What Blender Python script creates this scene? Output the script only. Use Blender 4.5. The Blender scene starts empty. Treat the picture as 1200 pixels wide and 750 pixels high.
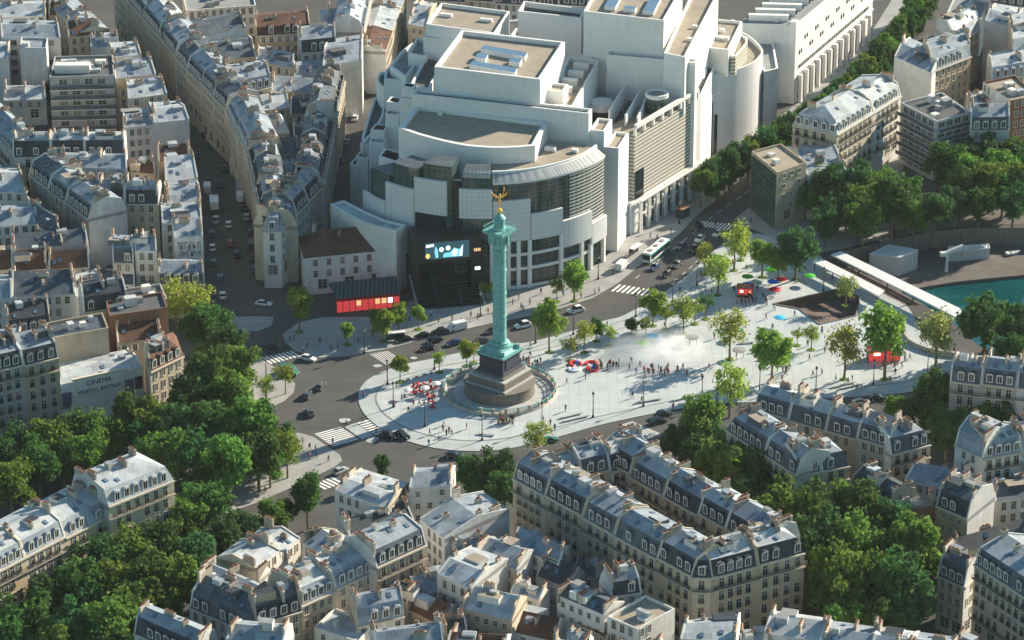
import bpy, math, random
from mathutils import Vector, Matrix, noise
from mathutils.geometry import tessellate_polygon
from mathutils.bvhtree import BVHTree
R = math.radians
rng = random.Random(7)
sc = bpy.context.scene
COL = sc.collection
# ---------------------------------------------------------------- camera
PITCH = R(24.4); FPX = 4200.0; CAM = Vector((3, -788.7, 377))
FW = Vector((0, math.cos(PITCH), -math.sin(PITCH))); UP = Vector((0, math.sin(PITCH), math.cos(PITCH)))
def G(x, y, z=0.0):
    d = Vector((1, 0, 0))*((x-600)/FPX) + UP*((375-y)/FPX) + FW
    return CAM + d*((z-CAM.z)/d.z)
def GG(pts, z=0.0): return [G(x, y, z) for x, y in pts]
cd = bpy.data.cameras.new('camera'); cam = bpy.data.objects.new('camera', cd); COL.objects.link(cam)
cam.location = CAM; cam.rotation_euler = (math.pi/2-PITCH, 0, 0)
cd.sensor_width = 36; cd.lens = 36*FPX/1200; cd.clip_start = 1; cd.clip_end = 20000
sc.camera = cam
# ---------------------------------------------------------------- light
SUN_EL = R(24); SUN_DIR = Vector((0.79, 0.61, 0)).normalized()
W = bpy.data.worlds.new("World"); sc.world = W; W.use_nodes = True
nt = W.node_tree; bg = nt.nodes['Background']
sky = nt.nodes.new('ShaderNodeTexSky'); sky.sky_type = 'NISHITA'; sky.sun_disc = False
sky.sun_elevation = SUN_EL; sky.sun_rotation = math.atan2(SUN_DIR.x, SUN_DIR.y)
sky.air_density = 1.2; sky.dust_density = 0.4; sky.ozone_density = 1.6
tin = nt.nodes.new('ShaderNodeMix'); tin.data_type = 'RGBA'; tin.blend_type = 'MULTIPLY'; tin.inputs[0].default_value = 1; tin.inputs[7].default_value = (.74, 1.03, 1.04, 1)
nt.links.new(sky.outputs[0], tin.inputs[6]); nt.links.new(tin.outputs[2], bg.inputs[0]); bg.inputs[1].default_value = 0.066
sl = bpy.data.lights.new('sun', 'SUN'); sl.energy = 5.0; sl.angle = R(0.6); sl.color = (1, 0.88, 0.70)
so = bpy.data.objects.new('sun', sl); COL.objects.link(so)
sd = Vector((SUN_DIR.x*math.cos(SUN_EL), SUN_DIR.y*math.cos(SUN_EL), math.sin(SUN_EL)))
so.rotation_euler = sd.to_track_quat('Z', 'Y').to_euler(); so.location = (200, 200, 300)
sc.view_settings.view_transform = 'Standard'; sc.view_settings.look = 'None'; sc.view_settings.gamma = 1
sc.cycles.volume_bounces = 6
sc.view_settings.exposure = 1.02
# ---------------------------------------------------------------- materials
M = {}
def mat(name, c, rough=0.8, metal=0.0, noise_amt=0.25, scale=0.6, spec=0.3, emit=None, estr=0, rnd=0.0, streak=0.0):
    m = bpy.data.materials.new(name); m.use_nodes = True; t = m.node_tree; N = t.nodes; L = t.links
    b = N['Principled BSDF']; b.inputs['Roughness'].default_value = rough; b.inputs['Metallic'].default_value = metal
    b.inputs['Specular IOR Level'].default_value = spec
    col = None
    rgb = N.new('ShaderNodeRGB'); rgb.outputs[0].default_value = (*c, 1); col = rgb.outputs[0]
    def mul(col, fac_out, lo, hi):
        mr = N.new('ShaderNodeMapRange'); mr.inputs[3].default_value = lo; mr.inputs[4].default_value = hi
        L.new(fac_out, mr.inputs[0])
        mx = N.new('ShaderNodeMix'); mx.data_type = 'RGBA'; mx.blend_type = 'MULTIPLY'; mx.inputs[0].default_value = 1
        L.new(col, mx.inputs[6]); L.new(mr.outputs[0], mx.inputs[7]); return mx.outputs[2]
    if noise_amt:
        g = N.new('ShaderNodeNewGeometry')
        n = N.new('ShaderNodeTexNoise'); n.inputs['Scale'].default_value = scale; n.inputs['Detail'].default_value = 4
        n.inputs['Roughness'].default_value = 0.65
        L.new(g.outputs['Position'], n.inputs['Vector'])
        col = mul(col, n.outputs[0], 1-noise_amt*1.6, 1+noise_amt*1.6)
    if streak:
        u = N.new('ShaderNodeUVMap'); mp = N.new('ShaderNodeMapping'); mp.inputs['Scale'].default_value = (1.3, 0.12, 1)
        n2 = N.new('ShaderNodeTexNoise'); n2.inputs['Scale'].default_value = 1.0; n2.inputs['Detail'].default_value = 3
        L.new(u.outputs[0], mp.inputs[0]); L.new(mp.outputs[0], n2.inputs['Vector'])
        col = mul(col, n2.outputs[0], 1-streak, 1+streak*0.8)
    if rnd:
        oi = N.new('ShaderNodeObjectInfo'); col = mul(col, oi.outputs['Random'], 1-rnd, 1+rnd)
    L.new(col, b.inputs['Base Color'])
    if emit: b.inputs['Emission Color'].default_value = (*emit, 1); b.inputs['Emission Strength'].default_value = estr
    M[name] = m; m['col'] = list(c); return m
def uvpattern(name, su, sv, line_u, line_v, dark, amount=1.0):
    """grid or stripes ruled in metres over the faces: cells su x sv, joint widths as a share of a cell"""
    m = M[name]; t = m.node_tree; N = t.nodes; L = t.links; b = N['Principled BSDF']
    src = b.inputs['Base Color'].links[0].from_socket
    u = N.new('ShaderNodeUVMap'); sx = N.new('ShaderNodeSeparateXYZ'); L.new(u.outputs[0], sx.inputs[0])
    outs = []
    for i, (s, w) in enumerate(((su, line_u), (sv, line_v))):
        if not s: continue
        d = N.new('ShaderNodeMath'); d.operation = 'DIVIDE'; d.inputs[1].default_value = s; L.new(sx.outputs[i], d.inputs[0])
        f = N.new('ShaderNodeMath'); f.operation = 'FRACT'; L.new(d.outputs[0], f.inputs[0])
        c = N.new('ShaderNodeMath'); c.operation = 'LESS_THAN'; c.inputs[1].default_value = w; L.new(f.outputs[0], c.inputs[0])
        outs.append(c.outputs[0])
    o = outs[0]
    if len(outs) > 1:
        mx = N.new('ShaderNodeMath'); mx.operation = 'MAXIMUM'; L.new(outs[0], mx.inputs[0]); L.new(outs[1], mx.inputs[1]); o = mx.outputs[0]
    am = N.new('ShaderNodeMath'); am.operation = 'MULTIPLY'; am.inputs[1].default_value = amount; L.new(o, am.inputs[0])
    mix = N.new('ShaderNodeMix'); mix.data_type = 'RGBA'; L.new(am.outputs[0], mix.inputs[0]); L.new(src, mix.inputs[6])
    mix.inputs[7].default_value = (*dark, 1); L.new(mix.outputs[2], b.inputs['Base Color'])
def patches(name, w, h, amt):
    m = M[name]; t = m.node_tree; N = t.nodes; L = t.links; b = N['Principled BSDF']; src = b.inputs['Base Color'].links[0].from_socket
    u = N.new('ShaderNodeUVMap'); br = N.new('ShaderNodeTexBrick'); br.inputs['Scale'].default_value = 1; br.inputs['Brick Width'].default_value = w; br.inputs['Row Height'].default_value = h; br.inputs['Mortar Size'].default_value = 0.0
    br.inputs['Color1'].default_value = (1-amt, 1-amt, 1-amt*.9, 1); br.inputs['Color2'].default_value = (1+amt, 1+amt, 1+amt*.9, 1); L.new(u.outputs[0], br.inputs['Vector'])
    mx = N.new('ShaderNodeMix'); mx.data_type = 'RGBA'; mx.blend_type = 'MULTIPLY'; mx.inputs[0].default_value = 1; L.new(src, mx.inputs[6]); L.new(br.outputs[0], mx.inputs[7]); L.new(mx.outputs[2], b.inputs['Base Color'])
# walls
for k, c in dict(cream=(.55, .48, .37), white=(.70, .68, .63), beige=(.43, .36, .27), grey=(.38, .38, .37), plaster=(.55, .55, .54), brick=(.24, .13, .085), sand=(.56, .45, .31)).items():
    mat('wall_'+k, c, .9, noise_amt=.16, scale=.35, spec=.15, streak=.22)
mat('zinc', (.27, .31, .35), .55, noise_amt=.18, scale=.5, spec=.35, streak=.3); uvpattern('zinc', .65, 0, .12, 0, (.2, .235, .28), .6)
mat('zinc_pale', (.42, .45, .47), .55, noise_amt=.18, scale=.5, spec=.35, streak=.3); uvpattern('zinc_pale', .65, 0, .12, 0, (.3, .33, .36), .6)
mat('zinc_dark', (.085, .105, .125), .55, noise_amt=.3, scale=.6, spec=.35, streak=.3); uvpattern('zinc_dark', .6, 0, .14, 0, (.05, .06, .075), .6)
mat('slate', (.042, .052, .062), .6, noise_amt=.35, scale=.8, streak=.3); uvpattern('slate', 0, .3, 0, .2, (.026, .032, .04), .6)
mat('tile', (.135, .068, .045), .9, noise_amt=.35, scale=.8, streak=.35); uvpattern('tile', .35, .35, .2, .25, (.075, .04, .03), .7)
mat('gravel_roof', (.33, .285, .225), .95, noise_amt=.22, scale=.4)
mat('grey_roof', (.26, .27, .27), .9, noise_amt=.3, scale=.4)
mat('dark_roof', (.10, .105, .11), .9, noise_amt=.3, scale=.4)
mat('pot', (.30, .15, .09), .9, noise_amt=.3, scale=2)
mat('chimney_stone', (.46, .40, .33), .95, noise_amt=.35, scale=.8, streak=.25, rnd=.35)
mat('frame_white', (.68, .66, .62), .6, noise_amt=0)
mat('stone_trim', (.58, .51, .41), .85, noise_amt=.15, scale=.6)
mat('rail_dark', (.03, .034, .04), .5, noise_amt=0)
mat('dark_metal', (.045, .05, .055), .45, noise_amt=0)
mat('white_metal', (.7, .7, .69), .45, noise_amt=.05)
for k_ in ('zinc', 'zinc_pale', 'zinc_dark', 'tile', 'slate'): patches(k_, 2.6, 1.9, .22)
for k_ in ('wall_white', 'wall_cream', 'wall_beige', 'wall_plaster', 'wall_grey', 'wall_sand'): patches(k_, 7.3, 5.1, .07)
# window glass: some panes show pale curtains
def glassmat(name, dark, light, thr):
    m = mat(name, dark, .12, noise_amt=0, spec=.5); t = m.node_tree; N = t.nodes; L = t.links; b = N['Principled BSDF']
    oi = N.new('ShaderNodeObjectInfo'); cr = N.new('ShaderNodeValToRGB'); cr.color_ramp.interpolation = 'CONSTANT'
    e = cr.color_ramp.elements; e[0].color = (*dark, 1); e[1].position = thr; e[1].color = (*light, 1)
    x = e.new(thr*.5); x.color = tuple(v*1.9 for v in dark)+(1,)
    L.new(oi.outputs['Random'], cr.inputs[0]); L.new(cr.outputs[0], b.inputs['Base Color'])
glassmat('win_glass', (.022, .027, .032), (.16, .16, .15), .78)
mat('glass_dark', (.018, .03, .032), .08, noise_amt=.3, scale=.25, spec=.6)
mat('glass_green', (.03, .065, .06), .08, noise_amt=.35, scale=.3, spec=.6); uvpattern('glass_green', 1.5, 1.5, .09, .09, (.16, .2, .19), .8)
mat('glass_grid', (.022, .04, .042), .10, noise_amt=.5, scale=.16, spec=.6); uvpattern('glass_grid', 1.6, 1.2, .07, .1, (.16, .185, .18), .75)
mat('glass_louver', (.035, .05, .05), .2, noise_amt=.3, scale=.2, spec=.5); uvpattern('glass_louver', 1.9, .95, .07, .5, (.58, .57, .53), .95)
mat('skylight', (.12, .2, .3), .15, noise_amt=.2, spec=.6)
mat('opera_white', (.76, .75, .725), .75, noise_amt=.06, scale=.12, streak=.10); uvpattern('opera_white', 3.6, 2.4, .02, .03, (.5, .5, .5), .4)
mat('opera_panel', (.64, .64, .645), .6, noise_amt=.06, scale=.2, streak=.05); uvpattern('opera_panel', 1.25, 1.25, .07, .07, (.38, .39, .41), .8)
mat('opera_louver', (.62, .59, .53), .7, noise_amt=.05, scale=.2); uvpattern('opera_louver', 0, 1.05, 0, .45, (.22, .19, .15), .95)
mat('canopy_stripe', (.44, .45, .45), .5, noise_amt=.05); uvpattern('canopy_stripe', 1.3, 0, .35, 0, (.2, .23, .24), .8)
mat('granite_black', (.022, .024, .026), .35, noise_amt=.2, scale=.5)
# ground
mat('asphalt', (.080, .079, .078), .9, noise_amt=.26, scale=.07, rnd=0); patches('asphalt', 17, 5.3, .10)
mat('asphalt_old', (.075, .072, .07), .95, noise_amt=.3, scale=.2)
mat('pavement', (.33, .33, .32), .9, noise_amt=.18, scale=.2); patches('pavement', 4, 2, .07); uvpattern('pavement', 2.0, 2.0, .05, .05, (.3, .3, .29), .45)
mat('plaza_paving', (.47, .50, .505), .85, noise_amt=.15, scale=.12); patches('plaza_paving', 4.8, 2.4, .06); uvpattern('plaza_paving', 2.4, 2.4, .06, .06, (.30, .33, .34), .5)
mat('plaza_band', (.41, .44, .445), .85, noise_amt=.16, scale=.2); patches('plaza_band', 3, 1.5, .06); uvpattern('plaza_band', 1.5, 1.5, .06, .06, (.38, .39, .39), .45)
mat('curb', (.25, .255, .26), .85, noise_amt=.1)
mat('paint', (.78, .78, .76), .7, noise_amt=.12, scale=1.2)
mat('quay', (.14, .125, .11), .95, noise_amt=.3, scale=.25)
mat('quay_wall', (.20, .18, .155), .95, noise_amt=.3, scale=.4, streak=.25); uvpattern('quay_wall', 1.6, .6, .04, .1, (.12, .11, .1), .7)
mat('water', (.003, .07, .078), .05, noise_amt=.25, scale=.08, spec=.5)
b = M['water'].node_tree; bn = b.nodes.new('ShaderNodeBump'); nz = b.nodes.new('ShaderNodeTexNoise'); ge = b.nodes.new('ShaderNodeNewGeometry')
nz.inputs['Scale'].default_value = 1.2; bn.inputs['Strength'].default_value = .12; b.links.new(ge.outputs['Position'], nz.inputs['Vector'])
b.links.new(nz.outputs[0], bn.inputs['Height']); b.links.new(bn.outputs[0], b.nodes['Principled BSDF'].inputs['Normal'])
mat('brown_stone', (.15, .105, .085), .9, noise_amt=.25, scale=.4); uvpattern('brown_stone', .8, 0, .15, 0, (.055, .04, .034), .6)
mat('brown_floor', (.13, .092, .078), .9, noise_amt=.3, scale=.3)
mat('lawn', (.12, .19, .03), .95, noise_amt=.3, scale=2)
# column
mat('bronze_green', (.19, .45, .42), .6, metal=.1, noise_amt=.45, scale=1.3, streak=.5)
mat('bronze_dark', (.05, .055, .075), .6, noise_amt=.35, scale=.9)
mat('column_marble', (.20, .178, .155), .8, noise_amt=.22, scale=.5); uvpattern('column_marble', 1.2, .6, .03, .08, (.14, .115, .095), .6)
mat('column_step', (.45, .45, .44), .85, noise_amt=.15, scale=.5)
mat('gold', (1.0, .56, .14), .38, metal=.6, noise_amt=.12, scale=3)
# foliage
def leafmat(name, c, var=.4, trans=.5):
    m = bpy.data.materials.new(name); m.use_nodes = True; t = m.node_tree; N = t.nodes; L = t.links
    N.remove(N['Principled BSDF']); out = N['Material Output']
    g = N.new('ShaderNodeNewGeometry'); oi = N.new('ShaderNodeObjectInfo')
    ad = N.new('ShaderNodeMath'); ad.operation = 'ADD'; L.new(g.outputs['Random Per Island'], ad.inputs[0]); L.new(oi.outputs['Random'], ad.inputs[1])
    cr = N.new('ShaderNodeMapRange'); cr.inputs[2].default_value = 2; cr.inputs[3].default_value = 1-var; cr.inputs[4].default_value = 1+var; L.new(ad.outputs[0], cr.inputs[0])
    hv = N.new('ShaderNodeHueSaturation'); hv.inputs['Color'].default_value = (*c, 1); L.new(cr.outputs[0], hv.inputs['Value'])
    hm = N.new('ShaderNodeMapRange'); hm.inputs[3].default_value = .475; hm.inputs[4].default_value = .53; L.new(oi.outputs['Random'], hm.inputs[0]); L.new(hm.outputs[0], hv.inputs['Hue'])
    d = N.new('ShaderNodeBsdfDiffuse'); tr = N.new('ShaderNodeBsdfTranslucent'); mx = N.new('ShaderNodeMixShader'); mx.inputs[0].default_value = trans
    L.new(hv.outputs[0], d.inputs[0]); L.new(hv.outputs[0], tr.inputs[0]); L.new(d.outputs[0], mx.inputs[1]); L.new(tr.outputs[0], mx.inputs[2]); L.new(mx.outputs[0], out.inputs[0])
    M[name] = m
leafmat('leaf_dark', (.085, .165, .046)); leafmat('leaf_mid', (.155, .26, .055)); leafmat('leaf_light', (.35, .41, .085)); leafmat('leaf_deep', (.07, .155, .056))
leafmat('leaf_pale', (.34, .38, .12)); leafmat('leaf_bright', (.25, .34, .06)); leafmat('leaf_fir', (.015, .05, .03))
mat('bark', (.20, .15, .10), .95, noise_amt=.3, scale=2)
# things
for k, c in dict(black=(.012, .013, .016), grey=(.075, .085, .10), silver=(.42, .43, .44), white=(.75, .75, .74), red=(.30, .02, .02), blue=(.03, .06, .16), green=(.03, .16, .13)).items():
    mat('paint_'+k, c, .22, noise_amt=0, spec=.6)
mat('bus_green', (.02, .32, .25), .35, noise_amt=0)
mat('tyre', (.015, .015, .016), .8, noise_amt=0); mat('headlight', (.7, .72, .72), .15, noise_amt=0); mat('taillight', (.35, .01, .01), .2, noise_amt=0)
for k, c in dict(black=(.012, .013, .016), navy=(.02, .03, .08), grey=(.16, .165, .17), red=(.5, .02, .02), brown=(.14, .075, .045), white=(.65, .65, .63), blue=(.04, .14, .42), orange=(.6, .16, .03), pink=(.6, .12, .2), olive=(.15, .17, .05)).items():
    mat('cloth_'+k, c, .9, noise_amt=0)
mat('skin', (.46, .28, .19), .6, noise_amt=0); mat('hair', (.03, .02, .014), .7, noise_amt=0); mat('denim', (.04, .055, .10), .9, noise_amt=0)
for k, c in dict(red=(.62, .015, .03), blue=(.02, .16, .62), green=(.05, .42, .03), cyan=(.03, .45, .75), teal=(.05, .45, .42), lime=(.24, .65, .05), white=(.8, .79, .77)).items():
    mat('canvas_'+k, c, .75, noise_amt=0)
mat('red_lit', (.34, .03, .035), .5, noise_amt=.5, scale=1.6, emit=(1, .08, .08), estr=.26)
mat('red_lamp', (.6, .1, .1), .4, noise_amt=0, emit=(1, .35, .25), estr=2.5)
mat('warm_lit', (.6, .4, .2), .4, noise_amt=0, emit=(1, .6, .25), estr=.45)
mat('sign_white', (.7, .7, .7), .4, noise_amt=0, emit=(.9, .95, 1), estr=.9)
mat('lantern', (.5, .5, .48), .2, noise_amt=0)
mat('screen_dark', (.02, .03, .035), .3, noise_amt=0, emit=(.02, .07, .09), estr=.6)
mat('screen_cyan', (.1, .4, .5), .3, noise_amt=0, emit=(.22, .65, .85), estr=.55)
mat('screen_white', (.6, .6, .6), .3, noise_amt=0, emit=(.75, .9, 1), estr=.7)
mat('screen_amber', (.5, .3, .1), .3, noise_amt=0, emit=(.9, .55, .15), estr=.8)
mat('poster', (.10, .11, .17), .6, noise_amt=.3, scale=1.2)
mat('letter', (.03, .025, .03), .7, noise_amt=0)
mat('mural_ink', (.05, .05, .06), .8, noise_amt=0)
mat('awning_stripe', (.03, .05, .052), .7, noise_amt=.1); uvpattern('awning_stripe', 1.1, 0, .3, 0, (.10, .14, .14), .8)
mat('plastic_wrap', (.5, .5, .5), .5, noise_amt=.15, scale=.8, streak=.2)
mat('scaffold_green', (.10, .42, .30), .7, noise_amt=.2, scale=1)
# ---------------------------------------------------------------- mesh building
class MB:
    def __init__(s): s.v = []; s.f = []; s.m = []; s.mats = []; s.sm = set()
    def mi(s, m):
        if m not in s.mats: s.mats.append(m)
        return s.mats.index(m)
    def face(s, pts, m):
        i = len(s.v); s.v += [Vector(p) for p in pts]; s.f.append(tuple(range(i, i+len(pts)))); s.m.append(s.mi(m))
    def box(s, c, d, m, rot=0.0, top=None):
        """box: centre of base c, size d, turned by rot about Z"""
        cr, sr = math.cos(rot), math.sin(rot); x, y = d[0]/2, d[1]/2
        q = [(-x, -y), (x, -y), (x, y), (-x, y)]
        lo = [Vector((c[0]+a*cr-b*sr, c[1]+a*sr+b*cr, c[2])) for a, b in q]; hi = [p+Vector((0, 0, d[2])) for p in lo]
        s.prism(lo, hi, m, top)
    def prism(s, lo, hi, m, top=None, bottom=True):
        n = len(lo)
        for i in range(n):
            j = (i+1) % n; s.face([lo[i], lo[j], hi[j], hi[i]], m)
        s.face(hi, top or m)
        if bottom: s.face(list(reversed(lo)), m)
    def poly(s, pts, z0, z1, m, top=None, bottom=False):
        pts = ccw(pts); s.prism([Vector((p[0], p[1], z0)) for p in pts], [Vector((p[0], p[1], z1)) for p in pts], m, top, bottom)
    def beam(s, a, b, w, h, m):
        """bar of width w, height h from a to b (top faces up)"""
        a, b = Vector(a), Vector(b); d = (b-a).normalized(); n = d.cross(Vector((0, 0, 1)))
        if n.length < 1e-4: n = Vector((1, 0, 0))
        n = n.normalized()*w/2; u = n.cross(d).normalized()*h/2
        if u.z < 0: u = -u
        lo = [a-n-u, b-n-u, b+n-u, a+n-u]; hi = [a-n+u, b-n+u, b+n+u, a+n+u]
        s.prism(lo, hi, m)
    def rev(s, prof, m, seg=24, c=(0, 0), cap=True, a0=0, a1=2*math.pi):
        """solid of revolution about a vertical axis; prof = [(r, z)] from the bottom up; m may be one material per band"""
        full = abs(a1-a0-2*math.pi) < 1e-6
        ang = [a0+(a1-a0)*k/seg for k in range(seg+1)]
        for i in range(len(prof)-1):
            (r0, z0), (r1, z1) = prof[i], prof[i+1]; mm = m[i] if isinstance(m, (list, tuple)) else m
            for k in range(seg):
                A, B = ang[k], ang[k+1]
                P = lambda r, a, z: Vector((c[0]+r*math.cos(a), c[1]+r*math.sin(a), z))
                q = [P(r0, A, z0), P(r0, B, z0), P(r1, B, z1), P(r1, A, z1)]
                if r1 < 1e-6: q = q[:3]
                elif r0 < 1e-6: q = [q[0], q[2], q[3]]
                s.face(q, mm)
        if cap and full and prof[-1][0] > 1e-6:
            r, z = prof[-1]; s.face([(c[0]+r*math.cos(a), c[1]+r*math.sin(a), z) for a in ang[:-1]], m[-1] if isinstance(m, (list, tuple)) else m)
    def tube(s, pts, rad, m, seg=6):
        pts = [Vector(p) for p in pts]; rings = []
        for i, p in enumerate(pts):
            d = (pts[min(i+1, len(pts)-1)]-pts[max(i-1, 0)]).normalized()
            x = d.orthogonal().normalized(); y = d.cross(x); r = rad[i] if isinstance(rad, (list, tuple)) else rad
            rings.append([p+x*r*math.cos(2*math.pi*k/seg)+y*r*math.sin(2*math.pi*k/seg) for k in range(seg)])
        for i in range(len(rings)-1):
            for k in range(seg):
                j = (k+1) % seg; s.face([rings[i][k], rings[i][j], rings[i+1][j], rings[i+1][k]], m)
        s.face(rings[-1], m)
    def mesh(s, name, origin=(0, 0, 0), weld=False):
        o = Vector(origin); me = bpy.data.meshes.new(name)
        me.from_pydata([tuple(p-o) for p in s.v], [], s.f)
        for m in s.mats: me.materials.append(M[m])
        me.polygons.foreach_set('material_index', s.m)
        uv = me.uv_layers.new(name='UVMap'); k = 0; buf = []
        for f in s.f:
            p = [s.v[i] for i in f]; n = Vector((0, 0, 0))
            for i in range(1, len(p)-1): n += (p[i]-p[0]).cross(p[i+1]-p[0])
            n = n.normalized() if n.length > 1e-9 else Vector((0, 0, 1))
            if abs(n.z) > .97: U, V = Vector((1, 0, 0)), Vector((0, 1, 0))
            else:
                U = Vector((0, 0, 1)).cross(n).normalized(); V = n.cross(U)
            for q in p: buf += [q.dot(U), q.dot(V)]
        uv.data.foreach_set('uv', buf)
        me.update()
        if weld:
            import bmesh
            bm = bmesh.new(); bm.from_mesh(me); bmesh.ops.remove_doubles(bm, verts=bm.verts, dist=1e-4); bm.to_mesh(me); bm.free()
        return me
    def obj(s, name, parent=None, origin=None, smooth=False, weld=False):
        """one mesh object; its vertices are given in world space, its origin is its parent's location"""
        o = Vector(origin) if origin is not None else (parent_world(parent) if parent else Vector((0, 0, 0)))
        me = s.mesh(name, o, weld)
        if smooth:
            for p in me.polygons: p.use_smooth = True
        ob = bpy.data.objects.new(name, me); COL.objects.link(ob)
        if parent: ob.parent = parent; ob.location = o-parent_world(parent)
        else: ob.location = o
        return ob
def parent_world(o):
    v = Vector((0, 0, 0))
    while o is not None: v += o.location; o = o.parent
    return v
def ccw(pts):
    pts = [Vector((p[0], p[1], 0)) for p in pts]
    a = sum(pts[i].x*pts[(i+1) % len(pts)].y-pts[(i+1) % len(pts)].x*pts[i].y for i in range(len(pts)))
    return pts if a > 0 else pts[::-1]
def inset(pts, d):
    """polygon (ccw) with each edge moved inwards by d (a number or one per edge)"""
    n = len(pts); d = d if isinstance(d, (list, tuple)) else [d]*n; out = []
    for i in range(n):
        a, b, c = pts[i-1], pts[i], pts[(i+1) % n]
        e0 = (b-a).normalized(); e1 = (c-b).normalized(); n0 = Vector((-e0.y, e0.x, 0)); n1 = Vector((-e1.y, e1.x, 0))
        p = a+n0*d[i-1]; q = b+n1*d[i]; cr = e0.x*e1.y-e0.y*e1.x
        if abs(cr) < 1e-3: out.append(b+n1*d[i]); continue
        t = ((q-p).x*e1.y-(q-p).y*e1.x)/cr; out.append(p+e0*t)
    return out
def prop(o, label=None, cat=None, group=None, kind=None):
    if label: o['label'] = label
    if cat: o['category'] = cat
    if group: o['group'] = group
    if kind: o['kind'] = kind
    return o
def empty(name, loc, label, cat, group=None, rz=0.0):
    o = bpy.data.objects.new(name, None); COL.objects.link(o); o.location = loc; o.rotation_euler.z = rz; o.empty_display_size = .5
    return prop(o, label, cat, group)
def inst(me, name, parent, loc=(0, 0, 0), rz=0.0, scale=None, slots=None):
    o = bpy.data.objects.new(name, me); COL.objects.link(o); o.parent = parent; o.location = loc; o.rotation_euler.z = rz
    if scale: o.scale = scale
    if slots:
        for i, m in slots.items(): o.material_slots[i].link = 'OBJECT'; o.material_slots[i].material = M[m]
    return o
_ORD = 'first second third fourth fifth sixth seventh eighth ninth tenth eleventh twelfth thirteenth fourteenth fifteenth sixteenth seventeenth eighteenth nineteenth'.split()
_TEN = {2: 'twent', 3: 'thirt', 4: 'fort', 5: 'fift', 6: 'sixt', 7: 'sevent', 8: 'eight', 9: 'ninet'}
def ordw(n):
    if n < 20: return _ORD[n-1]
    t, u = divmod(n, 10)
    return _TEN[t]+'ieth' if u == 0 else _TEN[t]+'y-'+_ORD[u-1]
MASS = []      # (verts, faces) of the big bodies, to find which windows the photo can see
def mass(mb):
    MASS.append((list(mb.v), list(mb.f)))
def tess(name, outer, holes, z, m, parent=None):
    polys = [[Vector((p[0], p[1], 0)) for p in ccw(outer)]]+[[Vector((p[0], p[1], 0)) for p in ccw(h)][::-1] for h in holes]
    tris = tessellate_polygon(polys); flat = [p for q in polys for p in q]; mb = MB()
    for t in tris:
        p = [Vector((flat[i].x, flat[i].y, z)) for i in t]
        if (p[1]-p[0]).cross(p[2]-p[0]).z < 0: p.reverse()
        mb.face(p, m)
    return mb.obj(name, parent)
def sheet(mb, pts, z, m, kerb='curb', h=.13, kh=True):
    """raised paving with a kerb: pts at ground level; any simple outline"""
    P = ccw(pts); P = [p for i, p in enumerate(P) if (p-P[i-1]).length > .05]
    for t in tessellate_polygon([P]):
        q = [Vector((P[i].x, P[i].y, z+h)) for i in t]
        if (q[1]-q[0]).cross(q[2]-q[0]).z < 0: q.reverse()
        mb.face(q, m)
    for i in range(len(P)):
        a, b = P[i], P[(i+1) % len(P)]
        mb.face([(a.x, a.y, z-.1), (b.x, b.y, z-.1), (b.x, b.y, z+h), (a.x, a.y, z+h)], kerb)
def smooth_line(pts, n=6, closed=False):
    """Catmull-Rom through pts"""
    P = [Vector((p[0], p[1], 0)) for p in pts]; out = []; L = len(P)
    rngi = range(L if closed else L-1)
    for i in rngi:
        p1, p2 = P[i], P[(i+1) % L]
        p0 = P[i-1] if (closed or i > 0) else p1; p3 = P[(i+2) % L] if (closed or i+2 < L) else p2
        for k in range(n):
            t = k/n; out.append(.5*((2*p1)+(-p0+p2)*t+(2*p0-5*p1+4*p2-p3)*t*t+(-p0+3*p1-3*p2+p3)*t**3))
    if not closed: out.append(P[-1])
    return out
# ---------------------------------------------------------------- ground, roads, pavements, basin
basin = GG([(966, 301), (986, 295), (1042, 282), (1090, 271.5), (1140, 267), (1200, 267), (1300, 268), (1300, 420), (1150, 408), (1122, 383), (1080, 355), (1025, 326)])
patio = GG([(906, 357), (988, 338), (1008, 350), (1003, 371), (960, 381), (937, 363)])
big = [(-1500, -1200), (1500, -1200), (1500, 1600), (-1500, 1600)]
prop(tess('ground', big, [basin, patio], 0.0, 'asphalt'), kind='structure')
mb = MB()
bw = ccw(basin)
for i in range(len(bw)):                                            # retaining walls look into the basin
    a, b_ = bw[i], bw[(i+1) % len(bw)]
    mb.face([(b_.x, b_.y, .0), (a.x, a.y, .0), (a.x, a.y, -6.5), (b_.x, b_.y, -6.5)], 'quay_wall')
prop(mb.obj('quay_wall'), label='stone retaining wall around the canal basin', cat='quay wall', kind='structure')
mb = MB(); mb.poly(GG([(950, 300), (986, 290), (1042, 276), (1090, 268), (1140, 262), (1320, 262), (1320, 318), (1200, 322), (1120, 330), (1066, 339), (1044, 346), (1010, 326)], -5.0), -7, -5.0, 'quay')
prop(mb.obj('quay_pavement'), kind='structure')
mb = MB(); mb.face([(p.x, p.y, -5.8) for p in ccw(GG([(1000, 300), (1330, 290), (1330, 470), (1080, 440)], -5.8))], 'water')
prop(mb.obj('canal_water'), kind='structure')
mb = MB(); pw = ccw(patio)
for i in range(len(pw)):
    a, b_ = pw[i], pw[(i+1) % len(pw)]
    mb.face([(b_.x, b_.y, .13), (a.x, a.y, .13), (a.x, a.y, -2.5), (b_.x, b_.y, -2.5)], 'brown_stone')
    mb.beam((a.x, a.y, .22), (b_.x, b_.y, .22), .35, .3, 'column_marble')
q = inset(pw, -.3)
mb.face([(p.x, p.y, -2.3) for p in q], 'brown_floor')
a, b_, c, d = GG([(936, 364), (962, 379), (1000, 371), (985, 358)])
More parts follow.
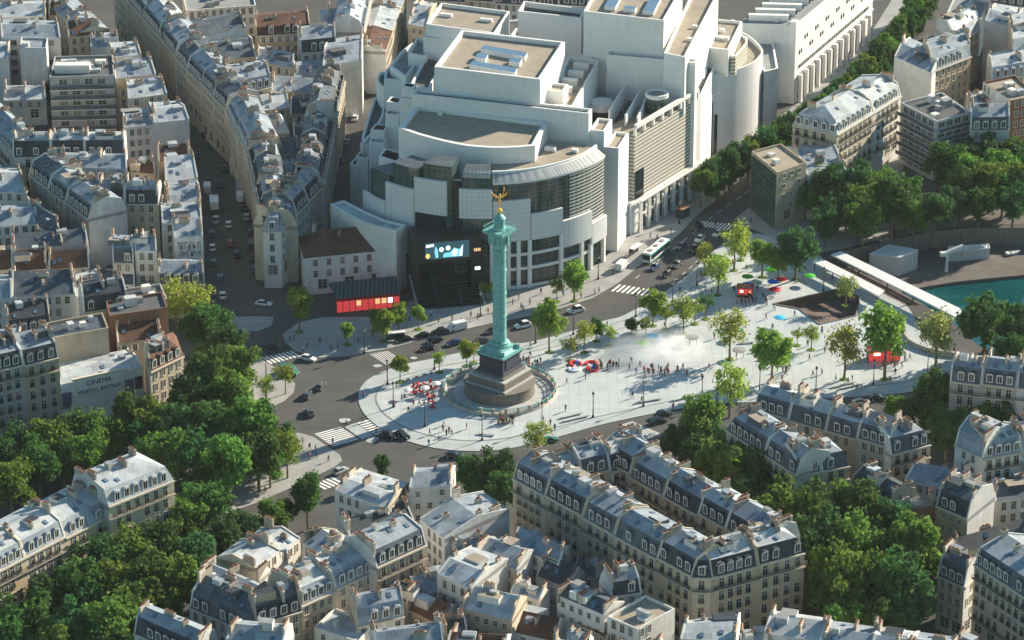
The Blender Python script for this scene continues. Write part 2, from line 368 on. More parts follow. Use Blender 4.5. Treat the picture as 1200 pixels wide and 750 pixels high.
mb.prism([Vector((p.x, p.y, -2.3)) for p in (a, b_, c, d)], [Vector((p.x, p.y, -2.2+2.0*t)) for p, t in ((a, 1), (b_, 1), (c, .1), (d, .1))], 'brown_floor')
prop(mb.obj('sunken_court_ground'), kind='structure')
# the white plaza
plaza_px = [(420, 463), (423, 454), (431, 445.5), (447, 436.5), (471, 428), (500, 422), (535, 414.5), (567, 408.8), (600, 404), (627, 400), (668, 389), (709, 376), (732, 369.5), (775, 345), (810, 319), (832, 298), (855, 282), (880, 274), (900, 277), (925, 285), (952, 296),
            (975, 308), (1005, 322), (1035, 340), (1060, 356), (1073, 375), (1085, 398), (1105, 410), (1130, 418), (1128, 432), (1100, 449), (1070, 459), (1020, 464), (967, 467), (908, 471), (850, 472.5), (812, 476.5), (771, 484), (707, 497.5), (650, 513.5), (600, 525.5), (560, 529), (520, 527), (490, 521), (462, 511.5), (440, 498), (427, 485.5), (421, 474)]
plaza_w = GG(plaza_px)
i0 = 20
# split the sheet at the patio so that nothing covers it
def tess_sheet(name, outer, holes, z, m, kerb):
    o = tess(name, outer, holes, z, m); mb = MB(); P = ccw(outer)
    for i in range(len(P)):
        a, b = P[i], P[(i+1) % len(P)]; mb.face([(a.x, a.y, -.1), (b.x, b.y, -.1), (b.x, b.y, z), (a.x, a.y, z)], kerb)
    k = mb.obj('kerb'); k.parent = o
    return o
PZ = .13
plaza_s = smooth_line(plaza_w, 3, True)
prop(tess_sheet('plaza_pavement', plaza_s, [patio], PZ, 'plaza_band', 'curb'), kind='structure')
inner_px = [(441, 463), (447, 453), (462, 444), (490, 436), (520, 429.5), (550, 424), (600, 418), (640, 409), (690, 398), (740, 381), (790, 354), (820, 330), (842, 306), (866, 290), (890, 288), (925, 297), (953, 308), (990, 328), (1020, 345), (1046, 362), (1057, 380), (1068, 402), (1095, 421), (1098, 432), (1070, 446), (1020, 452.5), (960, 456), (905, 459), (850, 461), (808, 466), (760, 476), (700, 489), (640, 504), (600, 513), (560, 517), (525, 515), (495, 508.5), (470, 499), (450, 485), (442, 473)]
inn = smooth_line(GG(inner_px), 3, True)
prop(tess('plaza_paving', inn, [patio], PZ+.012, 'plaza_paving'), kind='structure')
mb = MB(); q = ccw(inn)
for i in range(len(q)):
    a, b_ = q[i], q[(i+1) % len(q)]
    mb.beam((a.x, a.y, PZ), (b_.x, b_.y, PZ), .35, .12, 'curb')
prop(mb.obj('plaza_kerb_strip'), kind='structure')
NP = [0]
def pave(name, px, smooth=0, m='pavement'):
    w = GG(px); w = smooth_line(w, smooth, True) if smooth else w; NP[0] += 1
    mb = MB(); sheet(mb, w, 0, m, h=.10-.005*NP[0] if m in ('asphalt_old', 'quay') else .13-.004*NP[0]); return prop(mb.obj(name), kind='structure')
pave('opera_pavement', [(331, 392), (334, 401), (347, 412), (374, 419.5), (407, 417.5), (457, 408.5), (486.7, 400.5), (535, 388.5), (577, 379), (620, 370.5), (658, 361.5), (694, 350), (724, 332), (750, 311), (777, 291), (800, 271), (812, 256.5), (835, 238), (858, 219), (880, 202), (960, 140), (1040, 70), (1085, 0), (1100, -40), (1070, -40), (1020, 40), (930, 125), (840, 190), (815, 228), (740, 274), (700, 310), (640, 335), (560, 345), (480, 352), (470, 372), (380, 372), (350, 378)])
pave('corner_pavement', [(240, 420), (300, 421), (316, 427), (335, 439), (346, 450), (344, 460), (332, 471), (308, 482), (285, 489), (250, 480)], 0)
pave('boulevard_pavement', [(240, 530), (300, 516), (327, 509.5), (350, 507.5), (367, 512), (383, 523), (398, 533), (401, 540), (391, 548), (350, 568), (300, 590), (262, 603), (230, 590)])
pave('north_pavement', [(262, 372), (300, 371), (321, 371.5), (318, 382), (303, 388), (280, 390), (262, 385)])
pave('lyon_pavement', [(900, 277), (880, 268), (868, 262), (862, 256), (885, 238), (905, 222), (960, 185), (1035, 130), (1100, 60), (1130, 0), (1150, 20), (1110, 100), (1060, 190), (1040, 278), (990, 291), (955, 297), (925, 284)])
pave('east_pavement', [(1040, 130), (1220, 130), (1220, 262), (1140, 264), (1090, 268.5), (1050, 277)], m='quay')
pave('south_pavement', [(940, 478), (1010, 474), (1075, 468), (1120, 455), (1140, 440), (1300, 440), (1300, 520), (1100, 530), (960, 490)], m='asphalt_old')
pave('median_pavement', [(780, 520), (830, 480), (870, 478), (920, 500), (1120, 640), (1110, 760), (940, 760), (930, 640)], m='asphalt_old')
pave('north_boulevard_pavement', [(-40, 540), (200, 480), (262, 560), (170, 640), (60, 745), (-40, 780)], m='asphalt_old')
for px in ([(437, 429), (440, 427.5), (446, 427.5), (447.5, 429.2), (444, 430.6), (439, 430.6)], [(480.5, 420), (483, 418.3), (488, 418.6), (488.5, 420.5), (484, 421.5)], [(397, 492.5), (401, 490.5), (409, 490.7), (411, 492.8), (405, 495.6), (399, 495.2)], [(429, 516.5), (434, 513.2), (442, 512.4), (444, 514.6), (438, 518.2), (431, 518.8)], [(768.5, 343.5), (772, 341.5), (777, 342), (775, 344.5)]):
    pave('traffic_island_pavement', px, 2, 'plaza_band')
pave('crossing_island_pavement', [(404, 500.5), (417, 495.6), (438, 510.6), (424, 515.2)], 0, 'plaza_band')
# painted crossings: bars parallel to the traffic
def zebra(px, n, frac=.5):
    """px: corners a,b (one kerb), c,d (the other kerb); n bars run from a-d side to b-c side"""
    a, b, c, d = GG(px); mb = MB()
    for k in range(n):
        t0 = (k+.5-frac/2)/n; t1 = (k+.5+frac/2)/n
        q = [a.lerp(d, t0), b.lerp(c, t0), b.lerp(c, t1), a.lerp(d, t1)]
        q = [(p.x, p.y, .006) for p in q]
        if (Vector(q[1])-Vector(q[0])).cross(Vector(q[2])-Vector(q[0])).z < 0: q.reverse()
        mb.face(q, 'paint')
    prop(mb.obj('road_marking'), kind='structure')
zebra([(390.5, 523.5), (421, 514.8), (399, 500), (368, 508)], 9, .55)
zebra([(440, 510.5), (461, 504), (438, 489.5), (417.5, 495)], 7, .55)
zebra([(312, 428), (301, 420.5), (342.7, 411), (353, 417)], 9, .55)
zebra([(452, 427.5), (433, 415), (454.7, 411), (470.5, 421)], 8, .4)
zebra([(368, 568.7), (380, 574), (404, 565.5), (389, 558)], 5, .55)
zebra([(724, 498.7), (757, 515.5), (774, 508), (741, 493.5)], 8, .5)
zebra([(714.5, 341), (724.5, 333), (774, 341), (766, 348)], 9, .5)
zebra([(811.5, 263.6), (820, 258.5), (861, 263), (853, 270)], 10, .5)
# lane lines
mb = MB()
for ln in ([(745, 326), (800, 283), (840, 250), (880, 222)], [(786, 333), (815, 308), (836, 283)]):
    w = smooth_line(GG(ln), 8)
    for i in range(0, len(w)-1, 2):
        p, q = w[i], w[i+1]; n = Vector((-(q-p).y, (q-p).x, 0)).normalized()*.08
        mb.face([(v.x, v.y, .006) for v in (p-n, q-n, q+n, p+n)][::-1 if (q-p).cross(n).z < 0 else 1], 'paint')
prop(mb.obj('road_marking'), kind='structure')
# ---------------------------------------------------------------- the column
col = empty('victory_column', (0, 0, PZ), 'tall green bronze column with golden winged statue in the middle of the square', 'column')
ca = R(-36)
def sq(mb, half, z0, z1, m, half2=None, top=None):
    h2 = half2 or half
    f = lambda h, z: [Vector((h*math.sqrt(2)*math.cos(ca+math.pi/4+k*math.pi/2), h*math.sqrt(2)*math.sin(ca+math.pi/4+k*math.pi/2), z)) for k in range(4)]
    mb.prism(f(half, z0), f(h2, z1), m, top)
mb = MB()
mb.rev([(8.7, PZ-.1), (8.6, .6), (8.5, .6), (8.5, 2.9), (8.8, 2.9), (8.8, 3.25), (4, 3.3)], 'column_marble', 48, cap=False)
mass(mb); mb.obj('round_base', col)
mb = MB(); sq(mb, 6.0, 3.25, 3.6, 'column_step'); sq(mb, 5.4, 3.6, 5.5, 'column_marble'); sq(mb, 5.55, 5.5, 5.8, 'column_step'); sq(mb, 4.5, 5.8, 6.4, 'column_marble'); mb.obj('square_plinth', col)
mb = MB(); sq(mb, 4.0, 6.4, 7.2, 'bronze_dark', 3.75); sq(mb, 3.5, 7.2, 10.3, 'bronze_dark'); sq(mb, 3.8, 10.3, 10.9, 'bronze_dark', 4.05); sq(mb, 4.05, 10.9, 11.4, 'bronze_green')
for k in range(4):                                                  # relief panel on each side
    a = ca+k*math.pi/2; n = Vector((math.cos(a), math.sin(a), 0)); t = Vector((-n.y, n.x, 0)); c = n*3.56
    mb.beam(c-t*2.3+Vector((0, 0, 8.8)), c+t*2.3+Vector((0, 0, 8.8)), .18, 2.2, 'bronze_dark')
mb.obj('pedestal', col)
mb = MB(); sq(mb, 3.4, 11.4, 12.2, 'bronze_green', 2.7); sq(mb, 2.75, 12.2, 12.7, 'bronze_green')
for k in range(4):
    a = ca+math.pi/4+k*math.pi/2; mb.box((4.3*math.cos(a), 4.3*math.sin(a), 11.4), (.9, .9, 1.2), 'bronze_green', a)
mb.rev([(2.6, 12.7), (2.7, 13.1), (2.3, 13.3), (2.35, 13.7), (2.0, 14.0)], 'bronze_green', 28); mb.obj('column_base', col)
mb = MB(); prof = [(1.72, 13.9), (1.66, 16)]
for z in (20.5, 26.5, 32.5): prof += [(1.63, z-.3), (1.74, z-.25), (1.74, z+.25), (1.62, z+.3)]
prof += [(1.56, 37.4), (1.72, 37.5), (1.72, 37.9), (1.5, 38.0)]
mb.rev(prof, 'bronze_green', 28); mass(mb); mb.obj('shaft', col, smooth=False)
mb = MB(); mb.rev([(1.6, 38), (1.8, 39.5), (2.3, 41.2), (2.9, 42.2), (2.9, 42.5)], 'bronze_green', 24)
sq(mb, 2.85, 42.3, 43.1, 'bronze_green', 3.0)
for k in range(8):
    a = ca+k*math.pi/4; mb.box((2.35*math.cos(a), 2.35*math.sin(a), 39.6), (.8, .7, 2.2), 'bronze_green', a)
mb.obj('capital', col)
mb = MB(); pr = 2.7
for k in range(4):
    a = ca+math.pi/4+k*math.pi/2; b2 = a+math.pi/2; s2 = 2.8*1.38
    p, q = Vector((s2*math.cos(a), s2*math.sin(a), 44.1)), Vector((s2*math.cos(b2), s2*math.sin(b2), 44.1)); mb.beam(p, q, .12, .1, 'bronze_green')
    for u in range(8):
        r_ = p.lerp(q, u/8); mb.beam(r_-Vector((0, 0, 1.0)), r_, .08, .08, 'bronze_green')
mb.obj('railing', col)
mb = MB(); mb.rev([(1.6, 43.1), (1.6, 43.5), (1.25, 43.6), (1.25, 45.6), (1.5, 45.7), (1.5, 45.95), (1.1, 46.5), (.55, 46.9), (.4, 47.2)], 'bronze_green', 16); mb.obj('lantern', col)
# gilded winged figure on one foot, torch raised
mb = MB(); mb.rev([(0.15, 47.1), (.55, 47.35), (.75, 47.8), (.55, 48.3), (.1, 48.5)], 'gold', 14); mb.obj('globe', col, smooth=True)
def skin_mesh(name, verts, edges, rad, mats, pick, sub=1):
    me = bpy.data.meshes.new(name+'_src'); me.from_pydata(verts, edges, []); o = bpy.data.objects.new(name+'_src', me); COL.objects.link(o)
    md = o.modifiers.new('s', 'SKIN'); me.skin_vertices or None
    for i, r in enumerate(rad): me.skin_vertices[0].data[i].radius = (r, r)
    me.skin_vertices[0].data[0].use_root = True
    sb = o.modifiers.new('u', 'SUBSURF'); sb.levels = sub; sb.render_levels = sub
    dg = bpy.context.evaluated_depsgraph_get(); out = bpy.data.meshes.new_from_object(o.evaluated_get(dg)); out.name = name
    out.materials.clear()
    for m in mats: out.materials.append(M[m])
    for p in out.polygons: p.use_smooth = True; p.material_index = pick(p.center)
    bpy.data.objects.remove(o); return out
S = 2.1; z0 = 48.0
V = [(0, 0, 1.0), (0, .05, 1.35), (.02, .08, 1.6), (.04, .06, 1.72), (.06, .03, 1.95), (.1, 0, .95), (.06, .02, .5), (.02, 0, .05), (-.1, .05, .95), (-.2, .28, .6), (-.28, .6, .45),
     (.2, .05, 1.55), (.38, 0, 1.85), (.5, -.05, 2.25), (-.2, .05, 1.52), (-.42, -.02, 1.3), (-.6, -.1, 1.12)]
E_ = [(0, 1), (1, 2), (2, 3), (3, 4), (0, 5), (5, 6), (6, 7), (0, 8), (8, 9), (9, 10), (2, 11), (11, 12), (12, 13), (2, 14), (14, 15), (15, 16)]
RD = [.16, .15, .17, .07, .13, .12, .08, .05, .12, .08, .05, .08, .06, .045, .08, .06, .045]
me = skin_mesh('statue_figure', [(x*S, y*S, z*S+z0-PZ) for x, y, z in V], E_, [r*S for r in RD], ['gold'], lambda c: 0)
inst(me, 'statue', col)
for s_ in (-1, 1):
    mb = MB(); pts = [(0.08, 0), (.35, .45), (.9, 1.15), (1.2, 1.75), (1.1, 1.1), (.95, .55), (.6, .1), (.25, -.3)]
    f = [Vector((s_*x*1.25*S/1.6, .35+.12*x, z0+1.45*S+y*.85)) for x, y in pts]; bk = [p+Vector((0, .12, 0)) for p in f]
    if s_ < 0: f.reverse(); bk.reverse()
    mb.prism(bk, f, 'gold'); mb.obj('wing', col)
mb = MB(); mb.tube([(.5*S, -.05*S, z0+2.15*S), (.52*S, -.05*S, z0+2.5*S)], [.06, .12], 'gold'); mb.rev([(.14, z0+2.5*S), (.22, z0+2.62*S), (.02, z0+2.95*S)], 'gold', 8, (.52*S, -.05*S)); mb.obj('torch', col)
mb = MB(); mb.tube([(-.6*S, -.1*S, z0+1.12*S), (-.72*S, -.14*S, z0+.8*S)], .05, 'gold'); mb.obj('broken_chain', col)
# circular fence and the sunken ring inside it
fen = empty('ring_fence', (0, 0, PZ), 'circular grey stone and iron fence around the foot of the column', 'fence')
mb = MB(); mb.rev([(13.9, PZ), (13.9, .75), (13.3, .75), (13.3, PZ)], 'chimney_stone', 72, cap=False); mb.obj('low_wall', fen)
mb = MB(); mb.rev([(13.72, 1.75), (13.72, 1.87), (13.5, 1.87), (13.5, 1.75)], 'bronze_green', 72, cap=False)
for k in range(216):
    a = 2*math.pi*k/216; mb.box((13.6*math.cos(a), 13.6*math.sin(a), .75), (.09, .09, 1.05), 'bronze_green', a)
mb.obj('railing', fen)
for k in range(28):
    a = 2*math.pi*(k+.5)/28; mb = MB(); x, y = 13.6*math.cos(a), 13.6*math.sin(a); mb.box((x, y, PZ), (.5, .5, 1.7), 'chimney_stone', a); mb.box((x, y, PZ+1.7), (.62, .62, .12), 'chimney_stone', a); mb.obj('post', fen)
mb = MB(); mb.rev([(12.6, PZ+.012), (12.6, .3), (11.6, .3), (11.6, PZ+.012)], 'curb', 64, cap=False); mb.rev([(13.3, PZ+.02), (8.6, PZ+.03)], 'column_step', 64, cap=False); prop(mb.obj('ring_path'), kind='structure')
# ---------------------------------------------------------------- opera house
op = empty('opera_house', G(660, 200, 0), 'huge white opera house of stacked blocks with a curved glass front', 'opera house')
def pr(name, pts, z1, z0=0.0, wall='opera_white', roof='gravel_roof', par=.9, th=.55, parent=None, px=True, inner='opera_white'):
    """block with a flat roof sunk behind a parapet; pts = roof corners (photo pixels at height z1, or world points)"""
    w = ccw(GG(pts, z1) if px else pts); mb = MB(); n = len(w); I = inset(w, th)
    at = lambda p, z: Vector((p.x, p.y, z))
    for i in range(n):
        j = (i+1) % n
        mb.face([at(w[i], z0), at(w[j], z0), at(w[j], z1), at(w[i], z1)], wall)
        if par:
            mb.face([at(w[i], z1), at(w[j], z1), at(I[j], z1), at(I[i], z1)], 'opera_white')
            mb.face([at(I[i], z1), at(I[j], z1), at(I[j], z1-par), at(I[i], z1-par)], inner)
    zr = z1-par
    for t in tessellate_polygon([I if par else w]):
        q = [at((I if par else w)[k], zr) for k in t]
        if (q[1]-q[0]).cross(q[2]-q[0]).z < 0: q.reverse()
        mb.face(q, roof)
    mass(mb); return mb.obj(name, parent or op)
def front(pl, pr_, z, depth):
    """roof corners of a block known by its front edge (pixels at z) and a depth along the house's axis"""
    a, b = G(*pl, z), G(*pr_, z); v = Vector((.26, .966, 0))*depth; return [a, b, b+v, a+v]
V_ = Vector((.26, .966, 0)); U_ = Vector((.958, -.286, 0))
# podium under everything
pr('podium', [(484, 164), (716, 182), (732, 166), (796, 126), (822, 112), (846, 60), (800, 30), (640, 20), (520, 30), (494, 92)], 25.5, par=.6, roof='dark_roof')
pr('curved_hall', [(488, 123), (467, 149), (476, 152.7), (488, 157), (503, 161.2), (518, 165), (533, 168.3), (547, 170.8), (560, 172), (576, 173), (593, 173), (610, 172.2), (627, 170.5), (642, 143)], 35.5, par=1.0, th=1.1)
def slab(name, l, r, z, d, par=.7, **k): return pr(name, front(l, r, z, d), z, px=False, par=par, **k)
slab('wall_slab', (483, 110), (690, 133), 39, 3.6, roof='dark_roof')
slab('stepped_tower', (691, 152), (708, 153.8), 34, 9)
slab('stepped_tower', (708.5, 172), (725, 173.8), 29.5, 11.5)
slab('stepped_tower', (691, 141), (716, 144), 34.5, 3.2, z0=20) if False else None
so_ = pr('stage_tower', [(509, 78), (633, 93), (662, 49), (541, 35)], 46, par=1.2, th=.8)
def skyl(parent, quads, z, h=.7):
    for q in quads:
        mb = MB(); w = ccw(GG(q, z)); mb.prism([p+Vector((0, 0, z-1.5)) for p in w], [p+Vector((0, 0, z+h-.6)) for p in w], 'opera_white', 'skylight'); mb.obj('skylight', parent)
skyl(so_, [[(563, 57.5), (615, 67), (618, 62), (567, 53)], [(550, 76), (603.5, 85.5), (606, 80), (554, 71.5)], [(556, 67.5), (569, 69), (572, 64), (560, 62)], [(596, 72), (609, 74), (612, 69), (600, 67)]], 46)
mb = MB()
for x in (566.3, 575.5):
    p = G(x, 97, 42.5); mb.box((p.x, p.y-.05, 42), (1.3, .12, 1.6), 'skylight', R(-16.6))
mb.obj('window', so_)
def rooftop(parent, spots, z, sz=(3, 2, 1.5), m='opera_white'):
    for x, y in spots:
        p = G(x, y, z); mb = MB(); mb.box((p.x, p.y, z), sz, m, R(-16.6)); mb.obj('roof_unit', parent)
t_ = pr('side_terrace', [(637, 122), (672, 124), (702, 70), (666, 66)], 37, par=1.4)
rooftop(t_, [(686, 72), (681, 81), (675, 90), (668, 99), (662, 107)], 35.6, (4.2, 1.8, 1.6))
slab('stair_box', (640, 105), (660, 107), 40, 5.5, z0=25)
s2 = pr('back_tower', [(499, 28), (580, 39), (597, 13), (517, 3)], 42, par=1)
rooftop(s2, [(523, 19), (570, 25)], 41, (3.5, 1.2, .8)); skyl(s2, [[(530, 27), (572, 33), (580, 20), (540, 14)]], 41.2, .3)
pr('link_block', [(496, 43), (532, 47), (540, 36), (502, 32)], 38.5, par=1, roof='dark_roof')
pr('back_tower', [(607, 13), (681, 21), (686, 10), (614, 1)], 44, par=1.6, roof='dark_roof')
s3 = pr('back_tower', [(684, 13), (778, 24), (800, -14), (704, -24)], 50, par=1)
skyl(s3, [[(708, 7.5), (721, 9), (729, -6), (717, -7)], [(730, 10), (744, 11.5), (746, 8), (733, 7)], [(753, 13), (766, 14.5), (775, -3), (763, -4)]], 50)
mb = MB()
for x in (693, 706, 719, 743, 756, 768):
    p = G(x, 14+(x-684)*.117+11, 46); mb.box((p.x, p.y-.1, 45.2), (1.6, .12, 1.8), 'skylight', R(-16.6))
mb.obj('window', s3)
pr('court_roof', [(676, 54), (719, 60), (729, 39), (686, 34)], 35, par=1.1, roof='dark_roof')
pr('court_roof', [(742, 60), (770, 64), (778, 46), (752, 43)], 35.5, par=1.1)
pr('court_roof', [(598, 42), (628, 45), (634, 36), (604, 33)], 34, par=1, roof='dark_roof')
pr('court_roof', [(631, 46), (673, 51), (678, 40), (638, 36)], 34, par=1, roof='dark_roof')
slab('wall_slab', (711, 64), (815, 73.5), 39.5, 3.2)
slab('wall_slab', (710, 81), (808, 92), 34.5, 2.6)
pr('long_gallery', [(778, 62), (803, 67), (842, -8), (812, -12)], 42.5, z0=25.6, par=1.0)
pr('side_box', [(820, 55), (854, 58), (870, 25), (840, 22)], 31, z0=22.8, par=.8)
skyl(op, [], 41)
pr('side_box', [(856, 66), (862, 66), (876, 50), (876, 44), (868, 40), (862, 48)], 28.5, z0=22.8, wall='opera_louver', par=.8)
# drum on the street side
dc = [(819, 89.5), (828, 89.5), (840, 87.3), (854, 84), (867, 80.2), (880, 75), (888, 69.5), (894, 62), (893.5, 57), (889, 51), (880, 43), (868, 36), (838, 45)]
pr('street_drum', smooth_line(GG(dc[:12], 24), 4)+[G(838, 45, 24)], 24, par=1.1, wall='opera_panel', px=False)
p = [G(x, y, 27) for x, y in [(816, 84), (824, 84.5), (829, 78), (821, 77)]]
pr('pier', p, 27, px=False, par=0)
for (x0, x1, zt, m) in ((826, 834, 16, 'glass_dark'), (836, 853, 12, 'glass_grid'), (858, 878, 8, 'glass_dark')):
    mb = MB(); a, b_ = G(x0, 184-(x0-824)*.3, 0), G(x1, 184-(x1-824)*.33, 0); e = Vector((0, -.55, 0))
    for k in range(4):
        pass
    mb.prism([a+e, b_+e, b_-e*6, a-e*6], [v+Vector((0, 0, zt)) for v in (a+e, b_+e, b_-e*6, a-e*6)], m); mb.obj('glazing', op)
# front arc: stepped stone panels over a recessed glass base
AC = Vector((-4.5, 97, 0)); AR = 36.5
def arc(x): return AC.y-math.sqrt(max(0, AR*AR-(x-AC.x)**2))
def arcw(name, x0, x1, z0, z1, m, off=0.0, th=.8, n=10, wtop='opera_white', parent=None):
    mb = MB(); pts = []
    for k in range(n+1):
        x = x0+(x1-x0)*k/n; y = arc(x); nn = (Vector((x, y, 0))-AC).normalized(); pts.append((Vector((x, y, 0))+nn*off, Vector((x, y, 0))+nn*(off-th)))
    for k in range(n):
        (a, ai), (b, bi) = pts[k], pts[k+1]; H = lambda p, z: Vector((p.x, p.y, z))
        mb.face([H(a, z0), H(b, z0), H(b, z1), H(a, z1)], m); mb.face([H(bi, z0), H(ai, z0), H(ai, z1), H(bi, z1)], 'opera_white')
        mb.face([H(a, z1), H(b, z1), H(bi, z1), H(ai, z1)], wtop); mb.face([H(ai, z0), H(bi, z0), H(b, z0), H(a, z0)], 'opera_white')
    for (a, ai), s_ in ((pts[0], 1), (pts[-1], -1)):
        q = [H(ai, z0), H(a, z0), H(a, z1), H(ai, z1)]; mb.face(q if s_ > 0 else q[::-1], 'opera_white')
    mass(mb); return mb.obj(name, parent or op)
for x0, x1, z0_, z1_ in ((24.0, 28.0, 7.2, 13.2), (16.3, 23.9, 9.3, 16.9), (8.0, 16.2, 13.4, 20.7), (-1.8, 7.8, 13.6, 25.0), (-10.6, -2.0, 20.3, 28.4), (-22.2, -13.8, 20.5, 30.0)):
    arcw('stone_panel', x0, x1, z0_, z1_, 'opera_panel')
arcw('stone_panel', -22.2, -13.8, 8, 20.3, 'glass_dark', -.6)
arcw('stone_panel', -29.8, -22.4, 8, 26.5, 'opera_panel')
arcw('stone_panel', -36.0, -30, 7, 20.8, 'opera_panel')
arcw('glass_base', -13.6, 27.6, 0, 13.4, 'glass_grid', -1.2, n=24)
arcw('glass_slot', -14.2, -10.2, 0, 30, 'glass_dark', -1.6, n=4)
for x in (-2.2, 2.2, 4.8, 7.7, 16.0, 21.5, 24.0, 27.5):
    y = arc(x); nn = (Vector((x, y, 0))-AC).normalized(); c = Vector((x, y, 0))-nn*.5; mb = MB(); mb.box((c.x, c.y, 0), (.95, .95, 13.5 if x < 16.1 else (9.4 if x < 24 else 7.3)), 'opera_white', math.atan2(nn.y, nn.x)); mb.obj('pillar', op)
for z in (5.2, 9.2): arcw('floor_beam', -2, 16.1 if z > 6 else 23.9, z, z+.7, 'opera_white', -.3, .7, 14)
arcw('floor_beam', -2, 16.1, .13, .9, 'opera_white', -.2, .5, 12)
arcw('terrace_floor', -36, 28, 12.4, 12.6, 'dark_roof', -.9, 6.5, 24, 'dark_roof')
# glass drum behind the panels, with a ruled sloping rim
DC = Vector((-3.5, 95.5, 0)); DR = 34.0
def dpt(a, r, z): return Vector((DC.x+r*math.cos(a), DC.y+r*math.sin(a), z))
def ring(name, a0, a1, prof, mats, n=24, parent=None):
    mb = MB()
    for k in range(n):
        A, B = R(a0+(a1-a0)*k/n), R(a0+(a1-a0)*(k+1)/n)
        for i in range(len(prof)-1):
            (r0, z0_), (r1, z1_) = prof[i], prof[i+1]; mb.face([dpt(A, r0, z0_), dpt(B, r0, z0_), dpt(B, r1, z1_), dpt(A, r1, z1_)], mats[i])
    mass(mb); return mb.obj(name, parent or op)
ring('glass_drum', 273, 309, [(34, 10), (34, 29.6)], ['glass_grid'])
ring('glass_drum', 309, 334, [(34, 10), (34, 29.6)], ['glass_louver'])
ring('drum_rim', 272.6, 334, [(34.3, 29.4), (34.3, 29.9), (31.8, 31.5), (31.4, 31.5), (31.4, 31)], ['opera_white', 'canopy_stripe', 'opera_white', 'opera_white'], 30)
ring('drum_terrace', 272.6, 336, [(31.5, 30.8), (31.5, 32.0), (30.9, 32.0), (30.9, 31.0), (12, 31.0)], ['opera_white', 'opera_white', 'opera_white', 'gravel_roof'], 24)
ring('glass_drum', 205, 272, [(33.6, 6), (33.6, 26), (22, 26)], ['glass_dark', 'grey_roof'], 20)
for a0, a1, r, zt in ((259.5, 272, 34.6, 32.6), (242, 255, 34.6, 34), (226, 240, 34.8, 32), (212, 224, 35, 28)):
    ring('glass_bay', a0, a1, [(r, 14), (r, zt), (r-7, zt), (r-7, 20)], ['glass_green', 'zinc_dark', 'zinc_dark'], 8)
    for a in (a0, a1):
        mb = MB(); q = [dpt(R(a), r, 14), dpt(R(a), r-7, 14), dpt(R(a), r-7, zt), dpt(R(a), r, zt)]; mb.face(q if a == a0 else q[::-1], 'glass_green'); mb.obj('bay_side', op)
    if zt == 32.6: ring('bay_canopy', a0+.3, a1-.3, [(r+.15, zt-1.2), (r+.15, zt-.2), (r-1.0, zt+.4)], ['canopy_stripe', 'canopy_stripe'], 8)
# stepped towers going back on the side street
for i, (l, r_, z, d, zb) in enumerate((((471, 101), (484.5, 103), 36.5, 3.0, 0), ((468, 114), (484, 116.5), 33.5, 4.5, 0), ((453, 119), (468, 121), 30.5, 4.0, 0), ((451, 133), (467.5, 135), 28, 5.0, 0), ((434, 152), (450.5, 153.5), 24, 4.5, 0), ((432, 166), (450, 168), 21.5, 5, 0), ((422, 168.5), (431.5, 170), 19, 5, 0), ((417, 183), (431, 186), 16.5, 5.5, 0), ((410, 192), (421, 195), 14, 5, 0), ((444, 183), (466, 190), 27, 6, 10))):
    slab('stepped_tower', l, r_, z, d, z0=zb, roof='dark_roof', par=2.2, inner='dark_roof')  # inner faces and roof coloured dark, painting the shade of hollow tops
pr('side_wing', [(438.5, 114), (452, 117), (449, 136), (440, 152), (426, 167), (424, 160)], 20, par=.8, roof='dark_roof')
pr('side_wing', [(450, 92), (471, 94), (484, 70), (466, 66), (452, 82)], 29, par=1, roof='dark_roof')
pr('side_wing', [(457, 77), (476, 90), (496, 62), (483, 50), (470, 60)], 31, par=.9, roof='grey_roof')
pr('side_wing', [(441, 92), (444, 98), (450, 103), (456, 92), (452, 84), (445, 84)], 26, par=1, roof='dark_roof')
pr('side_wing', [(480, 100), (503, 104), (520, 70), (500, 62)], 33, par=1, roof='dark_roof')
pr('side_wing', [(478, 62), (500, 66), (508, 50), (488, 44)], 34, par=1.2, roof='grey_roof')
# street facade: louvred upper wall, frames on the roof edge, arcade at the foot
fa, fb = Vector((35.6, 99.4, 0)), Vector((53.6, 127.3, 0)); fd = (fb-fa).normalized(); fn = Vector((fd.y, -fd.x, 0))
mb = MB(); q = [fa, fb, fb-fn*9, fa-fn*9]; mb.poly(q, 9.3, 28, 'opera_louver', 'gravel_roof'); mass(mb); mb.obj('louvred_facade', op)
mb = MB(); q = [fa+fn*.6-fd*2, fb+fn*.6+fd*1, fb-fn*8, fa-fn*8-fd*2]; mb.poly(q, 0, 9.3, 'opera_white', 'opera_white'); mb.obj('street_base', op)
mb = MB(); mb.beam(fa+fn*.1+fd*.3+Vector((0, 0, 30.4)), fb+fn*.1+Vector((0, 0, 30.4)), .9, 1.1, 'opera_white')
for k in range(8): c = fa.lerp(fb, k/7)+fn*.1; mb.box((c.x, c.y, 28), (.7, .7, 2.2), 'opera_white', math.atan2(fd.y, fd.x))
mb.obj('roof_frame', op)
L_ = (fb-fa).length
def hframe(o_, c, w=2.9, h=9.6, m='opera_white'):
    """a pair of posts tied by two beams, standing off the wall"""
    mb = MB(); rr = math.atan2(fn.y, fn.x); e = fn*1.6
    for s_ in (-.45, .45):
        p = c+e+fd*s_*1.0; mb.box((p.x, p.y, 0), (.45, .35, h), m, rr)
    for z in (h-1.2, h*.62, h*.3): mb.beam(c+e-fd*.6+Vector((0, 0, z)), c+e+fd*.6+Vector((0, 0, z)), .4, .4, m); mb.beam(c+Vector((0, 0, z)), c+e+Vector((0, 0, z)), .4, .4, m)
    return mb.obj('arcade_frame', o_)
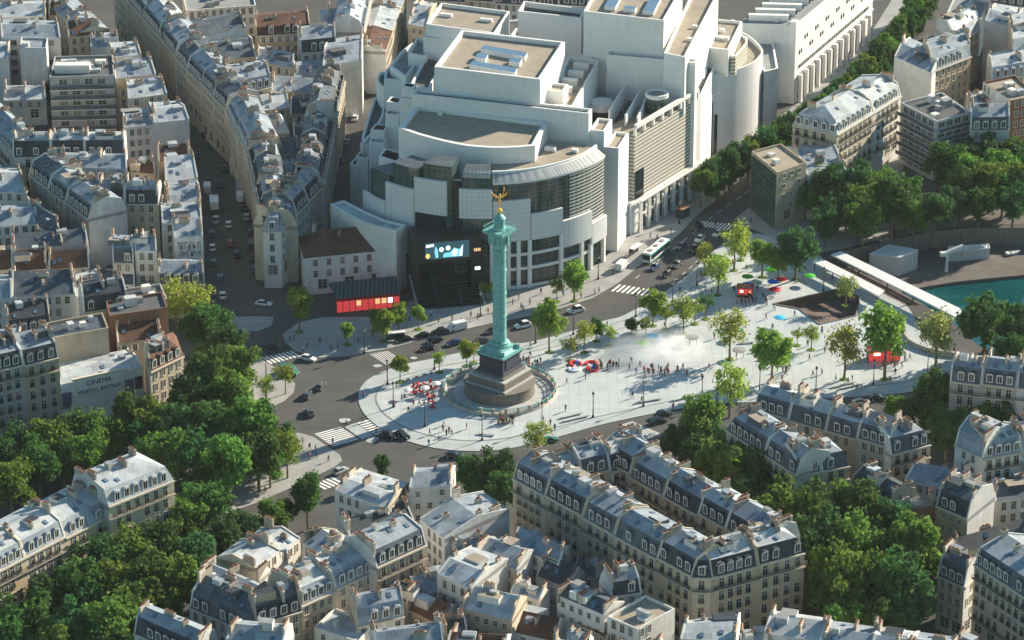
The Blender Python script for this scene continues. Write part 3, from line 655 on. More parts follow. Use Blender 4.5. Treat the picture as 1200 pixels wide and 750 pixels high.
for k in range(8): hframe(op, fa.lerp(fb, (k+.3)/7.6))
for k in range(7):
    a, b_ = fa.lerp(fb, (k+.42)/7.6), fa.lerp(fb, (k+1.18)/7.6); mb = MB()
    for z0_, z1_ in ((.4, 4.0), (4.9, 7.6)):
        q = [a+fn*.63, b_+fn*.63, b_+fn*.7, a+fn*.7]; mb.poly(q, z0_, z1_, 'glass_dark')
    mb.obj('window', op)
mb = MB(); mb.beam(fa+fn*2.2+Vector((0, 0, 9.5)), fb+fn*2.2+Vector((0, 0, 9.5)), .6, .5, 'opera_white'); mb.obj('cornice', op)
mb = MB(); a, b_ = fa+fd*.8+fn*.05, fa+fd*4.6+fn*.05; mb.poly([a, b_, b_+fn*.3, a+fn*.3], 9.4, 17.5, 'glass_dark'); mb.obj('window', op)
# roof court of the street side
mb = MB(); c = G(705, 117.5, 29.5); mb.rev([(3.2, 27), (3.2, 29.2), (2.2, 29.6), (0, 29.9)], 'opera_white', 24, (c.x, c.y)); mb.obj('roof_dome', op)
for a, b_, z in (((738, 92), (714, 131), 31), ((750, 108), (733, 137), 30.5), ((757, 117), (747, 140), 30)):
    p, q = G(*a, z), G(*b_, z); mb = MB(); mb.beam((p.x, p.y, z-2), (q.x, q.y, z-2), .5, 5, 'opera_white'); mb.obj('court_wall', op)
gc = G(770, 110, 33); mb = MB(); mb.rev([(3.0, 24), (3.0, 32.6)], 'glass_green', 20, (gc.x, gc.y), cap=False); mb.rev([(3.2, 32.3), (3.2, 33.4), (2.6, 33.4), (2.6, 32.8), (0, 32.8)], ['opera_white', 'opera_white', 'opera_white', 'gravel_roof'], 20, (gc.x, gc.y)); mb.obj('glass_cylinder', op)
for x, y, s_ in ((727, 128, (3, 2, 1.4)), (732, 118, (2, 3, 1)), (740, 125, (1.6, 1.6, 2)), (718, 110, (3, 2, 2.2)), (752, 138, (3, 2, 1.5)), (742, 104, (2, 2, 1.4)), (766, 130, (2, 2, 1.3))):
    p = G(x, y, 25); mb = MB(); mb.box((p.x, p.y, 24.9), s_, 'grey_roof', R(-16)); mb.obj('roof_unit', op)
rg = random.Random(3)
for (x0, y0, x1, y1, z, n) in ((490, 128, 600, 140, 34.5, 3), (640, 178, 690, 176, 31.2, 3), (600, 60, 630, 70, 45, 0), (790, 20, 815, 50, 41.5, 3), (840, 32, 856, 48, 30.2, 3)):
    for k in range(n):
        p = G(rg.uniform(x0, x1), rg.uniform(y0, y1), z); mb = MB(); mb.box((p.x, p.y, z), (rg.uniform(.8, 1.8), rg.uniform(.8, 1.6), rg.uniform(.6, 1.1)), 'opera_white', R(-16)); mb.obj('roof_unit', op)
# granite portico with the screen
pz = 17.0; a, b_ = G(485, 281.5, pz), G(566, 275, pz); pd = (b_-a).normalized(); pn = Vector((pd.y, -pd.x, 0)); Lp = (b_-a).length
at = lambda t, o, z: Vector((a.x, a.y, 0))+pd*t*Lp-pn*o+Vector((0, 0, z))
mb = MB(); q = [at(0, 0, 0), at(1, 0, 0), at(1, 9, 0), at(0, 9, 0)]; mb.poly(q, 10.2, pz, 'granite_black'); mb.poly([at(0, 0, 0), at(.07, 0, 0), at(.07, 9, 0), at(0, 9, 0)], 0, 10.2, 'granite_black'); mb.poly([at(.83, 0, 0), at(1, 0, 0), at(1, 9, 0), at(.83, 9, 0)], 0, 10.2, 'granite_black'); mb.poly([at(.07, 7.5, 0), at(.83, 7.5, 0), at(.83, 8, 0), at(.07, 8, 0)], 0, 10.2, 'glass_dark'); mass(mb); po = mb.obj('portico', op)
mb = MB()
for k in range(10):
    mb.poly([at(.0, -6+k*1.2, 0), at(.96, -6+k*1.2, 0), at(.96, 7.4, 0), at(0, 7.4, 0)], k*.42 if k else 0, (k+1)*.42, 'granite_black')
for t in (-.015, .3, .62, .95): mb.beam(at(t, -6.5, .5), at(t, 6, 4.6), .5, .9, 'dark_metal' if t in (.3, .62) else 'grey_roof')
mb.obj('staircase', op)
mb = MB(); s0, s1, zb, zt = .16, .80, 11.2, 15.9
mb.prism([at(s0, -.03, zb), at(s1, -.03, zb), at(s1, .2, zb), at(s0, .2, zb)], [at(s0, -.03, zt), at(s1, -.03, zt), at(s1, .2, zt), at(s0, .2, zt)], 'screen_dark'); scn = mb.obj('video_screen', op)
def scr(pts, m, o):
    mb = MB(); mb.face([at(s0+(s1-s0)*u, -.03-o, zb+(zt-zb)*v) for u, v in pts], m); return mb.obj('picture', scn)
scr([(.24, .05), (.3, .1), (.29, .5), (.24, .8), (.21, .45)], 'screen_cyan', .02); scr([(.4, .08), (.84, .08), (.86, .8), (.78, .5), (.66, .62), (.56, .36), (.42, .32)], 'screen_cyan', .02)
scr([(.6, .3), (.66, .55), (.74, .46), (.7, .12), (.64, .1)], 'screen_white', .04); scr([(.77, .1), (.84, .1), (.86, .75), (.8, .5)], 'screen_white', .04)
for u, v in ((.37, .55), (.52, .62)): scr([(u+.055*math.cos(k*.7), v+.15*math.sin(k*.7)) for k in range(9)], 'screen_white', .03)
scr([(.06+.05*math.cos(k*.7), .22+.15*math.sin(k*.7)) for k in range(9)], 'screen_amber', .03); scr([(.02, .72), (.2, .76), (.2, .92), (.02, .88)], 'screen_white', .03)
for t0, t1, z, m in ((.87, .97, 12.6, 'warm_lit'), (.88, .96, 7.4, 'sign_white')):
    for k in range(4):
        u0 = t0+(t1-t0)*k/4; mb = MB(); mb.prism([at(u0, -.12, z), at(u0+.018, -.12, z), at(u0+.018, 0, z), at(u0, 0, z)], [at(u0, -.12, z+.8), at(u0+.018, -.12, z+.8), at(u0+.018, 0, z+.8), at(u0, 0, z+.8)], m); mb.obj('sign', po)
# rear block along the avenue
ra, rb = Vector((85.3, 196.5, 0)), Vector((114, 256, 0)); rd = (rb-ra).normalized(); rn = Vector((rd.y, -rd.x, 0)); zr = 24.5
FL = G(866, 27, zr); FL.z = 0; FB = FL+(rb-ra)*1.0; q = [ra, rb, FB, FL]; w = ccw(q); mb = MB(); mb.poly(q, 0, zr, 'opera_white', 'grey_roof'); mass(mb); rbk = mb.obj('rear_block', op)
mb = MB()
for k in range(12):
    t = .05+k*.08; p, q2 = FL.lerp(FB, t), ra.lerp(rb, t); e = (q2-p).normalized(); p, q2 = p+e*1.5, q2-e*3.0
    mb.beam(p+Vector((0, 0, zr+.9)), q2+Vector((0, 0, zr+.9)), 1.7, 1.8, 'opera_white'); mb.beam(p+rd*1.3+Vector((0, 0, zr+.5)), q2+rd*1.3+Vector((0, 0, zr+.5)), .9, .9, 'glass_dark')
mb.obj('roof_light', rbk)
mb = MB()
for k in range(14):
    c = ra+rd*(4+k*4.3)+rn*.05; z = 18 if k % 2 else 14.5
    mb.beam(c+Vector((0, 0, z)), c+rd*.8+Vector((0, 0, z)), .12, 1.3, 'glass_dark'); mb.beam(c+rd*1.8+Vector((0, 0, z)), c+rd*2.5+Vector((0, 0, z)), .12, 1.2, 'glass_dark')
mb.obj('window', rbk)
mb = MB()
for z, h_ in ((8.3, .5), (11.5, .4), (21.8, .35)): mb.beam(ra+rn*.2+Vector((0, 0, z)), rb+rn*.2+Vector((0, 0, z)), .5, h_, 'opera_white')
for k in range(40):
    c = ra+rd*(3+k*1.5)+rn*.06; mb.beam(c+Vector((0, 0, 10)), c+rd*.7+Vector((0, 0, 10)), .14, 1.1, 'glass_dark')
mb.obj('cornice', rbk)
for k in range(13):
    c = ra+rd*(2+k*4.8)+rn*1.7; mb = MB(); mb.box((c.x, c.y, 0), (1.1, 1.0, 8.6), 'opera_white', math.atan2(rd.y, rd.x)); mb.beam(c+Vector((0, 0, 8)), c-rn*1.7+Vector((0, 0, 8)), .9, 1.0, 'opera_white'); mb.obj('pier', rbk)
for k in range(12):
    c = ra+rd*(3.2+k*4.8)+rn*.06; mb = MB(); mb.beam(c+Vector((0, 0, 3.9)), c+rd*2.5+Vector((0, 0, 3.9)), .2, 7.0, 'glass_dark'); mb.obj('window', rbk)
c0 = ra-rn*18; mb = MB(); mb.poly([ra-rn*5-rd*.5, ra-rn*5+rd*1, ra-rn*6.3+rd*1, ra-rn*6.3-rd*.5], 0, zr+.6, 'opera_white'); mb.poly([ra+rn*.7-rd*.7, ra+rn*.7+rd*1.6, ra-rn*1.2+rd*1.6, ra-rn*1.2-rd*.7], 0, zr+1, 'opera_white'); mb.obj('pier', rbk)
pr('link_wing', [(857, 22), (905, 40), (912, 80), (896, 84), (872, 48)], 19, par=.8, roof='grey_roof', wall='wall_plaster')
# ---------------------------------------------------------------- apartment buildings
def protobox(mb, x0, x1, y0, y1, z0, z1, m):
    lo = [Vector((x0, y0, z0)), Vector((x1, y0, z0)), Vector((x1, y1, z0)), Vector((x0, y1, z0))]; mb.prism(lo, [p+Vector((0, 0, z1-z0)) for p in lo], m)
def make_window(name, w, h, style):
    """stands at its sill, outward = -y; frame, glass with glazing bars, sill, and what hangs on it"""
    mb = MB(); f = .13
    for x0, x1, z0, z1 in ((-w/2-f, -w/2, -.05, h+f), (w/2, w/2+f, -.05, h+f), (-w/2, w/2, h, h+f)): protobox(mb, x0, x1, -.10, .02, z0, z1, 'stone_trim')
    protobox(mb, -w/2-.2, w/2+.2, -.2, .02, -.17, -.05, 'stone_trim')
    mb.face([(-w/2, -.02, -.05), (w/2, -.02, -.05), (w/2, -.02, h), (-w/2, -.02, h)], 'win_glass')
    protobox(mb, -.035, .035, -.055, -.01, -.05, h, 'frame_white')
    for z in ((h*.36, h*.70) if h > 1.4 else (h*.5,)): protobox(mb, -w/2, w/2, -.05, -.01, z-.025, z+.025, 'frame_white')
    if style == 'rail': protobox(mb, -w/2-.05, w/2+.05, -.32, -.27, 0, .06, 'rail_dark'); protobox(mb, -w/2-.05, w/2+.05, -.32, -.27, .35, .42, 'rail_dark'); protobox(mb, -w/2-.05, w/2+.05, -.33, -.26, .86, .95, 'rail_dark'); [protobox(mb, x-.025, x+.025, -.31, -.28, 0, .9, 'rail_dark') for x in [-w/2+w*k/7 for k in range(8)]]
    if style == 'shutter':
        for s in (-1, 1): protobox(mb, s*(w/2+.32)-.22, s*(w/2+.32)+.22, -.13, -.03, 0, h, 'frame_white')
    return mb.mesh(name)
WIN = dict(tall=(make_window('window', 1.15, 2.0, 'rail'), 2.0), plain=(make_window('window', 1.05, 1.7, ''), 1.7), shutter=(make_window('window', 1.0, 1.6, 'shutter'), 1.6), small=(make_window('window', .9, 1.15, ''), 1.15), shop=(make_window('shop_window', 2.3, 2.5, ''), 2.5), wide=(make_window('window', 2.2, 1.5, ''), 1.5))
def make_dormer(zm):
    mb = MB(); w, h, d = .64, 2.0, 1.5
    protobox(mb, -w-.12, -w+.1, 0, .12, 0, h, 'frame_white'); protobox(mb, w-.1, w+.12, 0, .12, 0, h, 'frame_white'); protobox(mb, -w+.1, w-.1, 0, .12, h-.18, h, 'frame_white'); protobox(mb, -w+.1, w-.1, 0, .12, 0, .15, 'frame_white')
    mb.face([(-w+.1, .06, .15), (w-.1, .06, .15), (w-.1, .06, h-.18), (-w+.1, .06, h-.18)], 'win_glass'); protobox(mb, -.035, .035, .03, .06, .15, h-.18, 'frame_white')
    for s in (-1, 1):
        q = [(s*(w+.05), .1, 0), (s*(w+.05), d, .0), (s*(w+.05), d, h), (s*(w+.05), .1, h)]; mb.face(q if s > 0 else q[::-1], zm)
    top = [(w+.25, -.12, h), (w*.6, -.12, h+.28), (-w*.6, -.12, h+.28), (-w-.25, -.12, h)]; bk = [(x, d+.3, z) for x, y, z in top]
    for i in range(3): mb.face([top[i], bk[i], bk[i+1], top[i+1]], zm)
    mb.face(top[::-1], 'frame_white'); mb.face([top[0], top[3], bk[3], bk[0]], zm)
    return mb.mesh('dormer')
DORM = {k: make_dormer(k) for k in ('zinc', 'zinc_dark', 'zinc_pale', 'slate', 'tile')}
def make_chimney(L, h, n):
    mb = MB(); protobox(mb, -.27, .27, -L/2, L/2, -2.2, h, 'chimney_stone'); protobox(mb, -.34, .34, -L/2-.06, L/2+.06, h, h+.12, 'chimney_stone')
    for k in range(n):
        y = -L/2+.35+(L-.7)*k/max(1, n-1); hh = .3+.25*((k*7) % 3)/2
        lo = [Vector((.15*math.cos(a)*1.1, y+.15*math.sin(a), h+.16)) for a in (0, 1.05, 2.1, 3.14, 4.19, 5.24)]; mb.prism(lo, [Vector((p.x*.8, y+(p.y-y)*.8, h+.16+hh)) for p in lo], 'pot', None, False)
    return mb.mesh('chimney')
CHIM = [make_chimney(1.6, 1.0, 4), make_chimney(2.8, 1.15, 7), make_chimney(4.2, 1.0, 10), make_chimney(2.2, 1.9, 5)]
def make_hatch():
    mb = MB(); protobox(mb, -.45, .45, -.6, .6, -.1, .14, 'zinc_dark'); mb.face([(-.36, -.5, .15), (.36, -.5, .15), (.36, .5, .15), (-.36, .5, .15)], 'skylight'); return mb.mesh('skylight')
HATCH = make_hatch()
WINQ = []; WALLS = 'cream white beige grey plaster sand'.split()
ROOFNAME = dict(zinc='blue-grey zinc', zinc_pale='pale zinc', zinc_dark='dark zinc', slate='black slate', tile='brown tiled')
def building(name, label, group, w, h, wall='cream', roof='zinc', kind='mansard', low=None, sh=3.4, top=1.7, hipL=False, hipR=False, party=(1, 3), style='tall', fh=3.05, sp=2.35, balc=True, chim=3, dorm=True, seed=0, cat='building', hatch=3, par=.6, win=True, allwin=False, z0=0.0):
    """w: four (or more) world corners in plan, front edge first; h: eaves height"""
    w = ccw(w); n = len(w); cen = sum(w, Vector((0, 0, 0)))/n; rg = random.Random(seed*977+int(abs(cen.x*31+cen.y*17))); wm = 'wall_'+wall; pm = rg.choice([wm, 'wall_white', 'wall_plaster', 'wall_cream', 'wall_white']) if win else wm; low = low or ('slate' if rg.random() < .6 else 'zinc_dark')
    root = empty(name, (cen.x, cen.y, z0), label, cat, group); at = lambda p, z: Vector((p.x, p.y, z))
    wallmb = MB(); roofmb = MB(); fac = []
    for i in range(n):
        j = (i+1) % n; a, b = w[i], w[j]; isparty = n == 4 and i in party
        wallmb.face([at(a, z0), at(b, z0), at(b, h), at(a, h)], pm if isparty else wm)
        if not isparty or allwin: fac.append((a, b, i))
    hips = {1: hipR, 3: hipL}
    zt = h
    if kind == 'flat':
        I = inset(w, .3)
        for i in range(n):
            j = (i+1) % n
            wallmb.face([at(w[i], h), at(w[j], h), at(I[j], h), at(I[i], h)], wm); wallmb.face([at(I[i], h), at(I[j], h), at(I[j], h-par), at(I[i], h-par)], wm)
        for t in tessellate_polygon([I]):
            q = [at(I[k], h-par) for k in t]
            if (q[1]-q[0]).cross(q[2]-q[0]).z < 0: q.reverse()
            roofmb.face(q, roof)
        for k in range(hatch):
            u, v = rg.uniform(.2, .8), rg.uniform(.2, .8); p = (w[0].lerp(w[1], u)).lerp(w[-1].lerp(w[2 if n > 3 else 1], u), v); roofmb.box((p.x, p.y, h-par), (rg.uniform(1, 3.2), rg.uniform(1, 2.4), rg.uniform(.6, 2.2)), rg.choice(['wall_white', 'grey_roof', 'zinc_pale', 'wall_plaster']), math.atan2((w[1]-w[0]).y, (w[1]-w[0]).x))
    else:
        st = sh if kind == 'mansard' else 0.0; ins = 1.3 if kind == 'mansard' else 0.0
        if n == 4:
            d = [ins, ins if hipR else 0, ins, ins if hipL else 0]
            I = inset(w, d) if ins else [p.copy() for p in w]; z1 = h+st
            rp = rg.uniform(.34, .62); RL, RR = I[0].lerp(I[3], rp), I[1].lerp(I[2], rp); top = top*rg.uniform(.75, 1.15); W_ = (I[3]-I[0]).length/2; LL = (RR-RL).length
            if hipL: RL = RL.lerp(RR, min(.45, W_*.75/LL))
            if hipR: RR = RR.lerp(RL, min(.45, W_*.75/LL))
            z2 = z1+top; ov = 0
            if ins:
                for i in range(4):
                    j = (i+1) % 4
                    if i in (1, 3) and not hips[i]: continue
                    roofmb.face([at(w[i], h), at(w[j], h), at(I[j], z1), at(I[i], z1)], low)
            roofmb.face([at(I[0], z1), at(I[1], z1), at(RR, z2), at(RL, z2)], roof); roofmb.face([at(I[2], z1), at(I[3], z1), at(RL, z2), at(RR, z2)], roof)
            for i, ra_, ja, jb in ((1, RR, 1, 2), (3, RL, 3, 0)):
                if hips[i]: roofmb.face([at(I[ja], z1), at(I[jb], z1), at(ra_, z2)], roof)
                else:                                               # party wall standing a little proud of the roof
                    A, B = w[i], w[(i+1) % 4]; inn = Vector((-(B-A).y, (B-A).x, 0)).normalized()*.36
                    prof = [at(A, h-1), at(A, h+.25)]+([at(I[ja], z1+.3)] if ins else [])+[at(ra_, z2+.3)]+([at(I[jb], z1+.3)] if ins else [])+[at(B, h+.25), at(B, h-1)]
                    lo = [p for p in prof]; hi = [p+inn for p in prof]; wallmb.prism(lo, hi, pm)
            zt = z2
            # chimneys on the party lines
            for i in (1, 3):
                if not chim: break
                A, B = I[1 if i == 1 else 0], I[2 if i == 1 else 3]; inn = (RL-RR).normalized() if i == 1 else (RR-RL).normalized()
                ang = math.atan2((B-A).y, (B-A).x)-math.pi/2
                for k in range(rg.choice([1, 1, 2]) if chim > 1 else 1):
                    t = rg.uniform(.15, .85); me = rg.choice(CHIM); p = A.lerp(B, t)+inn*(.45+(2.5 if hips[i] else 0)); zz = z1+top*(1-abs(2*t-1))*(.9)
                    CH.append((root, me, at(p, zz), ang))
            for k in range(max(0, chim-2)):
                u = rg.uniform(.3, .7); t = rg.uniform(.2, .8); p = RL.lerp(RR, u).lerp((I[0] if t < .5 else I[3]).lerp(I[1] if t < .5 else I[2], u), abs(2*t-1)); CH.append((root, rg.choice(CHIM[:2]), at(p, z1+top*(1-abs(2*t-1))*.9), math.atan2((RR-RL).y, (RR-RL).x)+(math.pi/2 if rg.random() < .3 else 0)))
            if hatch and rg.random() < .6:                          # a sunk or raised roof terrace
                u = rg.uniform(.25, .75); p = RL.lerp(RR, u).lerp(I[2].lerp(I[3], 1-u) if rg.random() < .5 else I[0].lerp(I[1], u), .35); an = math.atan2((RR-RL).y, (RR-RL).x); roofmb.box((p.x, p.y, z1+.1), (rg.uniform(2.6, 5), rg.uniform(2, 3.4), top*.75+.5), rg.choice(['wall_white', 'wall_plaster', 'zinc_dark', pm]), an, rg.choice(['grey_roof', 'dark_roof', 'zinc_pale', 'gravel_roof', 'slate']))
            for k in range(rg.choice([0, 1, 1, 2]) if hatch else 0):
                t = rg.uniform(.25, .75); p = RL.lerp(RR, rg.uniform(.15, .85)).lerp((I[0] if t < .5 else I[3]).lerp(I[1] if t < .5 else I[2], .5), abs(2*t-1)*.6); roofmb.box((p.x, p.y, z1-.3), (rg.uniform(1.2, 3), rg.uniform(1, 2.2), top*(1-abs(2*t-1))+rg.uniform(.7, 1.7)), rg.choice(['wall_white', 'wall_cream', 'zinc_pale', 'zinc', 'wall_plaster']), math.atan2((RR-RL).y, (RR-RL).x), rg.choice(['zinc_pale', 'zinc', 'grey_roof']))
            slopes = [(I[0], I[1], RL, RR)]+([(I[2], I[3], RR, RL)])
            for k in range(hatch):
                s = slopes[k % 2]; u, t = rg.uniform(.15, .85), rg.uniform(.2, .7); e = s[0].lerp(s[1], u); r_ = s[2].lerp(s[3], u); p = e.lerp(r_, t); run = (r_-e).length; dirr = (r_-e).normalized()
                HT.append((root, at(p, z1+top*t), math.atan2(dirr.y, dirr.x)-math.pi/2, math.atan2(top, max(run, .5))))
        else:
            I = inset(w, ins); I2 = inset(w, ins+2.6); z1, z2 = h+st, h+st+top*.55
            for i in range(n):
                j = (i+1) % n
                if ins: roofmb.face([at(w[i], h), at(w[j], h), at(I[j], z1), at(I[i], z1)], low)
                roofmb.face([at(I[i], z1), at(I[j], z1), at(I2[j], z2), at(I2[i], z2)], roof)
            for t in tessellate_polygon([I2]):
                q = [at(I2[k], z2) for k in t]
                if (q[1]-q[0]).cross(q[2]-q[0]).z < 0: q.reverse()
                roofmb.face(q, roof)
            for k in range(chim):
                p = I2[k % n].lerp(cen, .25); CH.append((root, rg.choice(CHIM), at(p, z2-.3), rg.choice([0, 1.57])+math.atan2((w[1]-w[0]).y, (w[1]-w[0]).x)))
    # ledges
    mass(wallmb); mass(roofmb)
    wo = wallmb.obj('wall', root); ro = roofmb.obj('roof', root); ROOFS[root.name] = ro
    sp = sp*rg.uniform(.9, 1.16); fh = fh*rg.uniform(.95, 1.07); camv = Vector((CAM.x, CAM.y, 0)); cor = MB(); balcs = {}
    nf = max(2, int((h-.7)/fh)); f0 = h-nf*fh
    for a, b, i in fac:
        e = (b-a); L = e.length
        if L < 1.5: continue
        e = e/L; nn = Vector((e.y, -e.x, 0)); mid = (a+b)/2
        if nn.dot(camv-mid) < -6: continue
        if kind == 'mansard' or balc: cor.beam(at(a, h-.18)+nn*.16, at(b, h-.18)+nn*.16, .5, .36, 'stone_trim')
        if balc and style == 'tall':
            for fl in {1, nf-1}:
                z = f0+fl*fh-.1
                if fl < 1 or z < 3: continue
                bb = balcs.setdefault(fl, MB()); bb.beam(at(a, z)+nn*.35, at(b, z)+nn*.35, .7, .16, 'stone_trim')
                for zz, hh in ((.22, .05), (.5, .05), (.95, .08)): bb.beam(at(a, z+zz)+nn*.66, at(b, z+zz)+nn*.66, .05, hh, 'rail_dark')
                for k in range(int(L/.45)+1): q = a+e*min(L-.03, k*.45+.02)+nn*.66; bb.box((q.x, q.y, z), (.05, .04, .95), 'rail_dark')
        if not win: continue
        nw = max(1, int((L-.5)/sp)); off = (L-(nw-1)*sp)/2; rz = math.atan2(e.y, e.x)
        if (i in party and n == 4): nw = min(nw, 2); 
        for fl in range(nf):
            ground = fl == 0
            stl = style if not ground else ('shop' if sp > 2 and style != 'wide' else style)
            if ground and stl == 'shop': ks = range(0, nw, 1); 
            else: ks = range(nw)
            for k in ks:
                if rg.random() < .05: continue
                me, wh = WIN[stl]; z = f0+fl*fh+(.35 if stl == 'tall' else (.5 if stl == 'shop' else .75))
                if stl == 'shop' and k % 2: continue
                p = a+e*(off+k*sp+(sp/2 if stl == 'shop' and k+1 < nw else 0)); WINQ.append((root, me, at(p+nn*.012, z), rz, nn, 'window'))
        if kind == 'mansard' and dorm and not (n == 4 and i in (1, 3) and not hips[i]):
            for k in range(nw):
                if rg.random() < .1: continue
                p = a+e*(off+k*sp)-nn*.12; WINQ.append((root, DORM[low if low in DORM else 'slate'], at(p, h+.45), rz, nn, 'dormer'))
    if cor.f: cor.obj('cornice', root)
    for bb in balcs.values(): bb.obj('balcony', root)
    return root
CH = []; HT = []; ROOFS = {}
def Q(label, px, h, wall='cream', roof='zinc', kind='gable', group=None, name='apartment_building', **k):
    k.setdefault('balc', False); k.setdefault('style', ('plain', 'plain', 'shutter', 'small')[len(ROOFS) % 4]); k.setdefault('seed', len(ROOFS))
    if kind == 'gable' and 'top' not in k: k['top'] = 2.4
    return building(name, label, group, GG(px, h), h, wall, roof, kind, **k)
def row(where, a, b, h, depth, n, end, group=None, walls=WALLS[:4], roofs=('zinc', 'zinc_pale', 'zinc'), kind='mansard', hv=.7, hips=(False, False), seed=1, **k):
    """n houses side by side along the eaves line a-b (pixels at height h), depth metres to the left of a-b (negative: right);
    labels count from `end` ('a' or 'b'), e.g. where = 'row along the boulevard, counted from the cinema'"""
    A, B = G(*a, h), G(*b, h); d = (B-A); d.z = 0; L = d.length; u = d/L; nl = Vector((-u.y, u.x, 0)); rg = random.Random(seed*131+n)
    cuts = [0]+[(i+rg.uniform(-.16, .16))/n for i in range(1, n)]+[1]; out = []
    for i in range(n):
        p, q = A.lerp(B, cuts[i])+u*.02, A.lerp(B, cuts[i+1])-u*.02; nrm = nl*depth
        w = [p, q, q+nrm, p+nrm]
        if depth < 0: w = [p+nrm, q+nrm, q, p]
        hh = h+rg.uniform(-hv, hv); wl = rg.choice(walls); rf = rg.choice(roofs); num = (i if end == 'a' else n-1-i)+1
        hl, hr = (hips[0] and i == 0), (hips[1] and i == n-1)
        lb = f"{wl} building, {ROOFNAME[rf]} roof, {ordw(num)} in {where}" if n > 1 else f"{wl} building, {ROOFNAME[rf]} roof, {where}"
        kk = {x: y for x, y in k.items() if x != 'what'}
        for p_ in w: p_.z = 0
        out.append(building('apartment_building', lb, group or 'apartment buildings in the '+where.split(',')[0].split(' counted')[0], w, hh, wl, rf, kind, hipL=hl, hipR=hr, party=tuple(x for x, hp in ((1, hr), (3, hl)) if not hp), seed=seed*10+i, **kk))
    return out
# --- the large block in front of the square
row('courtyard block front, from its plaza end', (601, 560), (811, 676), 20.5, 11, 5, 'a', walls=['cream', 'beige', 'sand'], roofs=('zinc',), seed=11, hv=.3, chim=3)
building('apartment_building', 'sharp cream corner building with black mansard, at the foot of the courtyard block', 'apartment buildings in the courtyard block', [G(811.5, 676.5, 20.5), G(833, 677, 20.5), G(862, 661, 20.5), G(846, 648, 20.5), G(790, 650, 20.5)], 20.5, 'cream', 'zinc', 'mansard', 'slate', seed=5, chim=4)
row('courtyard block short end, from its sharp corner', (834, 676.5), (943, 648), 20.5, 11, 2, 'a', walls=['cream', 'sand'], roofs=('zinc', 'zinc_pale'), seed=12, hv=.2, hips=(False, True))
row('courtyard block boulevard side, from its plaza end', (744, 523), (938, 631), 20, -10, 5, 'a', walls=['cream', 'beige', 'grey'], roofs=('zinc', 'zinc', 'zinc_pale'), seed=13, hv=.6)
row('courtyard block plaza end, from its low corner', (618, 551), (738, 522), 20, -9, 3, 'a', walls=['cream', 'white'], roofs=('zinc_pale', 'zinc'), seed=14, hv=.5)
Q('low zinc-roofed link building inside the courtyard block', [(700, 578), (728, 596), (752, 584), (724, 568)], 15, 'white', 'zinc', hatch=2)
Q('small pale zinc building closing the second court of the courtyard block', [(770, 622), (796, 637), (818, 625), (792, 611)], 15.5, 'plaster', 'zinc_pale', hatch=2)
# --- bottom centre
Q('white flat-topped building beside the lower zebra crossing', [(392, 574), (455, 596), (480, 566), (423, 549)], 19, 'white', 'zinc_pale', top=1.2, hatch=4, win=True, allwin=True)
Q('tall white building with blue-grey roof behind the flat-topped white one', [(479, 572), (528, 568), (534, 546), (486, 548)], 20, 'white', 'zinc', top=1.6, allwin=True)
Q('white building with three bare chimney walls facing the courtyard block', [(492, 608), (521, 632), (597, 597), (566, 576)], 19, 'white', 'zinc', top=2.2, chim=4, allwin=False)
Q('dark slate-roofed house squeezed behind the chimney-walled white building', [(412, 636), (486, 610), (470, 590), (398, 610)], 16, 'beige', 'slate', top=2.4)
row('bottom cream street row, from its low end', (352, 712), (441, 672), 18, 11, 2, 'a', walls=['cream'], roofs=('zinc_pale', 'zinc'), seed=21, low='zinc', style='plain')
row('cream street row at the bottom, its tallest house', (441, 668), (500, 641), 20.5, 11, 1, 'a', walls=['beige'], roofs=('zinc',), seed=22, low='zinc_dark')
row('bright inner court wing, from the bottom', (300, 668), (352, 628), 19, 10, 2, 'a', walls=['cream', 'white'], roofs=('zinc_pale',), kind='gable', seed=23, style='plain', balc=False)
row('pale court wing under the zebra crossing', (354, 636), (402, 668), 18.5, 9, 2, 'a', walls=['white', 'cream'], roofs=('zinc_pale', 'zinc'), kind='gable', seed=24, style='plain', balc=False)
Q('blue-roofed house with a long white party wall beside the boulevard trees', [(222, 712), (300, 745), (334, 715), (256, 686)], 16, 'white', 'zinc_dark', 'mansard', low='zinc_dark', chim=4)
Q('white slab-like building standing on end beside the boulevard trees', [(235, 672), (300, 702), (318, 690), (252, 660)], 19, 'white', 'zinc', top=1.0, chim=4)
Q('grey-roofed house at the bottom edge beside the boulevard trees', [(157, 742), (232, 775), (256, 752), (182, 722)], 15, 'plaster', 'zinc', 'mansard', low='slate', chim=4, balc=True, style='tall')
Q('dormered corner house at the bottom under the blue-roofed house', [(300, 732), (354, 716), (346, 700), (290, 712)], 18, 'beige', 'zinc_dark', 'mansard', low='slate')
Q('blue-roofed house at the bottom edge beside the dormered corner house', [(262, 770), (330, 775), (345, 745), (285, 740)], 17, 'cream', 'zinc', 'mansard')
Q('white dormered house at the bottom in front of the cream street row', [(418, 734), (474, 722), (466, 700), (408, 710)], 16, 'white', 'zinc', 'mansard', low='zinc', chim=3)
Q('flat white building at the bottom edge under the cream street row', [(368, 735), (420, 752), (440, 728), (392, 712)], 15, 'white', 'zinc_pale', 'flat', hatch=2)
Q('brown tiled house at the bottom behind the white wall building', [(474, 712), (520, 735), (540, 712), (494, 694)], 13, 'beige', 'tile', top=2.8)
Q('small zinc house with a terracotta roof beside it at the bottom', [(485, 700), (535, 690), (525, 668), (477, 676)], 14, 'grey', 'zinc', top=2.0)
Q('tall white blank-walled building at the bottom centre', [(512, 672), (552, 690), (596, 655), (552, 640)], 19, 'white', 'zinc_pale', top=2.0, chim=2, allwin=True)
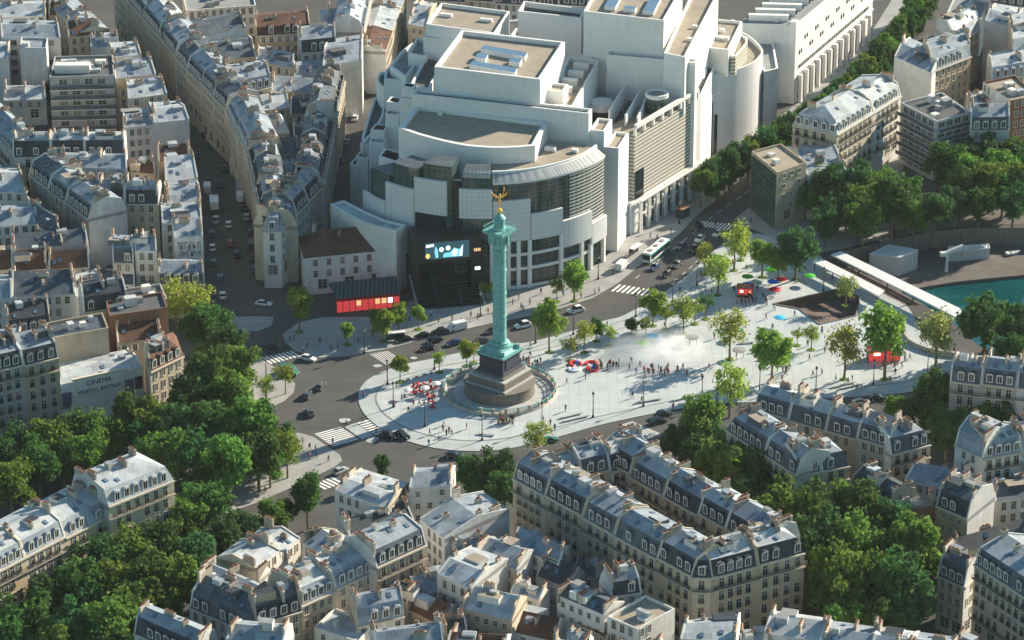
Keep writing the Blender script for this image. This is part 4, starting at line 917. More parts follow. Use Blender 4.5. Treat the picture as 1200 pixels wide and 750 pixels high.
Q('pale house with ribbed zinc roof at the bottom centre', [(540, 712), (600, 728), (618, 700), (560, 688)], 16, 'cream', 'zinc_pale', top=2.6)
Q('white house with chimneys at the bottom edge under the ribbed roof', [(440, 762), (520, 752), (512, 728), (432, 738)], 17, 'white', 'zinc', top=2.2, chim=4)
Q('cream narrow house between the bottom white walls', [(556, 650), (606, 668), (628, 645), (580, 630)], 17, 'cream', 'zinc', top=2.0)
Q('pale zinc-roofed house beside the dark street of the courtyard block', [(600, 640), (655, 662), (668, 640), (612, 618)], 16.5, 'white', 'zinc', top=2.0, chim=3)
Q('black-roofed house beside the dark street of the courtyard block', [(628, 675), (668, 690), (686, 672), (648, 658)], 14, 'grey', 'slate', top=2.6)
Q('low red-brown tiled house at the bottom edge', [(590, 738), (650, 752), (664, 726), (606, 714)], 12, 'white', 'tile', top=3.0)
Q('ribbed white building at the bottom with a small gravel terrace', [(712, 722), (747, 737), (791, 713), (756, 697)], 18, 'white', 'gravel_roof', 'flat', hatch=2, allwin=True)
Q('white dormered house behind the gravel terrace at the bottom', [(716, 699), (752, 694), (736, 676), (702, 682)], 18, 'white', 'zinc', 'mansard', low='slate', sh=2.6, chim=4)
Q('white house with dark broken roofs beside the gravel terrace', [(653, 697), (708, 721), (732, 706), (678, 682)], 18, 'white', 'zinc_dark', top=1.8, chim=5, allwin=True)
Q('small brown-tiled roof inside the bottom white houses', [(668, 726), (712, 748), (726, 730), (684, 712)], 13.5, 'beige', 'tile', top=2.4)
Q('white house at the very bottom between the tiled roofs', [(640, 775), (720, 790), (735, 760), (655, 748)], 14, 'white', 'zinc', top=2.2)
Q('brown roof slope at the bottom edge under the pale ribbed roof', [(520, 770), (590, 775), (600, 744), (535, 740)], 13, 'plaster', 'tile', top=2.8)
Q('pale grey roof at the bottom edge below the sharp corner building', [(795, 770), (862, 772), (868, 732), (806, 740)], 15, 'white', 'zinc_pale', 'mansard', low='zinc', chim=3)
Q('low grey roof at the bottom edge beside the avenue trees', [(868, 768), (905, 765), (900, 735), (866, 738)], 13, 'grey', 'zinc', top=1.5)
row('bottom row under avenue trees, from the block', (895, 742), (1135, 776), 15.5, 10, 4, 'a', walls=['white', 'plaster'], roofs=('zinc', 'zinc_pale'), kind='gable', seed=26, style='small', balc=False, chim=3)
for t_, px_, h_, w_, r_ in (('narrow cream house wedged behind the bottom dormered house', [(455, 700), (478, 706), (490, 694), (466, 688)], 15, 'cream', 'tile'), ('tiny white house with a zinc lean-to at the bottom centre', [(598, 694), (632, 704), (644, 692), (610, 682)], 14, 'white', 'zinc_pale'), ('grey lean-to house beside the courtyard block street', [(672, 668), (700, 678), (712, 668), (684, 658)], 12, 'grey', 'zinc_dark'),
        ('low brown shed roof between the bottom white houses', [(560, 716), (588, 724), (598, 714), (570, 706)], 11, 'beige', 'tile'), ('small white house under the three bare chimney walls', [(536, 650), (566, 640), (556, 628), (524, 638)], 16, 'white', 'zinc'), ('sliver house between the flat white building and its tall neighbour', [(456, 604), (482, 596), (474, 580), (448, 588)], 16, 'cream', 'zinc_dark'),
        ('small pale house in the middle of the bottom street row court', [(380, 690), (412, 676), (400, 664), (370, 676)], 14, 'white', 'zinc_pale'), ('grey house behind the blue-roofed house beside the trees', [(330, 700), (356, 690), (344, 676), (318, 686)], 16, 'plaster', 'zinc'), ('cream garret house behind the white slab-like building', [(276, 668), (304, 680), (318, 668), (290, 656)], 17, 'cream', 'zinc_pale'),
        ('black-roofed sliver house inside the bottom row', [(520, 744), (548, 740), (540, 726), (514, 730)], 14, 'white', 'slate'), ('white stair-tower house beside the low tiled house', [(664, 752), (688, 760), (696, 748), (672, 740)], 17, 'white', 'zinc'), ('terracotta roofed annex at the bottom edge', [(728, 762), (772, 768), (780, 748), (738, 742)], 11, 'beige', 'tile'),
        ('small grey house inside the upper block beside the diagonal row', [(108, 214), (150, 232), (156, 220), (116, 206)], 12, 'grey', 'zinc_dark'), ('brown annex behind the three-storey pair', [(140, 200), (182, 204), (180, 192), (140, 190)], 14, 'sand', 'tile'), ('zinc annex below the ridge-roofed long house', [(62, 298), (106, 300), (100, 284), (60, 282)], 13, 'plaster', 'zinc')):
    Q(t_, px_, h_, w_, r_, top=2.0, chim=3)
# --- boulevard row at the lower left
row('sunlit boulevard row, the tall end house over the trees', (127, 594), (204, 563), 21, 13, 1, 'a', walls=['cream'], roofs=('zinc_pale',), seed=31, hips=(False, True), low='zinc_pale', dorm=True)
row('sunlit boulevard row, from the tall end house', (-60, 702), (126, 604), 18, 13, 4, 'b', walls=['sand', 'cream'], roofs=('zinc', 'zinc_pale'), seed=32, low='zinc', hv=.5)
# --- cinema corner
row('shaded stone row beside the cinema, from the cinema', (-60, 449), (69, 418), 20.5, 12, 3, 'b', walls=['beige', 'grey'], roofs=('zinc',), seed=33, low='slate', hv=.2)
cin = Q('white cinema building with dark lettering on its front wall', [(70, 451), (167, 430), (150, 409), (62, 426)], 13, 'white', 'zinc_pale', 'gable', top=1.2, win=False, chim=1, cat='cinema', name='cinema_building')
Q('sunlit cream corner house with brown roof and dormers beside the cinema', [(176, 436), (215, 417), (207, 394), (168, 410)], 15, 'cream', 'tile', 'mansard', low='tile', sh=2.4, top=2.4, chim=4, hipR=True, party=(3,), hipL=False)
Q('brown house behind the sunlit corner house', [(138, 402), (190, 396), (184, 376), (134, 381)], 14, 'beige', 'tile', top=2.6, chim=3)
Q('tall blank-walled beige building right behind the cinema', [(60, 396), (127, 384), (120, 366), (54, 378)], 20, 'beige', 'zinc_dark', 'flat', win=False)
Q('brown blank-walled building behind the sunlit corner house roof', [(128, 370), (196, 360), (190, 342), (124, 352)], 19, 'brick', 'dark_roof', 'flat', win=False)
Q('black mansard building with white dormers behind the blank wall of the cinema', [(8, 394), (60, 386), (55, 362), (6, 370)], 18, 'grey', 'slate', 'mansard', low='slate')
Q('white chimneyed house at the frame edge behind the shaded stone row', [(-40, 412), (20, 404), (28, 386), (-40, 392)], 18, 'white', 'zinc_pale', top=2.6, chim=3)
Q('white roof house with black mansard front above the cinema block', [(98, 366), (150, 358), (140, 338), (92, 345)], 17, 'white', 'slate', 'mansard', low='slate')
Q('dark flat-roofed building beside the bright street trees', [(150, 358), (196, 350), (188, 332), (146, 338)], 14, 'grey', 'dark_roof', 'flat', hatch=5)
Q('slate-roofed house with white chimney walls above the cinema block', [(14, 348), (88, 344), (85, 318), (16, 320)], 16, 'white', 'zinc_dark', top=3.0, chim=4)
Q('pale zinc house joining the slate-roofed house', [(88, 348), (124, 340), (112, 316), (84, 322)], 15, 'white', 'zinc_pale', top=2.4)
Q('white house at the frame edge beside the slate-roofed house', [(-40, 350), (14, 350), (14, 322), (-40, 322)], 16, 'white', 'zinc', top=2.4)
Q('brown tiled house with white walls beside the frame edge', [(-30, 318), (15, 316), (16, 296), (-30, 298)], 14, 'cream', 'tile', top=3.4)
Q('wide brown tiled house between two chimney walls, first of a pair', [(16, 318), (56, 315), (54, 294), (16, 297)], 14, 'cream', 'tile', top=3.6, chim=2)
Q('wide brown tiled house between two chimney walls, second of a pair', [(57, 316), (105, 313), (103, 292), (57, 294)], 14, 'cream', 'tile', top=3.6, chim=2)
Q('grey zinc roof behind the brown tiled pair', [(14, 292), (104, 286), (98, 268), (14, 274)], 15, 'plaster', 'zinc_dark', top=2.6)
Q('striped zinc roof house at the frame edge under the white wall', [(-30, 268), (46, 262), (38, 238), (-30, 244)], 16, 'white', 'zinc', top=2.6, chim=3)
Q('ridge-roofed long house running down from the white wall', [(40, 262), (74, 284), (60, 246), (28, 226)], 16, 'white', 'zinc_dark', top=2.8)
Q('bright white-walled roof at the frame edge', [(-30, 224), (30, 226), (22, 196), (-30, 194)], 16, 'white', 'zinc_pale', top=2.0)
row('the diagonal row, from the mansard front', (34, 206), (104, 258), 17.5, 11, 3, 'a', walls=['plaster', 'grey', 'cream'], roofs=('zinc', 'zinc_dark'), seed=41, low='zinc_dark', style='plain')
Q('dormered zinc house behind the diagonal row', [(76, 212), (150, 214), (148, 192), (72, 190)], 16.5, 'plaster', 'zinc', 'mansard', low='zinc')
row('three-storey pair, from the diagonal row', (115, 238), (186, 239), 17.5, 8, 2, 'a', walls=['cream', 'white'], roofs=('zinc_pale', 'zinc'), seed=42, low='slate', style='plain', hv=.1, balc=False)
Q('slim white tall house above the light green trees', [(158, 294), (184, 294), (182, 276), (158, 276)], 16.5, 'white', 'zinc', top=2.2, allwin=True)
Q('white house with blue mansard beside the slim tall house', [(132, 307), (157, 308), (156, 288), (131, 286)], 13.5, 'white', 'zinc', 'mansard', low='zinc_dark')
Q('low house with grey mansard above the light green trees', [(186, 333), (240, 333), (236, 312), (186, 310)], 9.5, 'cream', 'zinc', 'mansard', low='zinc_dark', sh=2.4, top=2.2)
Q('low grey annex beside the slim tall house', [(106, 330), (158, 334), (158, 316), (108, 312)], 9, 'plaster', 'zinc_dark', top=2)
mur = Q('white gable house with a large black mural over the shaded avenue', [(204, 279), (238, 277), (234, 256), (200, 258)], 16.5, 'white', 'zinc_pale', top=2.4, win=False)
Q('white stepped roof above the mural house', [(190, 262), (237, 256), (232, 236), (188, 238)], 17, 'white', 'zinc', top=2.2, chim=3)
Q('gabled roof house second above the mural house', [(196, 238), (236, 234), (231, 212), (192, 214)], 17, 'cream', 'zinc', top=2.4, chim=3)
Q('white pointed gable house third above the mural house', [(194, 214), (232, 208), (224, 184), (192, 188)], 16, 'white', 'zinc_pale', top=3.4, chim=1)
Q('orange-brown roof house between the blank grey wall and the pointed gable', [(186, 190), (224, 186), (220, 170), (184, 172)], 15, 'sand', 'tile', top=2.4)
row('wide black mansard front, from the frame edge', (15, 184), (146, 183), 17.5, 9, 3, 'a', walls=['plaster'], roofs=('zinc_pale',), seed=43, low='slate', hv=.05, sh=4.2, top=.8)
row('frame-edge wing of the wide mansard front', (-50, 118), (13, 182), 17.5, 9, 2, 'b', walls=['plaster'], roofs=('zinc',), seed=44, low='zinc', hv=.1)
Q('grey blank-fronted house beside the shaded avenue', [(180, 144), (222, 140), (208, 118), (174, 120)], 17.5, 'plaster', 'zinc_pale', top=2.0, win=False, chim=3)
Q('plain grey house joining the wide mansard front', [(146, 150), (180, 146), (173, 126), (143, 128)], 17, 'plaster', 'zinc', top=1.6)
Q('beige roofs house above the grey blank front', [(150, 116), (196, 110), (186, 90), (148, 93)], 16.5, 'cream', 'zinc_pale', top=2.4, chim=3)
Q('tan house beside the modern balconied building', [(135, 92), (183, 87), (172, 68), (132, 72)], 17, 'sand', 'zinc', top=2.6, chim=3)
Q('white-topped house above the tan house', [(132, 68), (166, 64), (158, 48), (128, 50)], 17, 'white', 'zinc_pale', top=1.6)
mod = Q('modern dark building with long balconies and a cluttered white roof', [(58, 90), (134, 88), (132, 64), (64, 66)], 20, 'grey', 'dark_roof', 'flat', hatch=10, style='wide', sp=3.2)
Q('cream house with large top windows in the upper corner', [(2, 44), (71, 44), (66, 24), (0, 22)], 16, 'white', 'zinc', 'gable', top=2.0, style='wide', sp=3.4)
Q('grey windowless block in front of the cream upper house', [(23, 56), (54, 56), (56, 44), (25, 43)], 17, 'plaster', 'zinc', 'flat', win=False, hatch=1)
Q('grey wall house at the frame edge in the upper corner', [(-40, 66), (10, 68), (12, 48), (-40, 46)], 15, 'plaster', 'zinc_pale', top=1.4, win=False)
Q('low curved pale roof under the grey windowless block', [(4, 118), (54, 116), (52, 100), (6, 100)], 8, 'grey', 'zinc_pale', top=2.0)
Q('brown tiled house with a bright gable in the upper corner', [(80, 44), (112, 40), (108, 22), (78, 26)], 15, 'sand', 'tile', top=3.0)
Q('grey house joining the brown tiled upper house', [(106, 56), (140, 54), (136, 40), (106, 42)], 15, 'plaster', 'zinc', top=2.0, win=False)
Q('white wall house at the top edge beside the narrow dark street', [(57, 18), (83, 16), (80, 2), (57, 2)], 14, 'sand', 'tile', top=2.4)
Q('pale roofed terrace at the top frame corner', [(-30, 22), (54, 18), (54, 0), (-30, 4)], 15, 'white', 'zinc_pale', top=2.0, chim=4)
row('top edge row beside the narrow street', (86, -4), (128, 36), 15, -9, 2, 'a', walls=['grey', 'cream'], roofs=('zinc',), seed=45, kind='gable', balc=False, style='plain')
# --- block between the two streets
row('long avenue front, from the top edge', (132, -22), (205, 64), 17, 11, 4, 'a', walls=['cream', 'beige'], roofs=('zinc', 'tile', 'zinc_pale'), seed=51, low='zinc_dark', style='plain')
row('middle avenue front, from its far end', (206, 66), (264, 126), 16.5, 11, 4, 'a', walls=['cream', 'beige', 'grey'], roofs=('zinc', 'zinc_dark'), seed=52, low='zinc_dark', style='plain')
row('near avenue front, from its far end', (266, 128), (290, 178), 17, 10, 2, 'a', walls=['cream', 'grey'], roofs=('zinc',), seed=53, low='zinc', style='plain')
row('shaded avenue front, from its far end', (291, 182), (308, 266), 16, 9, 4, 'a', walls=['plaster', 'grey', 'cream'], roofs=('zinc', 'zinc_dark'), seed=54, low='slate', style='plain', kind='mansard')
Q('narrow wedge-corner house with blue roof between the two dark streets', [(308, 271), (329, 271), (348, 250), (314, 248)], 16, 'white', 'zinc', 'mansard', low='zinc', allwin=True, hipR=True, party=(), hipL=True)
row('shaded side-street front from the wedge corner', (331, 268), (377, 222), 15.5, 8, 3, 'a', walls=['plaster', 'grey'], roofs=('zinc_dark', 'zinc'), seed=55, low='slate', style='plain', kind='mansard')
row('side street facing the opera, from its foot', (379, 218), (392, 150), 16, 9, 3, 'a', walls=['grey', 'beige'], roofs=('zinc_dark', 'slate'), seed=56, low='slate', style='plain')
row('pair under the pale gable, from its foot', (394, 140), (404, 96), 16, 9, 2, 'a', walls=['beige', 'grey'], roofs=('zinc_dark', 'zinc'), seed=57, low='slate', style='plain')
Q('pale gable house with grey roof above the side street', [(378, 78), (424, 70), (426, 40), (384, 46)], 17, 'white', 'zinc', top=2.6, win=False, hatch=2)
row('top side-street front from the pale gable', (427, 40), (440, -26), 16, 10, 3, 'a', walls=['cream', 'beige'], roofs=('zinc', 'zinc_pale'), seed=58, low='zinc', style='plain')
Q('long white party-wall building with dark roof over the avenue front', [(202, 52), (288, 32), (276, 14), (192, 28)], 18, 'white', 'zinc_dark', top=2.2, win=False, hatch=3)
Q('wide dark zinc roof behind the long white party wall', [(222, 74), (300, 66), (292, 42), (226, 46)], 15, 'cream', 'zinc_dark', top=2.6)
Q('red-brown roof at the top over the avenue front', [(168, 18), (205, 22), (196, 2), (160, -2)], 16, 'cream', 'tile', top=2.6)
Q('white modern slab at the top edge with small windows', [(218, 12), (300, 6), (296, -10), (214, -4)], 16, 'white', 'grey_roof', 'flat', hatch=4)
Q('red-brown dormered house in the middle of the upper block', [(300, 42), (364, 38), (360, 18), (298, 22)], 15, 'sand', 'tile', 'mansard', low='tile', sh=2.2)
Q('black mansard house with white dormers beside the pale gable', [(352, 62), (394, 58), (392, 38), (348, 42)], 16, 'white', 'zinc', 'mansard', low='slate')
Q('blue hipped house at the top beside the side street', [(376, 30), (424, 22), (420, 6), (374, 12)], 15.5, 'cream', 'zinc', top=2.6, hipL=True)
Q('blue zinc house with cream walls under the black mansard house', [(345, 90), (396, 86), (396, 68), (344, 72)], 14.5, 'cream', 'zinc', top=2.0)
Q('white-faced low house behind the avenue front', [(300, 72), (344, 80), (346, 62), (302, 54)], 14, 'cream', 'zinc_pale', top=2.2)
Q('beige stepped house in the middle of the upper block', [(318, 106), (372, 110), (372, 92), (320, 88)], 14, 'sand', 'zinc', top=1.8, chim=3)
Q('cream house with white chimneys in the heart of the upper block', [(268, 112), (318, 102), (308, 82), (260, 88)], 16, 'cream', 'zinc', 'mansard', low='zinc', chim=4)
Q('grey house with small terraces above the wedge block', [(292, 132), (340, 126), (334, 108), (288, 112)], 14.5, 'beige', 'zinc_pale', top=1.8, chim=3)
Q('dark-roofed house at the foot of the pale gable', [(340, 134), (390, 130), (388, 108), (342, 112)], 14, 'beige', 'slate', top=2.4)
Q('house with a white pyramid roof inside the wedge block', [(297, 158), (340, 156), (334, 136), (296, 138)], 14, 'grey', 'zinc_pale', top=3.4, hipL=True, hipR=True, party=())
Q('blue house below the white pyramid roof', [(304, 186), (352, 178), (346, 160), (302, 164)], 14, 'plaster', 'zinc_dark', top=2.6)
Q('dark house beside the side street inside the wedge block', [(345, 170), (386, 164), (382, 140), (342, 144)], 13, 'grey', 'zinc_dark', top=2.6)
Q('long zinc roof with white dormers inside the wedge block', [(310, 214), (356, 206), (352, 184), (306, 190)], 13.5, 'plaster', 'zinc', top=2.6)
Q('slate house just behind the wedge-corner house', [(314, 246), (352, 238), (352, 212), (314, 218)], 13, 'grey', 'zinc_dark', top=2.4)
row('far side-street row beyond the opera, from the opera', (452, 62), (476, -8), 13, 12, 3, 'a', walls=['cream', 'beige', 'grey'], roofs=('zinc', 'tile', 'zinc_pale'), seed=59, low='zinc', style='plain', kind='gable', balc=False)
Q('cream house at the top behind the opera towers', [(478, 28), (500, 32), (512, 4), (490, 0)], 13, 'cream', 'zinc_pale', top=2)
row('row behind the opera roofs, from the side street', (500, -2), (700, 10), 12, 12, 5, 'a', walls=['grey', 'beige', 'plaster'], roofs=('zinc_dark', 'zinc'), seed=60, low='slate', style='plain')
# --- right side
row('bright avenue pair opposite the opera rear', (981, 158), (1056, 112), 18.5, 14, 2, 'a', walls=['cream', 'white'], roofs=('zinc_pale',), seed=61, low='zinc_pale', hips=(True, False), hv=.1)
mb2 = Q('grey modern apartment block with stacked balconies behind the basin trees', [(1098, 142), (1137, 131), (1104, 108), (1056, 120)], 18, 'plaster', 'dark_roof', 'flat', hatch=8, allwin=True, style='wide', sp=2.7, fh=2.9, party=())
Q('black mansard house with white arched dormers beside the balcony block', [(1137, 153), (1183, 152), (1180, 132), (1136, 132)], 15, 'plaster', 'zinc', 'mansard', low='zinc_dark')
Q('brick-topped corner building with dark front at the frame edge', [(1184, 118), (1215, 112), (1190, 88), (1152, 96)], 19, 'brick', 'gravel_roof', 'flat', hatch=5, allwin=True)
Q('white low house squeezed between the balcony block and the brick corner', [(1136, 128), (1168, 122), (1160, 104), (1132, 110)], 14, 'white', 'zinc_pale', top=1.6)
Q('white house with a big blank wall and curved roof opposite the opera rear', [(1048, 66), (1092, 86), (1108, 62), (1066, 44)], 19, 'white', 'zinc', top=2.0, win=False, chim=3)
Q('orange-cream house with curved mansard behind the blank white wall', [(1092, 84), (1138, 66), (1124, 44), (1080, 58)], 18, 'sand', 'zinc', 'mansard', low='zinc', allwin=True)
Q('sunlit cream house with dormers above the curved mansard house', [(1118, 54), (1148, 34), (1132, 18), (1096, 34)], 16, 'cream', 'zinc_pale', 'mansard', low='zinc_pale', chim=3)
Q('tall grey blank wall building near the top edge', [(1154, 24), (1188, 32), (1200, 10), (1166, 4)], 19, 'plaster', 'zinc_pale', top=1.4, win=False, chim=1)
Q('cream curved-roof house at the frame edge below the grey blank wall', [(1186, 62), (1230, 50), (1215, 20), (1180, 30)], 18, 'cream', 'zinc_pale', 'mansard', low='zinc_pale', balc=True, style='tall')
Q('white mansard house facing the brick-topped corner', [(1162, 94), (1222, 84), (1214, 62), (1156, 74)], 14, 'white', 'zinc_pale', 'mansard', low='zinc_pale')
Q('grey flat house at the top edge beside the avenue end', [(1110, 14), (1150, 22), (1158, 2), (1120, -8)], 12, 'plaster', 'grey_roof', 'flat', hatch=5)
Q('white house at the top corner behind the grey blank wall', [(1160, 2), (1230, 12), (1236, -12), (1168, -20)], 14, 'white', 'zinc', 'mansard')
cr_ = Q('stone corner building with a dark glass wall facing the avenue', [(911, 202), (945, 190), (915, 168), (881, 177)], 17, 'beige', 'gravel_roof', 'flat', hatch=2, sp=3.0, allwin=False, party=(3,))
Q('grey zinc-roofed house joined behind the stone corner building', [(946, 206), (992, 200), (968, 166), (922, 172)], 13, 'plaster', 'zinc', top=2.6, chim=3)
# --- right front
row('wedge block avenue side, from the plaza tip', (851, 504), (934, 557), 19, 10, 2, 'a', walls=['beige', 'cream'], roofs=('zinc',), seed=71, low='zinc_dark', hips=(True, False), hv=.1)
row('wedge block short front, from the sharp corner', (935, 557.5), (996, 546), 18.5, 10, 2, 'a', walls=['cream'], roofs=('zinc',), seed=72, low='zinc_dark', hips=(False, True), hv=.1)
row('wedge block back wing, from the plaza tip', (884, 478), (1042, 524), 18.5, 9, 4, 'a', walls=['beige', 'grey', 'plaster'], roofs=('zinc', 'zinc_pale'), seed=73, low='zinc_dark', style='plain', hv=.4)
row('end house of the back wing over the avenue trees', (1044, 530), (1091, 518), 18, 9, 1, 'a', walls=['cream'], roofs=('zinc',), seed=74, low='zinc_dark', hips=(False, True))
Q('low dark roof inside the wedge block', [(968, 534), (1030, 548), (1044, 534), (990, 518)], 12, 'grey', 'zinc_dark', top=2)
row('dormered row behind the canal trees, from the plaza', (1113, 447), (1230, 462), 16, 10, 3, 'a', walls=['plaster', 'grey'], roofs=('zinc_pale', 'zinc'), seed=75, low='zinc_dark')
Q('white blue-shaded house with blank gable over the avenue trees', [(1119, 521), (1152, 536), (1180, 516), (1148, 502)], 20, 'white', 'zinc', 'mansard', low='zinc', chim=4)
row('white dormered front, from the blank gable', (1153, 536), (1240, 520), 19.5, 10, 2, 'a', walls=['white', 'plaster'], roofs=('zinc_pale',), seed=76, low='zinc')
Q('black-roofed house with a bare brick end wall over the avenue trees', [(994, 575), (1040, 598), (1078, 588), (1030, 562)], 15, 'beige', 'slate', 'mansard', low='slate', chim=4)
Q('slim white house end beside the bare brick wall', [(1040, 600), (1096, 592), (1090, 582), (1034, 588)], 15.5, 'brick', 'gravel_roof', top=.8, win=False, chim=3)
Q('beige house with white gable beside the slim white end', [(1097, 592), (1134, 608), (1166, 582), (1126, 568)], 16, 'beige', 'zinc_dark', 'mansard', low='slate', chim=4)
Q('grey zinc roof house behind the beige house with white gable', [(1060, 562), (1118, 574), (1142, 556), (1084, 544)], 15, 'plaster', 'zinc', top=2.4, chim=3)
Q('pale house in the shaded court behind the beige house', [(1166, 588), (1222, 580), (1214, 556), (1160, 562)], 13, 'white', 'zinc_dark', top=2)
Q('long low black roof across the frame edge', [(1122, 650), (1216, 622), (1206, 606), (1114, 634)], 11, 'beige', 'slate', top=2.6, chim=3)
row('big shaded balcony building at the lower frame corner', (1142, 660), (1260, 738), 18.5, 14, 2, 'a', walls=['cream'], roofs=('zinc',), seed=77, low='zinc_dark', hips=(False, False), hv=.1)
Q('small cream house under the avenue trees beside the balcony building', [(1099, 674), (1130, 688), (1148, 670), (1116, 656)], 13, 'cream', 'zinc_dark', 'mansard', low='slate', allwin=True)
Q('grey house at the bottom edge beside the balcony building', [(1110, 770), (1180, 800), (1200, 770), (1130, 742)], 14, 'plaster', 'zinc_dark', top=2.4)
# --- cafe house and the curved white building behind it
caf = building('cafe_building', 'old white house with brown hipped roof above the red-lit cafe awning', None, GG([(355.5, 303), (462, 292.5), (452, 270), (350, 278)], 10.4), 10.4, 'white', 'tile', 'gable', top=5.0, hipL=True, hipR=True, party=(), style='plain', balc=False, chim=0, sp=3.3, fh=3.2, hatch=0, cat='house')
for x, y in ((368, 268), (398, 274), (434, 270)):
    p = G(x, y, 14); CH.append((caf, CHIM[3], Vector((p.x, p.y, 13.2)), R(-10)))
cb = [(387, 239), (403, 234.5), (425, 246), (450, 257), (475.5, 263.5), (464, 270.5), (440, 265), (421, 258.5), (404, 249)]
w = ccw(GG(cb, 17.5)); crv = empty('curved_building', (w[0].x, w[0].y, 0), 'white building with a thin curved flat roof behind the brown-roofed house', 'building')
pr('wall', w, 17.5, 0, 'wall_white', 'zinc_pale', .5, .6, parent=crv, px=False)
# cafe veranda
p0, p1, p2, p3 = GG([(395, 350), (469, 343), (464, 330), (384, 338)], 4.6); ver = empty('cafe_veranda', (p0.x, p0.y, PZ), 'red-lit cafe veranda with dark striped awning in front of the old house', 'cafe terrace')
mb = MB(); up = Vector((0, 0, 1.6)); mb.face([p0, p1, p2+up, p3+up], 'awning_stripe'); mb.face([p0-Vector((0, 0, .15)), p3+up-Vector((0, 0, .15)), p2+up-Vector((0, 0, .15)), p1-Vector((0, 0, .15))], 'awning_stripe'); mb.face([p0-Vector((0, 0, .9)), p1-Vector((0, 0, .9)), p1, p0], 'paint_red'); mb.obj('awning', ver)
mb = MB(); e = (p3-p0).normalized()*.4; q0, q1 = p0+e, p1+e; mb.face([(q0.x, q0.y, .5), (q1.x, q1.y, .5), (q1.x, q1.y, 4.2), (q0.x, q0.y, 4.2)], 'red_lit'); mb.obj('lit_front', ver)
mb = MB()
for k in range(11): c = q0.lerp(q1, k/10); mb.box((c.x, c.y-.12, PZ), (.16, .16, 4.1), 'dark_metal')
mb.obj('frame', ver)
mb = MB()
for k in (3.5, 6.5, 7.5, 8.5): c = q0.lerp(q1, k/10); mb.box((c.x, c.y-.08, 2.0), (1.2, .06, 1.4), 'warm_lit' if k < 8 else 'sign_white', math.atan2((q1-q0).y, (q1-q0).x))
mb.obj('lit_panel', ver)
# extra looks: balconies of the modern blocks, glass wall, cinema sign, mural
def bands(root, a, b, zs, m1='wall_white', out=1.2):
    e = (b-a).normalized(); nn = Vector((e.y, -e.x, 0))
    for z in zs: mb = MB(); mb.beam(Vector((a.x, a.y, z))+nn*out/2, Vector((b.x, b.y, z))+nn*out/2, out, .25, m1); mb.beam(Vector((a.x, a.y, z+.6))+nn*out, Vector((b.x, b.y, z+.6))+nn*out, .08, .9, 'zinc_dark'); mb.obj('balcony', root)
a, b_ = G(1098, 142, 18), G(1137, 131, 18); c = G(1056, 120, 18); bands(mb2, a, b_, [3+2.9*k for k in range(5)]); bands(mb2, c, a, [3+2.9*k for k in range(5)])
a, b_ = G(58, 90, 20), G(134, 88, 20); bands(mod, a, b_, [4+3.05*k for k in range(5)])
mb = MB(); p = G(86, 84, 19); mb.box((p.x, p.y-1, 19.2), (10, 3, 2.6), 'wall_white', 0); mb.obj('penthouse', mod)
a, b_ = G(881, 177, 17), G(911, 202, 17); e = (b_-a).normalized(); nn = Vector((e.y, -e.x, 0)); mb = MB()
q = [a+e*.8+nn*.05, b_-e*.6+nn*.05, b_-e*.6+nn*.3, a+e*.8+nn*.3]; mb.poly(q, .5, 16, 'glass_green'); mb.obj('glass_wall', cr_)
a, b_ = G(70, 451, 13), G(167, 430, 13); a.z = b_.z = 0; e = (b_-a).normalized(); nn = Vector((e.y, -e.x, 0)); rz = math.atan2(e.y, e.x); Lc = (b_-a).length
mb = MB(); mb.beam(a.lerp(b_, .16)+nn*.2+Vector((0, 0, 11.5)), a.lerp(b_, .76)+nn*.2+Vector((0, 0, 11.5)), .5, 4.6, 'wall_white'); mb.beam(a.lerp(b_, .14)+nn*.3+Vector((0, 0, 13.7)), a.lerp(b_, .78)+nn*.3+Vector((0, 0, 13.7)), .8, .4, 'stone_trim'); mb.obj('sign_panel', cin)
def lettering(txt, root, pos, rz, size, m='letter', thick=.06):
    cu = bpy.data.curves.new('t', 'FONT'); cu.body = txt; cu.size = size; cu.align_x = 'CENTER'; cu.align_y = 'CENTER'; cu.extrude = thick/2; o = bpy.data.objects.new('t', cu); COL.objects.link(o)
    me = bpy.data.meshes.new_from_object(o.evaluated_get(bpy.context.evaluated_depsgraph_get())); me.materials.clear(); me.materials.append(M[m]); bpy.data.objects.remove(o)
    l = bpy.data.objects.new('lettering', me); COL.objects.link(l); l.parent = root; l.location = pos-root.location; l.rotation_euler = (math.pi/2, 0, rz); return l
c = a.lerp(b_, .46)+nn*.52
lettering('CINEMA', cin, c+Vector((0, 0, 12.0)), rz, 1.75); lettering('MAJESTIC BASTILLE', cin, c+Vector((0, 0, 10.0)), rz, 1.3)
for t0, t1, z0_, z1_, m in ((.02, .13, 6.5, 10.6, 'poster'), (.78, .88, 5.8, 10.5, 'poster'), (.9, .99, 7.6, 10.8, 'glass_dark'), (.8, .98, 4.0, 5.4, 'poster')):
    mb = MB(); p, q = a.lerp(b_, t0), a.lerp(b_, t1); mb.poly([p+nn*.02, q+nn*.02, q+nn*.15, p+nn*.15], z0_, z1_, m); mb.obj('poster', cin)
a, b_ = G(204, 279, 16.5), G(238, 277, 16.5); a.z = b_.z = 0; e = (b_-a).normalized(); nn = Vector((e.y, -e.x, 0)); rg = random.Random(5); mb = MB()
